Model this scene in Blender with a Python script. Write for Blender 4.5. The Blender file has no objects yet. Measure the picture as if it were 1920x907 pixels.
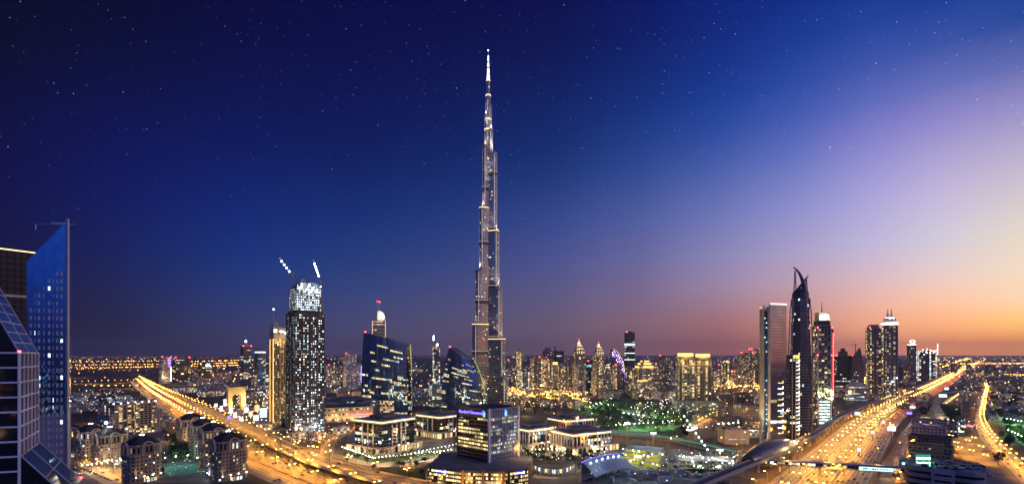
import bpy, math, random
import numpy as np
from mathutils import Vector, Matrix
R = math.radians
scene = bpy.context.scene
col = scene.collection
rng = random.Random(7)

# ------------------------------------------------------------------ camera, sky, exposure
EYE, FOC, HORIZON = 118.0, 960.0, 665.0          # eye height; focal length and horizon row for a 1920 px wide picture
cam_data = bpy.data.cameras.new('camera')
cam = bpy.data.objects.new('camera', cam_data)
col.objects.link(cam)
cam.location = (0, 0, EYE)
cam.rotation_euler = (R(90), 0, 0)
cam_data.sensor_width = 36
cam_data.lens = 18
cam_data.shift_y = (HORIZON - 453.5) / 1920.0
cam_data.clip_start = 1
cam_data.clip_end = 200000
scene.camera = cam

scene.view_settings.view_transform = 'Standard'
scene.view_settings.look = 'None'
scene.view_settings.gamma = 1
scene.view_settings.exposure = 0
scene.render.engine = 'CYCLES'
cy = scene.cycles
cy.use_denoising = True
cy.use_light_tree = True
cy.sample_clamp_indirect = 2.0
cy.sample_clamp_direct = 0
cy.max_bounces = 5
cy.diffuse_bounces = 2
cy.glossy_bounces = 3
cy.transmission_bounces = 2
cy.caustics_reflective = False
cy.caustics_refractive = False

def s2l(c):
    return tuple((v / 255 / 12.92) if v / 255 <= .04045 else ((v / 255 + .055) / 1.055) ** 2.4 for v in c)

world = bpy.data.worlds.new('World')
scene.world = world
world.use_nodes = True
wt = world.node_tree
wt.nodes.clear()
def wn(t, **k):
    n = wt.nodes.new(t)
    for a, b in k.items():
        setattr(n, a, b)
    return n
def wmath(op, a, b=None, clamp=False):
    n = wn('ShaderNodeMath', operation=op, use_clamp=clamp)
    for i, v in enumerate((a, b)):
        if v is None: continue
        if isinstance(v, (int, float)): n.inputs[i].default_value = v
        else: wt.links.new(v, n.inputs[i])
    return n.outputs[0]
geo = wn('ShaderNodeTexCoord')
sep = wn('ShaderNodeSeparateXYZ')
wt.links.new(geo.outputs['Generated'], sep.inputs[0])
dx, dy, dz = sep.outputs
az = wmath('ARCTAN2', dx, dy)
azf = wmath('ADD', wmath('DIVIDE', az, 2 * math.pi), .5)
hor = wmath('SQRT', wmath('ADD', wmath('MULTIPLY', dx, dx), wmath('MULTIPLY', dy, dy)))
el = wmath('ARCTAN2', dz, hor)
# dusk sky: for each elevation (degrees) the colour by compass angle from the view axis (degrees, + is right, towards the sunset)
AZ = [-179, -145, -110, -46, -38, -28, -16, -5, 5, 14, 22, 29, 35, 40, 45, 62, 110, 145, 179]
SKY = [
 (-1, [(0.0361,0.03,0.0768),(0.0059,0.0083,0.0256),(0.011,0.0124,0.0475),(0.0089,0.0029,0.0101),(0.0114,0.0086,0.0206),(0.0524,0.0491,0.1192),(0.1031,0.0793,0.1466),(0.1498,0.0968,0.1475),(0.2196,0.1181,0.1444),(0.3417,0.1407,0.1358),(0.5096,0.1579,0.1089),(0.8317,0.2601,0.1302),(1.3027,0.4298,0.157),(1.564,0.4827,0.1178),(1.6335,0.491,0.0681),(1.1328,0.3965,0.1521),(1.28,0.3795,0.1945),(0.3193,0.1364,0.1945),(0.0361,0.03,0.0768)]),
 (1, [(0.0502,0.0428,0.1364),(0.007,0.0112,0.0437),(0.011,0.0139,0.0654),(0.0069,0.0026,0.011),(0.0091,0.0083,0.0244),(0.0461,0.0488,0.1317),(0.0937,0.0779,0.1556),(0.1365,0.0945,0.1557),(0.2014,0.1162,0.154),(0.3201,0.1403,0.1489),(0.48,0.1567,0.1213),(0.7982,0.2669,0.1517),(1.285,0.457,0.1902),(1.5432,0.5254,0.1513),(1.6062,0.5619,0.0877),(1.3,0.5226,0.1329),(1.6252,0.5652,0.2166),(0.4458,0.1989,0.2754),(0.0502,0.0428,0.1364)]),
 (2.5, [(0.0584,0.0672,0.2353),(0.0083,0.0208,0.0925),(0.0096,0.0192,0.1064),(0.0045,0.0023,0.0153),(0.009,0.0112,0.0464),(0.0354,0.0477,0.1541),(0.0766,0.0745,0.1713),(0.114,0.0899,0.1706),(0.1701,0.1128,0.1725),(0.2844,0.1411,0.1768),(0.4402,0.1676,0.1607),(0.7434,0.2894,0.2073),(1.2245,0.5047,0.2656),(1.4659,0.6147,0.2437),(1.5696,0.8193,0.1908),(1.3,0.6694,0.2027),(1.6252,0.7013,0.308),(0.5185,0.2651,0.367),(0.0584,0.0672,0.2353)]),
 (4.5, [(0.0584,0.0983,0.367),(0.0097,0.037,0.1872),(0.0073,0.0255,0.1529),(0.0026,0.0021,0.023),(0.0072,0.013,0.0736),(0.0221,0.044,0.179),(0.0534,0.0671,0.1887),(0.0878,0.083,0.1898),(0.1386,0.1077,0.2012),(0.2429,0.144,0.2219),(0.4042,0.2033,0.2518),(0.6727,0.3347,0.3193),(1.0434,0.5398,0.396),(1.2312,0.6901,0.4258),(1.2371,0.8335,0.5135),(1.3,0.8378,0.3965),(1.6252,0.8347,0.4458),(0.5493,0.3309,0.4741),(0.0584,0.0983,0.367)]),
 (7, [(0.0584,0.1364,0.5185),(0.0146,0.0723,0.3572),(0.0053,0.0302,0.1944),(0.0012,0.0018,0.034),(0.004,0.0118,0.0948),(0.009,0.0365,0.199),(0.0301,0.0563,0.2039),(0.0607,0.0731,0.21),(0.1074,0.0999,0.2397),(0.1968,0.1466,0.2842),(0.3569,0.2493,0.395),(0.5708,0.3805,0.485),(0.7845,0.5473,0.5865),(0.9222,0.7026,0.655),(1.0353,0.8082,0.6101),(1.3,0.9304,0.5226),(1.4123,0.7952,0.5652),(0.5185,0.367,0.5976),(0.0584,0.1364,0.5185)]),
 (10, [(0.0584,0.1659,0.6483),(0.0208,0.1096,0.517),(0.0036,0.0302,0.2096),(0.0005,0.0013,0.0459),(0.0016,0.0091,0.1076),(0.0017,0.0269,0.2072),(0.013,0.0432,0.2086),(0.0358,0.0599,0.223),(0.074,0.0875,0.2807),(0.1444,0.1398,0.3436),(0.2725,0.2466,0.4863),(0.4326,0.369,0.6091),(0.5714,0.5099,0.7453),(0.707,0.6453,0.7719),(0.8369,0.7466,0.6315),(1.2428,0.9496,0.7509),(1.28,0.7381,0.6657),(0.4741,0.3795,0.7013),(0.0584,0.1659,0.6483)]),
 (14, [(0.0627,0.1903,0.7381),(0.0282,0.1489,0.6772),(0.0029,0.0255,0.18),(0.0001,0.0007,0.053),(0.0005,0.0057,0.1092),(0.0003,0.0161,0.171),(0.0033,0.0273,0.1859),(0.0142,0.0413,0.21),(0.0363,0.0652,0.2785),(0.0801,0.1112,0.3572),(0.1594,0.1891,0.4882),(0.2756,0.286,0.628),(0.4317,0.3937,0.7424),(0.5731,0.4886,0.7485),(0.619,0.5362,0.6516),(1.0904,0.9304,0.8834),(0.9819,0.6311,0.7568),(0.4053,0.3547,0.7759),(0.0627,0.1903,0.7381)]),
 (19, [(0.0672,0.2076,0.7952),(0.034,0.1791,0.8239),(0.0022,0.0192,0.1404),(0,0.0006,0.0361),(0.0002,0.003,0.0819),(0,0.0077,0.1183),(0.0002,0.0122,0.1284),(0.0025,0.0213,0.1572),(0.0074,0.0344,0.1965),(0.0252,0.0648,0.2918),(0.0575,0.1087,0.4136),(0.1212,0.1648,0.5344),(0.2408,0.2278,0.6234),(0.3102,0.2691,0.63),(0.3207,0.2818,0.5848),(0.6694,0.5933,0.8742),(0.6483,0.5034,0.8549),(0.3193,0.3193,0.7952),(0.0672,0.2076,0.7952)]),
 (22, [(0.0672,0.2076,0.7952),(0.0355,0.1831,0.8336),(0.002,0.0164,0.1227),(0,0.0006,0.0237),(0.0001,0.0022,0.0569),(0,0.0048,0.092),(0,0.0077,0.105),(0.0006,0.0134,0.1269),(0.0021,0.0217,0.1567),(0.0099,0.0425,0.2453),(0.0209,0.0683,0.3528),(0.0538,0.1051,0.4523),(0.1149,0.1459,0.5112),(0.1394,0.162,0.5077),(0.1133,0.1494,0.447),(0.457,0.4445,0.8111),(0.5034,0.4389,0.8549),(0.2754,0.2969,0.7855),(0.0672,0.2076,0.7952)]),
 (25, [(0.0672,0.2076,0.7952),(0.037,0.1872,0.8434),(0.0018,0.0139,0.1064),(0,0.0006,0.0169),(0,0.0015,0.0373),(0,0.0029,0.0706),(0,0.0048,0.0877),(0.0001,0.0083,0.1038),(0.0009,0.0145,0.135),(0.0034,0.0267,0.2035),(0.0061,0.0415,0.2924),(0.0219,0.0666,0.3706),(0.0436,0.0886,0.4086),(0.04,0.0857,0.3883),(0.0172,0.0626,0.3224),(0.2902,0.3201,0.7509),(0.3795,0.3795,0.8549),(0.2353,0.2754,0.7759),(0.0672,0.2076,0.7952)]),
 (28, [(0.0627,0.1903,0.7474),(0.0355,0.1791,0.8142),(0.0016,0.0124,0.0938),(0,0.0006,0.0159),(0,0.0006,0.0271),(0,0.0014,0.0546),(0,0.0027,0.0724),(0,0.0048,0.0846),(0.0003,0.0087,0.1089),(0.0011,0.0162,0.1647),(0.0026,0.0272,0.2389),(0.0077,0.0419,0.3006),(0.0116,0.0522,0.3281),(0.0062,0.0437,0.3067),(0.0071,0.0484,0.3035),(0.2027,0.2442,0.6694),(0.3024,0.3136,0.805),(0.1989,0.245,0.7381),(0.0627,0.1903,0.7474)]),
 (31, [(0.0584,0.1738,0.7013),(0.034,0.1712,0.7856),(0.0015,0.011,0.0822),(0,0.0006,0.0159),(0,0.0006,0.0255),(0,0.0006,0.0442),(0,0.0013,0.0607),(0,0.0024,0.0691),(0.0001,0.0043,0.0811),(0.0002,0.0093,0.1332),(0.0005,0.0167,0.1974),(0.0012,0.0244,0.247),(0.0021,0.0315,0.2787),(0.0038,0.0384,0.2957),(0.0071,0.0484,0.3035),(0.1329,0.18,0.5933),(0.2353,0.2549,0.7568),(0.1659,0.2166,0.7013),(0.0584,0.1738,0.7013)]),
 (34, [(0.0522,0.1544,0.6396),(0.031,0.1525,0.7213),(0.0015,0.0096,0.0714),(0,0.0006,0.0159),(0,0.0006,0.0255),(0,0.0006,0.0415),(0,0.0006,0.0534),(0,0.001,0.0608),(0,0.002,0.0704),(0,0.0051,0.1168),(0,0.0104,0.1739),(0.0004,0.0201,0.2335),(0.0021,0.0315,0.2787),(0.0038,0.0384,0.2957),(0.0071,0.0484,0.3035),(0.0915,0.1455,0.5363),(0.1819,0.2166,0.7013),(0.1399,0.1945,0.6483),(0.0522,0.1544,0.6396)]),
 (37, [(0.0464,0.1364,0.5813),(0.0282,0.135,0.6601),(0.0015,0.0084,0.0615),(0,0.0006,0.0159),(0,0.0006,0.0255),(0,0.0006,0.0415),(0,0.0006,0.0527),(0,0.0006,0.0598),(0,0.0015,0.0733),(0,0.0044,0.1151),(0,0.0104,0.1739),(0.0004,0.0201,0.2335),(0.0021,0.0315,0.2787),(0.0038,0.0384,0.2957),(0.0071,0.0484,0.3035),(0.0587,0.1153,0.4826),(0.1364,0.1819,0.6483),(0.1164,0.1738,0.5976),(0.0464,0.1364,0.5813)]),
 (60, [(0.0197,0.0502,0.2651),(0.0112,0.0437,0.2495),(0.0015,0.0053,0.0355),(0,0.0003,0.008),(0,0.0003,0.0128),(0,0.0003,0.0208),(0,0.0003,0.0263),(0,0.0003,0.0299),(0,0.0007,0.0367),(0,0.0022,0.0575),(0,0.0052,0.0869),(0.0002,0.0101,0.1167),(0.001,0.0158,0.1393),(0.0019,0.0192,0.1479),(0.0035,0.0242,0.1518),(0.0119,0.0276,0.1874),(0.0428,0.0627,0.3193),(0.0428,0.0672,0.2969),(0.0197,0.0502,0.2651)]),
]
cur = None
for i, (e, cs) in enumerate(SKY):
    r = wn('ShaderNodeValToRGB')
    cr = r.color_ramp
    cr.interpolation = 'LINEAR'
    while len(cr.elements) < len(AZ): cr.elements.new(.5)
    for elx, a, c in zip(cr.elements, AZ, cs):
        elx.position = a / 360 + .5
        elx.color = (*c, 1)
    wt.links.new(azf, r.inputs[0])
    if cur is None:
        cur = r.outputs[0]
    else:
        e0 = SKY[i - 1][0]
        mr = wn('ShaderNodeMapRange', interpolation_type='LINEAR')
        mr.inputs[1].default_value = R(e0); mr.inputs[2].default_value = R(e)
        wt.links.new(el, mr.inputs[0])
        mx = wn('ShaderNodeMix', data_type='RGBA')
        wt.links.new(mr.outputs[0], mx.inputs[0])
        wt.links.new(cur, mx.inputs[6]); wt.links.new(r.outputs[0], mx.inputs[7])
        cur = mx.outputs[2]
# stars: two sizes, fainter towards the glow
def stars(scale, rad, gain, power):
    v = wn('ShaderNodeTexVoronoi', feature='F1')
    v.inputs['Scale'].default_value = scale
    wt.links.new(geo.outputs['Generated'], v.inputs['Vector'])
    d = wn('ShaderNodeMapRange', interpolation_type='SMOOTHSTEP')
    d.inputs[1].default_value = rad; d.inputs[2].default_value = rad * .35
    wt.links.new(v.outputs['Distance'], d.inputs[0])
    s = wn('ShaderNodeSeparateColor')
    wt.links.new(v.outputs['Color'], s.inputs[0])
    return wmath('MULTIPLY', wmath('MULTIPLY', d.outputs[0], wmath('POWER', s.outputs[0], power)), gain)
st = wmath('ADD', wmath('ADD', stars(150, .105, .9, 4), stars(95, .078, 1.5, 4)), stars(26, .024, 2.6, 3))
fade = wn('ShaderNodeMapRange')
fade.inputs[1].default_value = R(6); fade.inputs[2].default_value = R(22)
wt.links.new(el, fade.inputs[0])
st = wmath('MULTIPLY', st, fade.outputs[0])
scol = wn('ShaderNodeMix', data_type='RGBA', blend_type='ADD')
scol.inputs[0].default_value = 1
tint = wn('ShaderNodeVectorMath', operation='SCALE')
tint.inputs[0].default_value = (.8, .88, 1)
wt.links.new(st, tint.inputs['Scale'])
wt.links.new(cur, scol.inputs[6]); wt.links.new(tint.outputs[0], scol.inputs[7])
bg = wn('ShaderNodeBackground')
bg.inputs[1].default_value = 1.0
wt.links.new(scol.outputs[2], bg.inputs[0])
# a trace of physical twilight from the sun just below the horizon on the right
nish = wn('ShaderNodeTexSky', sky_type='NISHITA')
nish.sun_disc = False
nish.sun_elevation = R(-2)
nish.sun_rotation = R(60)
bg2 = wn('ShaderNodeBackground')
bg2.inputs[1].default_value = 0.02
wt.links.new(nish.outputs[0], bg2.inputs[0])
adds = wn('ShaderNodeAddShader')
wt.links.new(bg.outputs[0], adds.inputs[0]); wt.links.new(bg2.outputs[0], adds.inputs[1])
wo = wn('ShaderNodeOutputWorld')
wt.links.new(adds.outputs[0], wo.inputs[0])

# ------------------------------------------------------------------ materials
def principled(name, base, rough=.8, metal=0, spec=.5, noise=None, emis=None, estr=0, objcol=False, bump=None):
    m = bpy.data.materials.new(name); m.use_nodes = True
    nt = m.node_tree; b = nt.nodes['Principled BSDF']
    b.inputs['Roughness'].default_value = rough
    b.inputs['Metallic'].default_value = metal
    b.inputs['Specular IOR Level'].default_value = spec
    src = None
    if objcol:
        oi = nt.nodes.new('ShaderNodeObjectInfo'); src = oi.outputs['Color']
    if noise:
        sc_, lo, hi = noise
        tc = nt.nodes.new('ShaderNodeTexCoord'); nz = nt.nodes.new('ShaderNodeTexNoise')
        nz.inputs['Scale'].default_value = sc_; nz.inputs['Detail'].default_value = 4
        nt.links.new(tc.outputs['Object'], nz.inputs['Vector'])
        mr = nt.nodes.new('ShaderNodeMapRange')
        mr.inputs[1].default_value = .3; mr.inputs[2].default_value = .7
        mr.inputs[3].default_value = lo; mr.inputs[4].default_value = hi
        nt.links.new(nz.outputs[0], mr.inputs[0])
        vm = nt.nodes.new('ShaderNodeVectorMath'); vm.operation = 'SCALE'
        if src: nt.links.new(src, vm.inputs[0])
        else: vm.inputs[0].default_value = base
        nt.links.new(mr.outputs[0], vm.inputs['Scale'])
        nt.links.new(vm.outputs[0], b.inputs['Base Color'])
    elif src: nt.links.new(src, b.inputs['Base Color'])
    else: b.inputs['Base Color'].default_value = (*base, 1)
    m.cycles.emission_sampling = 'NONE'
    return m
def emit(name, c, s, lum=False, noise=False):
    m = bpy.data.materials.new(name); m.use_nodes = True
    nt = m.node_tree; nt.nodes.clear()
    e = nt.nodes.new('ShaderNodeEmission'); o = nt.nodes.new('ShaderNodeOutputMaterial')
    e.inputs[0].default_value = (*c, 1); e.inputs[1].default_value = s
    if lum:
        a = nt.nodes.new('ShaderNodeAttribute'); a.attribute_name = 'lum'
        mm = nt.nodes.new('ShaderNodeMath'); mm.operation = 'MULTIPLY'; mm.inputs[1].default_value = s
        nt.links.new(a.outputs['Fac'], mm.inputs[0])
        out = mm.outputs[0]
        if noise:                      # furniture, blinds and ceiling lamps seen through the pane
            tc = nt.nodes.new('ShaderNodeTexCoord'); nz = nt.nodes.new('ShaderNodeTexNoise')
            nz.inputs['Scale'].default_value = .9; nz.inputs['Detail'].default_value = 2
            nt.links.new(tc.outputs['Object'], nz.inputs['Vector'])
            mr = nt.nodes.new('ShaderNodeMapRange')
            mr.inputs[1].default_value = .35; mr.inputs[2].default_value = .65
            mr.inputs[3].default_value = .35; mr.inputs[4].default_value = 1.5
            nt.links.new(nz.outputs[0], mr.inputs[0])
            m2 = nt.nodes.new('ShaderNodeMath'); m2.operation = 'MULTIPLY'
            nt.links.new(out, m2.inputs[0]); nt.links.new(mr.outputs[0], m2.inputs[1]); out = m2.outputs[0]
        nt.links.new(out, e.inputs[1])
    nt.links.new(e.outputs[0], o.inputs[0])
    m.cycles.emission_sampling = 'NONE'
    return m
def ground_mat(name, stops, scale, rough=.9):
    m = bpy.data.materials.new(name); m.use_nodes = True
    nt = m.node_tree; b = nt.nodes['Principled BSDF']; b.inputs['Roughness'].default_value = rough
    b.inputs['Specular IOR Level'].default_value = .2
    tc = nt.nodes.new('ShaderNodeTexCoord'); nz = nt.nodes.new('ShaderNodeTexNoise')
    nz.inputs['Scale'].default_value = scale; nz.inputs['Detail'].default_value = 8; nz.inputs['Roughness'].default_value = .65
    nt.links.new(tc.outputs['Object'], nz.inputs['Vector'])
    r = nt.nodes.new('ShaderNodeValToRGB')
    while len(r.color_ramp.elements) < len(stops): r.color_ramp.elements.new(.5)
    for e, (p, c) in zip(r.color_ramp.elements, stops):
        e.position = p; e.color = (*c, 1)
    nt.links.new(nz.outputs[0], r.inputs[0]); nt.links.new(r.outputs[0], b.inputs['Base Color'])
    return m
M = {}
M['wall'] = principled('facade_wall', (.3,.3,.3), .8, noise=(.08, .75, 1.1), objcol=True)
M['metal'] = principled('painted_metal', (.3,.3,.3), .4, .6, noise=(.2, .85, 1.05), objcol=True)
M['dark'] = principled('dark_metal', (.03,.03,.035), .5, .3)
M['steel'] = principled('bright_steel', (.55,.55,.56), .35, .7)
M['glass'] = principled('dark_glass', (.01,.014,.022), .05, 0, .5)
M['mirror'] = principled('blue_mirror_glass', (.14,.34,.66), .06, .9, .5, noise=(.05, .8, 1.15))
M['pane'] = principled('blue_mirror_pane', (.14,.34,.66), .05, .9, .5)
nt_ = M['pane'].node_tree; at_ = nt_.nodes.new('ShaderNodeAttribute'); at_.attribute_name = 'lum'; vm_ = nt_.nodes.new('ShaderNodeVectorMath'); vm_.operation = 'SCALE'; vm_.inputs[0].default_value = (.085,.215,.45)
nt_.links.new(at_.outputs['Fac'], vm_.inputs['Scale']); nt_.links.new(vm_.outputs[0], nt_.nodes['Principled BSDF'].inputs['Base Color'])
M['bronze'] = principled('grey_mirror_glass', (.32,.34,.38), .08, .85, .5, noise=(.07, .8, 1.2))
M['deepglass'] = principled('navy_glass', (.13,.25,.48), .07, .8, .5, noise=(.07, .75, 1.25))
M['greyglass'] = principled('smoked_grey_glass', (.11,.115,.135), .1, .7, .5, noise=(.07, .75, 1.25))
M['roof'] = principled('roof_bitumen', (.045,.045,.05), .9, noise=(.15, .6, 1.3))
M['tile'] = principled('dark_roof_tile', (.035,.022,.02), .7, noise=(.4, .6, 1.4))
M['asphalt'] = principled('asphalt', (.11,.1,.09), .5, 0, .5, noise=(.05, .7, 1.25))
M['paving'] = principled('paving', (.13,.12,.11), .8, noise=(.06, .5, 1.3))
M['concrete'] = principled('concrete', (.3,.28,.26), .85, noise=(.1, .7, 1.15))
M['paint'] = principled('road_paint', (.5,.48,.44), .7)
M['sand'] = ground_mat('sand_lot', [(.3,(.2,.14,.09)),(.55,(.3,.22,.14)),(.75,(.14,.1,.07))], .03)
M['grass'] = ground_mat('park_lawn', [(.3,(.02,.04,.015)),(.48,(.05,.1,.03)),(.58,(.03,.045,.02)),(.72,(.14,.14,.09))], .035)
M['foliage'] = principled('foliage', (.045,.075,.03), .8, noise=(.5, .4, 1.5))
M['trunk'] = principled('bark', (.12,.08,.05), .9)
M['water'] = principled('dark_water', (.01,.02,.025), .08, 0, .6)
M['warm'] = emit('lit_window_warm', (1,.66,.3), 1.7, True, True)
M['yellow'] = emit('lit_window_yellow', (1,.8,.34), 1.8, True, True)
M['cool'] = emit('lit_window_cool', (.75,.93,1), 1.9, True, True)
M['teal'] = emit('lit_window_teal', (.35,.8,.9), .9, True, True)
M['gold'] = emit('gold_light', (1,.58,.14), 2.6)
M['worklit'] = emit('cold_work_lit_bay', (.74,.94,1), 3.6, True, True)
M['cornice'] = emit('cornice_light', (1,.72,.36), 2.2)
M['whitelight'] = emit('white_light', (1,.93,.85), 6)
M['coolight'] = emit('cold_white_light', (.72,.9,1), 14)
M['cranelight'] = emit('crane_lamp', (.6,.82,1), 34)
M['sodium'] = emit('sodium_lamp', (1,.5,.09), 38)
M['sodium_far'] = emit('sodium_lamp_far', (1,.45,.08), 9, True)
M['white_far'] = emit('white_lamp_far', (1,.9,.78), 11, True)
M['cold_far'] = emit('cold_lamp_far', (.7,.95,1), 9, True)
M['globe'] = emit('warm_globe', (1,.78,.5), 30)
M['greenlamp'] = emit('green_white_lamp', (.72,1,.55), 38)
M['red'] = emit('red_beacon', (1,.04,.04), 16)
M['head'] = emit('headlight', (1,.82,.52), 4.5)
M['tail'] = emit('taillight', (1,.1,.02), 5)
M['blueled'] = emit('blue_led', (.12,.1,1), 3.2)
M['bluesign'] = emit('blue_sign', (.16,.14,1), 4)
M['greensign'] = emit('green_sign', (.1,.85,.5), 2.2)
M['tealsign'] = emit('pale_teal_sign', (.55,1,.9), 2.2)
M['screen'] = emit('lit_screen', (.9,.85,1), 2.6)
M['purple'] = emit('purple_light', (.4,.18,1), 3)
M['pinkwhite'] = emit('pink_white_light', (1,.78,.86), 6)
M['lime'] = emit('lime_work_light', (.85,1,.12), 3)
M['orange'] = emit('orange_glow', (1,.4,.06), 2.2)

# ------------------------------------------------------------------ mesh helpers
class MB:
    """collects quads and polygons with a material slot, then links them as ONE mesh object"""
    def __init__(s):
        s.q = []; s.qm = []; s.ql = []; s.p = []
    def quads(s, arr, mat=0, lum=1.0):           # arr (n,4,3)
        arr = np.asarray(arr, dtype=np.float64).reshape(-1, 4, 3); n = len(arr)
        if not n: return
        s.q.append(arr)
        s.qm.append(np.full(n, mat) if np.isscalar(mat) else np.asarray(mat))
        s.ql.append(np.full(n, lum, dtype=float) if np.isscalar(lum) else np.asarray(lum, dtype=float))
    def poly(s, pts, mat=0, lum=1.0):
        s.p.append((np.asarray(pts, dtype=np.float64), mat, lum))
    def box(s, cx, cy_, z0, z1, w, d, rot=0, mat=0, lum=1.0):
        c, n = math.cos(rot), math.sin(rot)
        cs = [(cx + x * c - y * n, cy_ + x * n + y * c) for x, y in ((-w/2,-d/2),(w/2,-d/2),(w/2,d/2),(-w/2,d/2))]
        s.prism(cs, z0, z1, mat, lum=lum)
    def prism(s, foot, z0, z1, mat=0, capmat=None, lum=1.0, top=True, bottom=True, taper=1.0, center=None):
        n = len(foot); f = np.asarray(foot, float)
        c = f.mean(0) if center is None else np.asarray(center)
        t = c + (f - c) * taper
        z0a = np.full(n, z0, float) if np.isscalar(z0) else np.asarray(z0, float)
        z1a = np.full(n, z1, float) if np.isscalar(z1) else np.asarray(z1, float)
        b3 = np.column_stack([f, z0a]); t3 = np.column_stack([t, z1a])
        j = np.roll(np.arange(n), -1)
        s.quads(np.stack([b3, b3[j], t3[j], t3], 1), mat, lum)
        cm = mat if capmat is None else capmat
        if top: s.poly(t3, cm, lum)
        if bottom: s.poly(b3[::-1], cm, lum)
    def tube(s, a, b, r0, r1=None, n=6, mat=0, lum=1.0, caps=True):
        r1 = r0 if r1 is None else r1
        a = Vector(a); b = Vector(b); d = (b - a)
        if d.length < 1e-6: return
        d.normalize()
        u = d.orthogonal().normalized(); w = d.cross(u)
        ra = [a + (u * math.cos(2*math.pi*k/n) + w * math.sin(2*math.pi*k/n)) * r0 for k in range(n)]
        rb = [b + (u * math.cos(2*math.pi*k/n) + w * math.sin(2*math.pi*k/n)) * r1 for k in range(n)]
        s.quads([[ra[k], ra[(k+1)%n], rb[(k+1)%n], rb[k]] for k in range(n)], mat, lum)
        if caps:
            s.poly(ra[::-1], mat, lum); s.poly(rb, mat, lum)
    def ball(s, c, r, n=8, m=5, mat=0, lum=1.0, sz=1.0):
        pr = None
        for i in range(m + 1):
            t = math.pi * i / m
            rr = max(r * math.sin(t), r * .02)
            ring = np.array([(c[0] + rr*math.cos(2*math.pi*k/n), c[1] + rr*math.sin(2*math.pi*k/n), c[2] - r*sz*math.cos(t)) for k in range(n)])
            if pr is not None:
                j = np.roll(np.arange(n), -1)
                s.quads(np.stack([pr, pr[j], ring[j], ring], 1), mat, lum)
            pr = ring
    def lathe(s, cx, cy_, prof, n=16, mat=0, lum=1.0, cap=True):
        pr = None
        for r, z in prof:
            ring = np.array([(cx + r*math.cos(2*math.pi*k/n), cy_ + r*math.sin(2*math.pi*k/n), z) for k in range(n)])
            if pr is not None:
                j = np.roll(np.arange(n), -1)
                s.quads(np.stack([pr, pr[j], ring[j], ring], 1), mat, lum)
            pr = ring
        if cap: s.poly(pr, mat, lum)
    def build(s, name, mats, parent=None, color=None, smooth=False, loc=None):
        if not isinstance(mats, (list, tuple)): mats = [mats]
        vs, tot, st, mi, lu = [], [], [], [], []
        nv = 0
        if s.q:
            q = np.concatenate(s.q); n = len(q)
            vs.append(q.reshape(-1, 3)); tot.append(np.full(n, 4)); mi.append(np.concatenate(s.qm)); lu.append(np.concatenate(s.ql))
        for pts, m_, l_ in s.p:
            vs.append(pts); tot.append(np.array([len(pts)])); mi.append(np.array([m_])); lu.append(np.array([l_]))
        v = np.concatenate(vs); tot = np.concatenate(tot); mi = np.concatenate(mi); lu = np.concatenate(lu)
        me = bpy.data.meshes.new(name)
        me.vertices.add(len(v)); me.loops.add(len(v)); me.polygons.add(len(tot))
        me.vertices.foreach_set('co', v.astype(np.float32).ravel())
        me.loops.foreach_set('vertex_index', np.arange(len(v), dtype=np.int32))
        me.polygons.foreach_set('loop_start', (np.cumsum(tot) - tot).astype(np.int32))
        me.polygons.foreach_set('material_index', mi.astype(np.int32))
        at_ = me.attributes.new('lum', 'FLOAT', 'FACE'); at_.data.foreach_set('value', lu.astype(np.float32))
        me.update(calc_edges=True)
        if not smooth: me.shade_flat()
        for m_ in mats: me.materials.append(M[m_] if isinstance(m_, str) else m_)
        o = bpy.data.objects.new(name, me); col.objects.link(o)
        if parent: o.parent = parent
        if color: o.color = (*color, 1)
        if loc: o.location = loc
        return o
def tag(o, label=None, cat=None, group=None, kind=None):
    if label: o['label'] = label
    if cat: o['category'] = cat
    if group: o['group'] = group
    if kind: o['kind'] = kind
    return o
def thing(name, label, cat, loc=(0,0,0), rz=0, group=None):
    o = bpy.data.objects.new(name, None); col.objects.link(o)
    o.location = loc; o.rotation_euler = (0, 0, rz); o.empty_display_size = 2
    return tag(o, label, cat, group)
def copy_tree(o, parent=None, kids=None):
    c = o.copy(); col.objects.link(c); c.parent = parent
    for ch in o.children: copy_tree(ch, c)
    return c
def light(kind, loc, power, color, parent=None, size=.5, spot=150, blend=.6, aim=None):
    key = (kind, power, color, size, spot, blend)
    ld = light.cache.get(key)
    if ld is None:
        ld = bpy.data.lights.new('lamp_light', kind); ld.energy = power; ld.color = color; ld.shadow_soft_size = size
        if kind == 'SPOT': ld.spot_size = R(spot); ld.spot_blend = blend
        light.cache[key] = ld
    o = bpy.data.objects.new('lamp_light', ld); col.objects.link(o)
    o.location = loc
    if aim is not None: o.rotation_euler = Vector(aim).to_track_quat('-Z', 'Y').to_euler()
    if parent: o.parent = parent
    return o
light.cache = {}
SOD = (1, .41, .035); WARM = (1, .72, .42); COLD = (.75, .92, 1); GRN = (.5, 1, .45)

def gp(px, py, z=0):
    Y = (EYE - z) * FOC / (py - HORIZON)
    return ((px - 960) / FOC * Y, Y)
def dep(py, z=0): return (EYE - z) * FOC / (py - HORIZON)
def xat(px, Y): return (px - 960) / FOC * Y
def zat(py, Y): return EYE + (HORIZON - py) / FOC * Y

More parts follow.
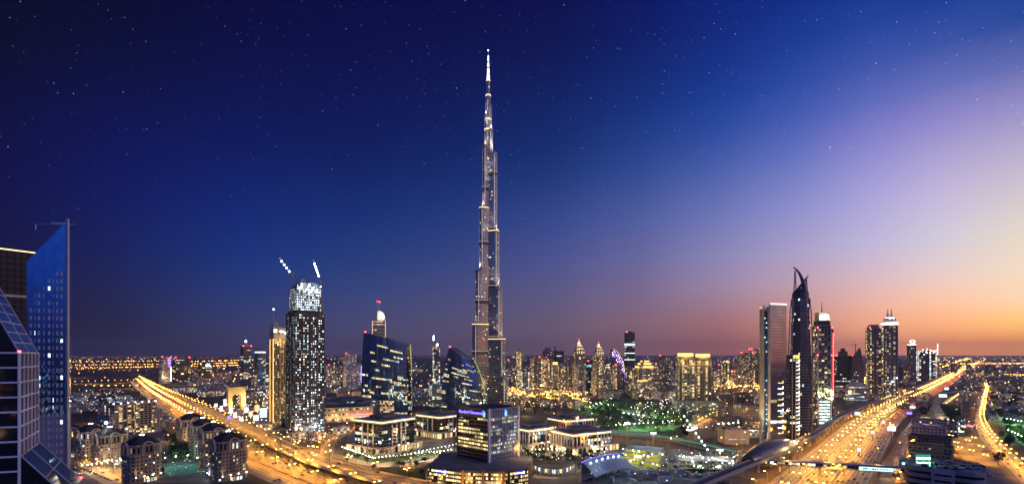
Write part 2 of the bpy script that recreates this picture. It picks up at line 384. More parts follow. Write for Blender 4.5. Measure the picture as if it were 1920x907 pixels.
def lit_pattern(nv, nu, p, mode, r):
    m = np.zeros((nv, nu), bool)
    if mode == 'strip':
        for i in range(nv):
            k = 0; pf = p * r.choice([.2, .6, 1, 1.9])
            while k < nu:
                L = r.randint(2, 7)
                if r.random() < pf: m[i, k:k+L] = True
                k += L
    elif mode == 'column':
        cp = [p * r.choice([.1, .7, 2.2]) for _ in range(nu)]
        for k in range(nu):
            for i in range(nv): m[i, k] = r.random() < cp[k]
    else:
        for i in range(nv):
            for k in range(nu): m[i, k] = r.random() < p
    return m
def grid_wall(mb, p0, p1, z0, z1, cw, fh, fu=.55, fv=.55, rec=.0, lit=.2, mode='random', hues=(2,3,4), r=rng, gl=1, nu=None, off=0, sink=None):
    """a wall from p0 to p1 (outside on the right hand) divided into floors and bays, a recessed pane in each; slots: 0 wall, 1 glass, 2.. lit"""
    p0 = np.asarray(p0, float); p1 = np.asarray(p1, float)
    L = np.linalg.norm(p1 - p0)
    if L < .5 or z1 - z0 < 1: return
    nu = nu or max(1, int(round(L / cw))); nv = max(1, int(round((z1 - z0) / fh)))
    du = L / nu; dv = (z1 - z0) / nv
    t = (p1 - p0) / L; nrm = np.array([t[1], -t[0]])
    U, V = np.meshgrid(np.arange(nu) * du, z0 + np.arange(nv) * dv)
    U = U.ravel(); V = V.ravel(); n = len(U)
    a0 = U + du * (1 - fu) / 2; a1 = U + du * (1 + fu) / 2
    b0 = V + dv * (1 - fv) * .55; b1 = b0 + dv * fv
    def P(u, v, d=0.0):
        xy = p0[None] + u[:, None] * t[None] - nrm[None] * d
        return np.column_stack([xy, v])
    o00, o10, o11, o01 = P(U, V), P(U + du, V), P(U + du, V + dv), P(U, V + dv)
    w00, w10, w11, w01 = P(a0, b0), P(a1, b0), P(a1, b1), P(a0, b1)
    def Q(a, b, c, d): return np.stack([a, b, c, d], 1)
    for q in (Q(o00, o10, w10, w00), Q(o10, o11, w11, w10), Q(o11, o01, w01, w11), Q(o01, o00, w00, w01)): mb.quads(q, 0)
    if rec:
        r00, r10, r11, r01 = P(a0, b0, rec), P(a1, b0, rec), P(a1, b1, rec), P(a0, b1, rec)
        for q in (Q(w00, w10, r10, r00), Q(w10, w11, r11, r10), Q(w11, w01, r01, r11), Q(w01, w00, r00, r01)): mb.quads(q, 0)
        w00, w10, w11, w01 = r00, r10, r11, r01
    m = lit_pattern(nv, nu, lit, mode, r).ravel()
    mi = np.full(n, gl); lu = np.ones(n)
    for k in np.nonzero(m)[0]:
        mi[k] = r.choice(hues); lu[k] = .25 + 1.1 * r.random() ** 2
    W = Q(w00, w10, w11, w01)
    if sink is not None:
        keep = ~m
        mb.quads(W[keep], mi[keep], lu[keep])
        c = W.mean(1)
        for k in np.nonzero(m)[0]: sink.append((W[k], mi[k], lu[k]))
    else:
        mb.quads(W, mi, lu)
FM = ['wall', 'glass', 'warm', 'yellow', 'cool', 'teal']
def window_parts(sink, parent, most=90, mats=FM, name='window'):
    """the lit panes of a near building, each one a part of its own"""
    rng.shuffle(sink)
    for q, mi, lu in sink[:most]:
        b = MB(); c = q.mean(0); b.quads((q - c)[None], 0, lu)
        b.build(name, mats[mi], parent, loc=tuple(c))
    if len(sink) > most:
        b = MB()
        for q, mi, lu in sink[most:]: b.quads(q[None], mi, lu)
        o = b.build('lit_glazing', mats, parent); o['kind'] = 'stuff'
def rect(w, d, cx=0, cy_=0): return [(cx-w/2, cy_-d/2), (cx+w/2, cy_-d/2), (cx+w/2, cy_+d/2), (cx-w/2, cy_+d/2)]
def grid_prism(mb, foot, z0, z1, cw=4, fh=3.6, capmat=0, **k):
    n = len(foot)
    for i in range(n):
        grid_wall(mb, foot[i], foot[(i+1) % n], z0, z1, cw, fh, **k)
    mb.poly([(x, y, z1) for x, y in foot], capmat)
def grow(foot, g):
    f = np.asarray(foot, float); c = f.mean(0)
    out = []
    for p in f:
        d = p - c; out.append(tuple(p + np.sign(d) * g if len(f) == 4 else p + d / np.linalg.norm(d) * g))
    return out
def face_to(px, Y, th):
    """rotation that turns local -y to the viewer, then by th degrees"""
    return -math.atan2(xat(px, Y), Y) + R(th)
def beacon(root, x, y, z, r=None, Y=1000):
    b = MB(); b.tube((x, y, z), (x, y, z + 1.5), .2, mat=1); b.ball((x, y, z + 2), r or max(.9, Y / 900), 8, 5)
    return b.build('aviation_light', ['red', 'dark'], root)
def text_part(parent, s, size, mat, loc, rz, name='sign_lettering', width=None, ext=.12):
    cu = bpy.data.curves.new(name, 'FONT'); cu.body = s; cu.size = size; cu.extrude = ext
    cu.align_x = 'CENTER'; cu.align_y = 'CENTER'
    cu.materials.append(M[mat])
    t_ = bpy.data.objects.new(name, cu); col.objects.link(t_)
    bpy.context.view_layer.update()
    me = bpy.data.meshes.new_from_object(t_.evaluated_get(bpy.context.evaluated_depsgraph_get()))
    bpy.data.objects.remove(t_)
    o = bpy.data.objects.new(name, me); col.objects.link(o); o.parent = parent
    o.location = loc; o.rotation_euler = (R(90), 0, rz)
    return o

# ------------------------------------------------------------------ ground and roads
def sheet(name, pts, z, mat, kind='structure'):
    b = MB(); b.poly([(x, y, z) for x, y in pts]); o = b.build(name, mat)
    return tag(o, kind=kind)
gmat = ground_mat('city_ground', [(.28,(.035,.03,.024)),(.45,(.075,.06,.045)),(.58,(.14,.11,.075)),(.72,(.05,.045,.035))], .004)
g = MB(); g.quads([[(-90000,-4000,0),(90000,-4000,0),(90000,120000,0),(-90000,120000,0)]])
tag(g.build('ground', gmat), kind='structure')

def path(pts, z=0, step=10, px=True):
    P = [np.array(gp(*p, z)) if px else np.array(p, float) for p in pts]
    P = [2*P[0] - P[1]] + P + [2*P[-1] - P[-2]]
    out = []
    for i in range(1, len(P) - 2):
        L = np.linalg.norm(P[i+1] - P[i]); n = max(2, int(L / step))
        for k in range(n):
            t = k / n
            a, b, c, d = P[i-1], P[i], P[i+1], P[i+2]
            # centripetal-like: scale tangents by the local segment
            la, lb, lc = np.linalg.norm(b-a)+1e-6, np.linalg.norm(c-b)+1e-6, np.linalg.norm(d-c)+1e-6
            m1 = lb * ((b-a)/la * lb + (c-b)/lb * la) / (la+lb)
            m2 = lb * ((c-b)/lb * lc + (d-c)/lc * lb) / (lb+lc)
            h = (2*t**3-3*t*t+1)*b + (t**3-2*t*t+t)*m1 + (-2*t**3+3*t*t)*c + (t**3-t*t)*m2
            out.append(h)
    out.append(P[-2])
    return np.array(out)
def frames(p):
    t = np.gradient(p, axis=0); t /= np.linalg.norm(t, axis=1)[:, None]
    return t, np.column_stack([-t[:, 1], t[:, 0]])
def offs(p, o):
    t, n = frames(p); return p + n * (o[:, None] if isinstance(o, np.ndarray) else o)
def ribbon(mb, p, o0, o1, z, mat=0, zz=None):
    a, b = offs(p, o0), offs(p, o1)
    z = np.full(len(p), z, float) if np.isscalar(z) else z
    A = np.column_stack([a, z]); B = np.column_stack([b, z])
    mb.quads(np.stack([A[:-1], A[1:], B[1:], B[:-1]], 1)[:, ::-1], mat)
def strip(mb, p, o0, o1, z0, z1, mat=0):
    """a long solid following a path: barrier, kerb, deck"""
    n = len(p); z0 = np.full(n, z0, float) if np.isscalar(z0) else z0; z1 = np.full(n, z1, float) if np.isscalar(z1) else z1
    a, b = offs(p, o0), offs(p, o1)
    c = [np.column_stack([a, z0]), np.column_stack([b, z0]), np.column_stack([b, z1]), np.column_stack([a, z1])]
    for i in range(4):
        s, e = c[i], c[(i+1) % 4]
        mb.quads(np.stack([s[:-1], s[1:], e[1:], e[:-1]], 1), mat)
    mb.poly([k[0] for k in c], mat); mb.poly([k[-1] for k in c][::-1], mat)
def arclen(p):
    return np.concatenate([[0], np.cumsum(np.linalg.norm(np.diff(p, axis=0), axis=1))])
def along(p, s):
    al = arclen(p); return np.array([np.interp(s, al, p[:, 0]), np.interp(s, al, p[:, 1])])
def dashes(mb, p, o, z, dash=4, gap=8, w=.25, mat=0, until=None):
    q = offs(p, o); L = arclen(q)[-1]; s = 0
    al = arclen(q)
    while s + dash < L:
        a = np.array([np.interp(s, al, q[:,0]), np.interp(s, al, q[:,1])]); b = np.array([np.interp(s+dash, al, q[:,0]), np.interp(s+dash, al, q[:,1])])
        if until is None or a[1] < until:
            t = (b-a)/np.linalg.norm(b-a); n = np.array([-t[1], t[0]]) * w/2
            mb.quads([[(*(a-n), z), (*(b-n), z), (*(b+n), z), (*(a+n), z)]], mat)
        s += dash + gap
road_mark = MB()

# left highway: C = the carriageway towards us, B beyond it, A = raised deck, D = near collector
PC = path([(262,714),(300,743.7),(342,769.5),(400,806),(457.6,842.7),(520,867.8),(570,887.8),(615,902.8),(690,932),(800,975)])
b = MB(); ribbon(b, PC, -37, 23, .05); tag(b.build('highway', 'asphalt'), kind='structure')
for o in (-6.5, 7, 8.5, 21.5, -20, -35): ribbon(road_mark, PC, o-.18, o+.18, .07)
for o in (-3, .5, 3.8, 12, 15, 18.3, -25, -30): dashes(road_mark, PC, o, .07, 9, 3, .4, until=1500)
b = MB(); strip(b, PC, 7.45, 8.05, 0, 1.0); strip(b, PC, -13.5, -12.8, 0, 1.0); tag(b.build('median_barrier', 'concrete'), kind='structure')
b = MB(); ribbon(b, PC, -18.6, -8, .09); tag(b.build('verge', 'sand'), kind='structure')
AZ_ = 7.0
PA = path([(260,709),(327.6,743.7),(410.5,779.6),(465.7,804.5),(530,834),(600,862.8),(695,889),(770,905),(900,932),(1100,970)], AZ_)
b = MB(); strip(b, PA, -12, 12, AZ_-1.6, AZ_, 0); ribbon(b, PA, -11.5, 11.5, AZ_+.05, 1)
tag(b.build('elevated_road', ['concrete', 'asphalt']), kind='structure')
b = MB(); strip(b, PA, -12.3, -11.9, AZ_-1.9, AZ_+1.1); strip(b, PA, 11.9, 12.3, AZ_-1.9, AZ_+1.1); strip(b, PA, -.3, .3, AZ_-.1, AZ_+.9)
tag(b.build('road_parapet', 'concrete'), kind='structure')
for o in (-7.5, -4, 4, 7.5): dashes(road_mark, PA, o, AZ_+.08, until=1300)
for o in (-11, -.9, .9, 11): ribbon(road_mark, PA, o-.15, o+.15, AZ_+.08)
# right highway
PR = path([(1845,676),(1820,688),(1790,706.5),(1757,727),(1700,757),(1650,792),(1603,850),(1557,907),(1490,990)])
b = MB(); ribbon(b, PR, -44, 27, .05); tag(b.build('highway', 'asphalt'), kind='structure')
for o in (-2, 2, -20.5, -24, -41.5, 25): ribbon(road_mark, PR, o-.2, o+.2, .07)
for o in (-5.6, -9.3, -13, -16.8, -28, -32, -36.5, 5.7, 9.4, 13, 16.8, 20.6): dashes(road_mark, PR, o, .07, 9, 3, .4, until=1800)
b = MB(); strip(b, PR, -.4, .4, 0, 1.0); strip(b, PR, -22.6, -21.9, 0, 1); strip(b, PR, -43.6, -43, 0, 1); tag(b.build('median_barrier', 'concrete'), kind='structure')
# secondary road on the far right and the service road before the shops
PS = path([(1848,722),(1850,730),(1845,762.5),(1844,800),(1860,827.6),(1887.7,855),(1920,885),(1965,930)])
b = MB(); ribbon(b, PS, -9, 9, .06); tag(b.build('side_road', 'asphalt'), kind='structure')
for o in (-8.5, 8.5, -.8, .8): ribbon(road_mark, PS, o-.15, o+.15, .08)
PV = path([(1790,742),(1745,775),(1707.6,800),(1697,830),(1685,865),(1668,890),(1655,920)])
b = MB(); ribbon(b, PV, -6, 6, .06); tag(b.build('service_road', 'asphalt'), kind='structure')
dashes(road_mark, PV, 0, .08)
# city roads around the centre
def street(pts, w, z=.06, name='street', mark=True):
    p = path(pts); b = MB(); ribbon(b, p, -w/2, w/2, z); tag(b.build(name, 'asphalt'), kind='structure')
    k = MB(); strip(k, p, w/2, w/2+.5, 0, .14); strip(k, p, -w/2-.5, -w/2, 0, .14); tag(k.build('kerb', 'concrete'), kind='structure')
    if mark: dashes(road_mark, p, 0, z+.02)
    return p
PJ = street([(560,884),(600,866),(613,850),(620,828),(660,805),(700,786)], 13)
PK = street([(560,838),(640,857),(695,869),(753,872),(802,864),(860,851),(930,846)], 13, .08)
PL = street([(940,852),(985,862),(1020,878),(1060,884),(1110,868),(1160,846)], 13, .085)
PM_ = street([(1120,811),(1200,817),(1300,834),(1395,856)], 20, .07)
PN = street([(90,836),(137,862),(204,897),(260,925)], 16, .07)
PO = street([(960,742),(1010,745),(1060,752),(1100,763)], 14, .06)
PP = street([(1480,700),(1440,722),(1370,752),(1330,778),(1290,800)], 16, .06)
PQ = street([(135,720),(262,716.5)], 22, .09)
PT = street([(170,729),(262,728)], 20, .1)
PU = street([(360,728),(470,730)], 18, .11)
PW = street([(262,712),(278,700),(300,694)], 26, .12)
PX = street([(1560,722),(1600,720),(1640,716)], 16, .06)
PY = street([(1825,728),(1740,742)], 12, .1)
tag(road_mark.build('lane_markings', 'paint'), kind='structure')
# surfaces
def patch(name, px, mat, z=.03): return sheet(name, [gp(*p) for p in px], z, mat)
patch('sand_lot', [(1560,907),(1605,907),(1640,885),(1668,850),(1690,810),(1720,775),(1765,738),(1775,742),(1730,790),(1712,830),(1700,907)], 'sand', .02)
patch('car_park', [(1775,820),(1838,818),(1858,832),(1905,880),(1920,907),(1830,907),(1815,870)], M['paving'], .025)
patch('sand_lot', [(275,722),(300,765),(335,800),(350,830),(300,800),(255,752)], 'sand', .02)
patch('park_lawn', [(1085,757),(1130,745),(1190,752),(1270,770),(1300,800),(1285,822),(1180,812),(1120,806),(1070,785)], 'grass', .02)
patch('park_lawn', [(1880,785),(1925,775),(1990,800),(1990,850),(1925,842),(1890,825)], 'grass', .02)
patch('plaza', [(640,850),(690,872),(760,866),(850,848),(850,800),(760,790),(660,800)], 'paving', .02)
patch('planting_bed', [(640,853),(690,869),(760,863),(845,848),(845,841),(760,854),(692,859),(645,845)], 'grass', .03)
patch('planting_bed', [(985,854),(1015,864),(1085,863),(1140,845),(1135,839),(1080,856),(1015,857),(990,848)], 'grass', .03)
patch('planting_bed', [(715,881),(800,872),(850,862),(800,892),(790,905),(760,898)], 'grass', .03)
patch('plaza', [(965,850),(1010,866),(1090,866),(1150,842),(1140,815),(1000,800)], 'paving', .02)
patch('building_site', [(1130,850),(1190,822),(1290,838),(1395,862),(1300,907),(1200,925),(1080,925),(1090,880)], ground_mat('site_ground', [(.3,(.05,.055,.055)),(.5,(.13,.13,.125)),(.62,(.03,.035,.04)),(.75,(.2,.19,.17))], .09), .02)
patch('street_apron', [(135,880),(205,907),(240,930),(120,930)], 'paving', .02)
patch('sports_court', [(300,875),(372,868),(392,882),(318,893)], principled('court_surface', (.1,.3,.24), .8), .05)
patch('courtyard', [(135,868),(240,905),(420,903),(455,890),(455,850),(340,815),(240,800),(135,820)], 'paving', .015)
patch('sand_lot', [(1270,800),(1330,780),(1352,790),(1345,815),(1300,830)], 'sand', .02)

for pts in ([(1090,772),(1150,765),(1215,778),(1280,780)],[(1110,800),(1170,785),(1230,772),(1260,764)],[(1180,810),(1210,790),(1280,796)]):
    p = path(pts); k_ = MB(); ribbon(k_, p, -3, 3, .05); tag(k_.build('park_path', 'paving'), kind='structure')
# ------------------------------------------------------------------ cars
def make_car():
    b = MB()
    prof = [(-2.3,.32),(2.3,.32),(2.32,.78),(1.15,.96),(.35,1.42),(-1.25,1.46),(-2.1,1.02),(-2.3,.95)]
    for s in (-.9, .9):
        pts = [(s, y, z) for y, z in prof]
        b.poly(pts if s > 0 else pts[::-1], 0)
    n = len(prof)
    for i in range(n):
        (y0, z0), (y1, z1) = prof[i], prof[(i+1) % n]
        mt = 1 if i in (3, 5) else 0
        b.quads([[(-.9,y0,z0),(.9,y0,z0),(.9,y1,z1),(-.9,y1,z1)]], mt)
    for s in (-1, 1):
        b.quads([[(s*.91,.95,.98),(s*.91,.3,1.36),(s*.91,-1.2,1.4),(s*.91,-1.85,1.03)]], 1)
        for y in (-1.4, 1.4): b.tube((s*.72, y, .33), (s*.93, y, .33), .33, n=8, mat=1)
    o = b.build('car', ['metal', 'dark'], color=(.5,.5,.5))
    for s in (-1, 1):
        h = MB(); h.box(0, 0, -.14, .14, .5, .1); h.build('headlight', 'head', o, loc=(s*.62, 2.34, .68))
        t = MB(); t.box(0, 0, -.12, .12, .48, .1); t.build('taillight', 'tail', o, loc=(s*.62, -2.33, .8))
    return o
car0 = make_car()
cars = []          # (Y, x, y, z, heading, lane phrase)
def lane(p, o, fwd, spacing, phrase, z=.06, jit=.45, smax=None, ymin=440):
    q = offs(p, o); L = arclen(q)[-1]; al = arclen(q)
    s = rng.random() * spacing
    while s < L:
        x, y = np.interp(s, al, q[:,0]), np.interp(s, al, q[:,1])
        x2, y2 = np.interp(s+3, al, q[:,0]), np.interp(s+3, al, q[:,1])
        h = math.atan2(y2-y, x2-x) - math.pi/2 + (0 if fwd else math.pi)
        if y > ymin and abs(x) < y * 1.05 and (x2 != x or y2 != y):
            cars.append((y, x, y, z, h, phrase))
        s += spacing * (1 - jit + 2 * jit * rng.random()) * (3.4 if y < 800 else 2.4 if y < 1150 else 1.2)
for o in (-4.8, -1.2, 2.2, 5.4): lane(PC, o, True, 15, 'car with white headlights on the left highway carriageway towards the viewer')
for o in (10.2, 13.5, 16.7, 19.8): lane(PC, o, False, 15, 'car showing red tail lights on the left highway carriageway away from the viewer')
for o in (-32, -27.5): lane(PC, o, True, 26, 'car with white headlights on the collector road beside the domed residences')
for o in (-9, -5.5): lane(PA, o, True, 36, 'car with headlights on the raised road deck above the left highway', AZ_+.06)
for o in (5.5, 9): lane(PA, o, False, 30, 'car with tail lights on the raised road deck above the left highway', AZ_+.06)
for o in (-3.8, -7.4, -11.1, -14.9, -18.6): lane(PR, o, True, 13, 'car with white headlights on the right highway carriageway towards the viewer')
for o in (-26, -30, -34.3, -39): lane(PR, o, True, 22, 'car with headlights on the collector lanes beside the raised railway')
for o in (3.8, 7.5, 11.2, 14.9, 18.7, 22.8): lane(PR, o, False, 19 if o < 14 else 13, 'car showing red tail lights on the right highway carriageway away from the viewer')
for o in (2.6, 6): lane(PS, o, False, 13, 'car showing red tail lights on the lamp lined side road at far right')
for o in (-2.6, -6): lane(PS, o, True, 15, 'car with white headlights on the lamp lined side road at far right')
lane(PV, 3, False, 12, 'car with tail lights on the service road before the shops')
lane(PV, -3, True, 14, 'car with headlights on the service road before the shops')
lane(PJ, -3.2, False, 11, 'car with tail lights on the street curving towards the dark glass sail tower')
lane(PJ, 3.2, True, 26, 'car with headlights on the street curving towards the dark glass sail tower')
lane(PL, 3.2, True, 17, 'car with headlights on the boulevard below the colonnaded blocks')
lane(PN, 3.5, False, 16, 'car with tail lights on the street beside the blue slanted tower')
for i in range(28):      # parked rows by the residences and in the shops' car park
    x, y = np.array(gp(140, 872)) * (1 - i / 14) + np.array(gp(214, 903)) * i / 14 if i < 14 else np.array(gp(1832, 868)) * (1 - (i - 14) / 14) + np.array(gp(1856, 893)) * (i - 14) / 14
    cars.append((y - 300, x, y, .04, R(40) + rng.random()*.1, 'parked car in the row beside the street' if i < 14 else 'parked car at the end of the shops car park'))
cars.sort()
paints = [(.4,.4,.4),(.45,.45,.43),(.05,.05,.06),(.15,.15,.16),(.2,.03,.03),(.06,.08,.14),(.25,.23,.2)]
near_cars = [c for c in cars][:300]
for i, (k, x, y, z, h, ph) in enumerate(near_cars):
    o = car0 if i == 0 else copy_tree(car0)
    o.location = (x, y, z); o.rotation_euler = (0, 0, h); o.color = (*rng.choice(paints), 1)
    tag(o, ph, 'car', 'cars ' + ph[4:].replace('with ', 'with ')[:70] if ph.startswith('car ') else 'parked cars: ' + ph[11:])
    if ph.startswith('parked'):
        for ch in list(o.children):
            ch.data = ch.data
            for s in ch.material_slots: s.link = 'OBJECT'; s.material = M['steel'] if ch.name.startswith('head') else M['dark']
fb = MB()
for k, x, y, z, h, ph in cars[300:]:
    c, s = math.cos(h), math.sin(h)
    T = lambda a, b_: (x + a*c - b_*s, y + a*s + b_*c)
    fb.prism([T(-.9,-2.2), T(.9,-2.2), T(.9,2.2), T(-.9,2.2)], z+.3, z+.95, 0)
    fb.prism([T(-.85,-1.9), T(.85,-1.9), T(.85,.6), T(-.85,.6)], z+.95, z+1.45, 3, taper=.85)
    for sx in (-.62, .62):
        m_ = max(1.0, min(2.0, y / 1800))          # lamps clear of the body line
        fb.quads([[(*T(sx-.3,2.24), z+.5), (*T(sx+.3,2.24), z+.5), (*T(sx+.3,2.24), z+.85), (*T(sx-.3,2.24), z+.85)]], 1)
        fb.quads([[(*T(sx-.3,-2.24), z+.6), (*T(sx+.3,-2.24), z+.6), (*T(sx+.3,-2.24), z+.95), (*T(sx-.3,-2.24), z+.95)]], 2)
far_traffic = fb.build('distant_traffic', ['metal', 'head', 'tail', 'dark'], color=(.3,.3,.3))
tag(far_traffic, 'dense stream of small cars with their lamps lit on the far roads', 'traffic', kind='stuff')

# ------------------------------------------------------------------ street lamps
def make_lamp(double=True, h=12, lampmat='sodium'):
    b = MB(); b.tube((0,0,0), (0,0,h), .16, .09, 6)
    for s in ((-1, 1) if double else (1,)):
        b.tube((0,0,h-.3), (s*2.2,0,h+.35), .07, n=5)
    o = b.build('street_lamp', 'metal', color=(.35,.34,.32))
    for s in ((-1, 1) if double else (1,)):
        k = MB(); k.box(0,0,-.16,.06,1.5,.62); k.build('lamp_head', lampmat, o, loc=(s*2.6,0,h+.35))
    return o
lamp_spots = []
LAMP_GAIN = 1.9
def lamps(p, o, spacing, label, double=True, h=12, lampmat='sodium', power=26000, color=SOD, z=.05, flip=0, s0=None):
    q = offs(p, o); al = arclen(q); L = al[-1]; s = s0 if s0 is not None else spacing * .5
    while s < L:
        x, y = np.interp(s, al, q[:,0]), np.interp(s, al, q[:,1]); x2, y2 = np.interp(s+2, al, q[:,0]), np.interp(s+2, al, q[:,1])
        sp = spacing * max(1, y / 2000)
        if y > 420 and abs(x) < y * 1.02:
            lamp_spots.append((y, x, z, math.atan2(y2-y, x2-x) + math.pi/2 + flip, label, double, h, lampmat, power * LAMP_GAIN * sp / spacing, color))
        s += sp
lamps(PA, 0, 42, 'double armed street lamp on the raised road deck, glowing orange', power=24000, z=AZ_)
lamps(PC, 7.7, 42, 'double armed street lamp on the left highway median, glowing orange', power=26000, s0=30)
lamps(PC, -13, 45, 'double armed street lamp on the verge between left highway and collector', power=24000, s0=12)
lamps(PR, 0, 46, 'double armed street lamp on the right highway median, glowing orange', power=38000)
lamps(PR, -22.2, 46, 'double armed street lamp between main and collector lanes of right highway', power=38000, s0=38)
lamps(PR, -47, 40, 'single armed street lamp between the raised railway and the highway', double=False, h=9, power=14000, flip=math.pi)
lamps(PS, 0, 34, 'double armed street lamp on the side road at far right, glowing orange', h=10, power=22000)
lamps(PV, 7, 34, 'single armed street lamp along the service road before the shops', double=False, h=8, power=9000)
lamps(PP, 9, 34, 'single armed street lamp along the sandy road by the gold topped twins', double=False, h=9, power=12000)
lamps(PJ, 8, 36, 'single armed street lamp on the street curving towards the sail tower', double=False, h=9, power=13000)
lamps(PK, -8, 38, 'single armed street lamp on the road before the square office blocks', double=False, h=9, power=13000, flip=math.pi)
lamps(PN, 9, 30, 'single armed street lamp on the street beside the blue slanted tower', double=False, h=9, power=22000)
lamps(PO, 8, 26, 'single armed street lamp on the road beyond the tall spire', double=False, h=10, power=13000)
lamps(PQ, 0, 20, 'double armed street lamp on the crossing flyover at far left', power=32000)
lamps(PT, 0, 22, 'double armed street lamp on the lower crossing road at far left', power=32000)
lamps(PU, 0, 22, 'double armed street lamp on the crossing road behind the highway', power=32000)
lamps(PX, 0, 40, 'double armed street lamp on the road beside the red lit towers', power=22000)
for r in ((1783,828),(1803,820),(1826,832),(1793,842),(1815,838),(1840,850),(1800,852),(1822,858),(1848,868)):
    pp = np.array([gp(*r), np.array(gp(*r)) + np.array([6, 0])])
    lamps(pp, 0, 8, 'double armed lamp standing in the car park behind the shops', h=9, power=22000, s0=0)

lamp_spots.sort()
lamp_protos = {}
far_lamps = MB(); far_lights = []
for i, (y, x, z, rz, label, double, h, lampmat, power, color) in enumerate(lamp_spots):
    key = (double, h, lampmat)
    if i < 295:
        if key not in lamp_protos: lamp_protos[key] = r = make_lamp(double, h, lampmat)
        else: r = copy_tree(lamp_protos[key])
        for ch in [c for c in r.children if c.type == 'LIGHT']: bpy.data.objects.remove(ch)
        r.location = (x, y, z); r.rotation_euler = (0, 0, rz)
        tag(r, label, 'street lamp', label.replace('street lamp', 'street lamps', 1))
        light('SPOT', (0, 0, h - .4), power, color, r, .6, 160, .5)
    else:
        far_lamps.tube((x, y, z), (x, y, z + h), .2, n=4, caps=False)
        for s in ((-1, 1) if double else (1,)): far_lamps.box(x + s*2.4*math.cos(rz), y + s*2.4*math.sin(rz), z + h, z + h + .4, 1.7, 1.2, rz, mat=1)
        far_lights.append((x, y, z + h - .4, power, color))
fl = far_lamps.build('distant_street_lamps', ['metal', 'sodium'], color=(.3,.3,.3))
tag(fl, 'far off street lamps lining the roads, too small to tell apart', 'street lamps', kind='stuff')
for x, y, z, pw, c in far_lights: light('SPOT', (x, y, z), pw, c, fl, .6, 160, .5)

# ------------------------------------------------------------------ distant lamps: too many to count
far = MB()
def dot(x, y, z, r, m, lum=1.0):
    v = np.array([(r,0,0),(0,r,0),(-r,0,0),(0,-r,0),(0,0,r*.7),(0,0,-r*.7)]) + np.array([x, y, z])
    for a, b_ in ((0,1),(1,2),(2,3),(3,0)):
        far.quads([[v[a], v[b_], v[4], v[4]]], m, lum); far.quads([[v[b_], v[a], v[5], v[5]]], m, lum)
rf = random.Random(3)
def far_row(p0, p1, n, m=0, jit=1.0, r=.0011, lum=1.0, lights=0):
    a, b_ = np.array(gp(*p0)), np.array(gp(*p1))
    for i in range(n):
        q = a + (b_ - a) * (i + rf.random() * .5) / n; y = q[1]
        q = q + np.array([rf.gauss(0, 1), rf.gauss(0, 1)]) * jit * y * .001
        dot(q[0], q[1], 10, y * r * rf.uniform(.7, 1.3), m, lum * rf.uniform(.4, 1.4))
def scatter(x0, x1, y0, y1, n, mats=(0,0,0,1), r=.0009, lum=1.0, zmax=14):
    for i in range(n):
        px = rf.uniform(x0, x1); py = rf.uniform(y0, y1); X, Y = gp(px, py)
        dot(X, Y, rf.uniform(4, zmax), Y * r * .62 * rf.uniform(.5, 1.3), rf.choice(mats), lum * rf.random() ** 1.6 * 1.5)
for y in (668.6, 670, 672): far_row((130, y), (1930, y + .6), 190, 0, 8, .00042, .7)
for y, n in ((678,60),(684.5,60),(690,46)):
    far_row((135, y + 1), (310, y - 1), int(n*.7), 0, 2, .0008, 1.0)
far_row((135,694),(290,688),26,0,1.2,.0009,1.0)
for y in (677, 682, 687): far_row((340, y + 2), (470, y - 2), 50, 0, 3, .0009)
scatter(350, 470, 688, 735, 200, (0,0,1,1,2))
scatter(135, 310, 670, 698, 150, (0,0,0,1))
scatter(470, 720, 670, 700, 220, (0,1,0,1,2))
scatter(600, 700, 690, 735, 120, (0,1,1,2))
scatter(755, 835, 680, 745, 150, (0,1,0,2,2))
scatter(945, 1140, 668, 700, 160, (0,0,1))
for k in range(5): far_row((955, 732 + k*3), (1100, 742 + k*4.5), 44, 0, 3, .0011, 1.2)
scatter(955, 1110, 745, 775, 190, (0,1,1,0), .0008)
scatter(1130, 1320, 668, 745, 260, (0,0,1,1))
scatter(1190, 1290, 745, 800, 150, (1,1,1,0), .0009)
scatter(1100, 1290, 785, 806, 100, (1,1,2,1), .0009, 1.0, 6)
scatter(1320, 1430, 672, 745, 240, (0,0,1))
for k in range(4): far_row((1335, 728 + k*2), (1425, 722 + k*2), 30, 0, 2, .0011, 1.2)
scatter(1540, 1660, 680, 735, 200, (0,0,1))
for k in range(4): far_row((1560, 716 + k*3.5), (1640, 710 + k*3.5), 30, 0, 2, .0012, 1.4)
scatter(1690, 1850, 668, 715, 260, (0,0,0,1))
scatter(1740, 1925, 668, 690, 330, (0,0,0,1,2))
scatter(1790, 1925, 690, 780, 330, (0,1,1,2), .0007)
far_row((1840,703),(1925,706),30,0,.6,.001); far_row((1800,683),(1925,682),60,0,1,.0009)
far_row((1740,699),(1815,672),60,0,2,.001,1.3)
scatter(140, 260, 735, 765, 120, (1,2,2,0), .0008)
scatter(420, 520, 735, 790, 200, (1,1,1,0,2), .001, 1.2)
scatter(660, 860, 842, 862, 110, (1,1,0), .0008, 1, 4)
scatter(970, 1140, 848, 868, 130, (1,1,0,2), .0008, 1, 4)
scatter(1100, 1400, 850, 905, 170, (2,2,1,1,0), .0008, .8, 10)
scatter(140, 300, 868, 897, 90, (1,0,1), .0008, 1, 5)
scatter(300, 460, 840, 897, 110, (1,1,0,2), .0008, 1, 5)
scatter(520, 640, 790, 840, 130, (1,1,0), .0008, 1, 6)
scatter(1770, 1835, 790, 815, 60, (1,1,2), .0009, 1, 5)
for i in range(520):                  # the city behind the viewpoint, seen in the glass
    x, y = rf.uniform(-2600, 2600), -rf.uniform(160, 3400)
    dot(x, y, rf.uniform(6, 40), rf.uniform(.8, 2.2) * (1 + abs(y) / 1500), rf.choice((0,0,0,1,2)), rf.random() * 2.5)
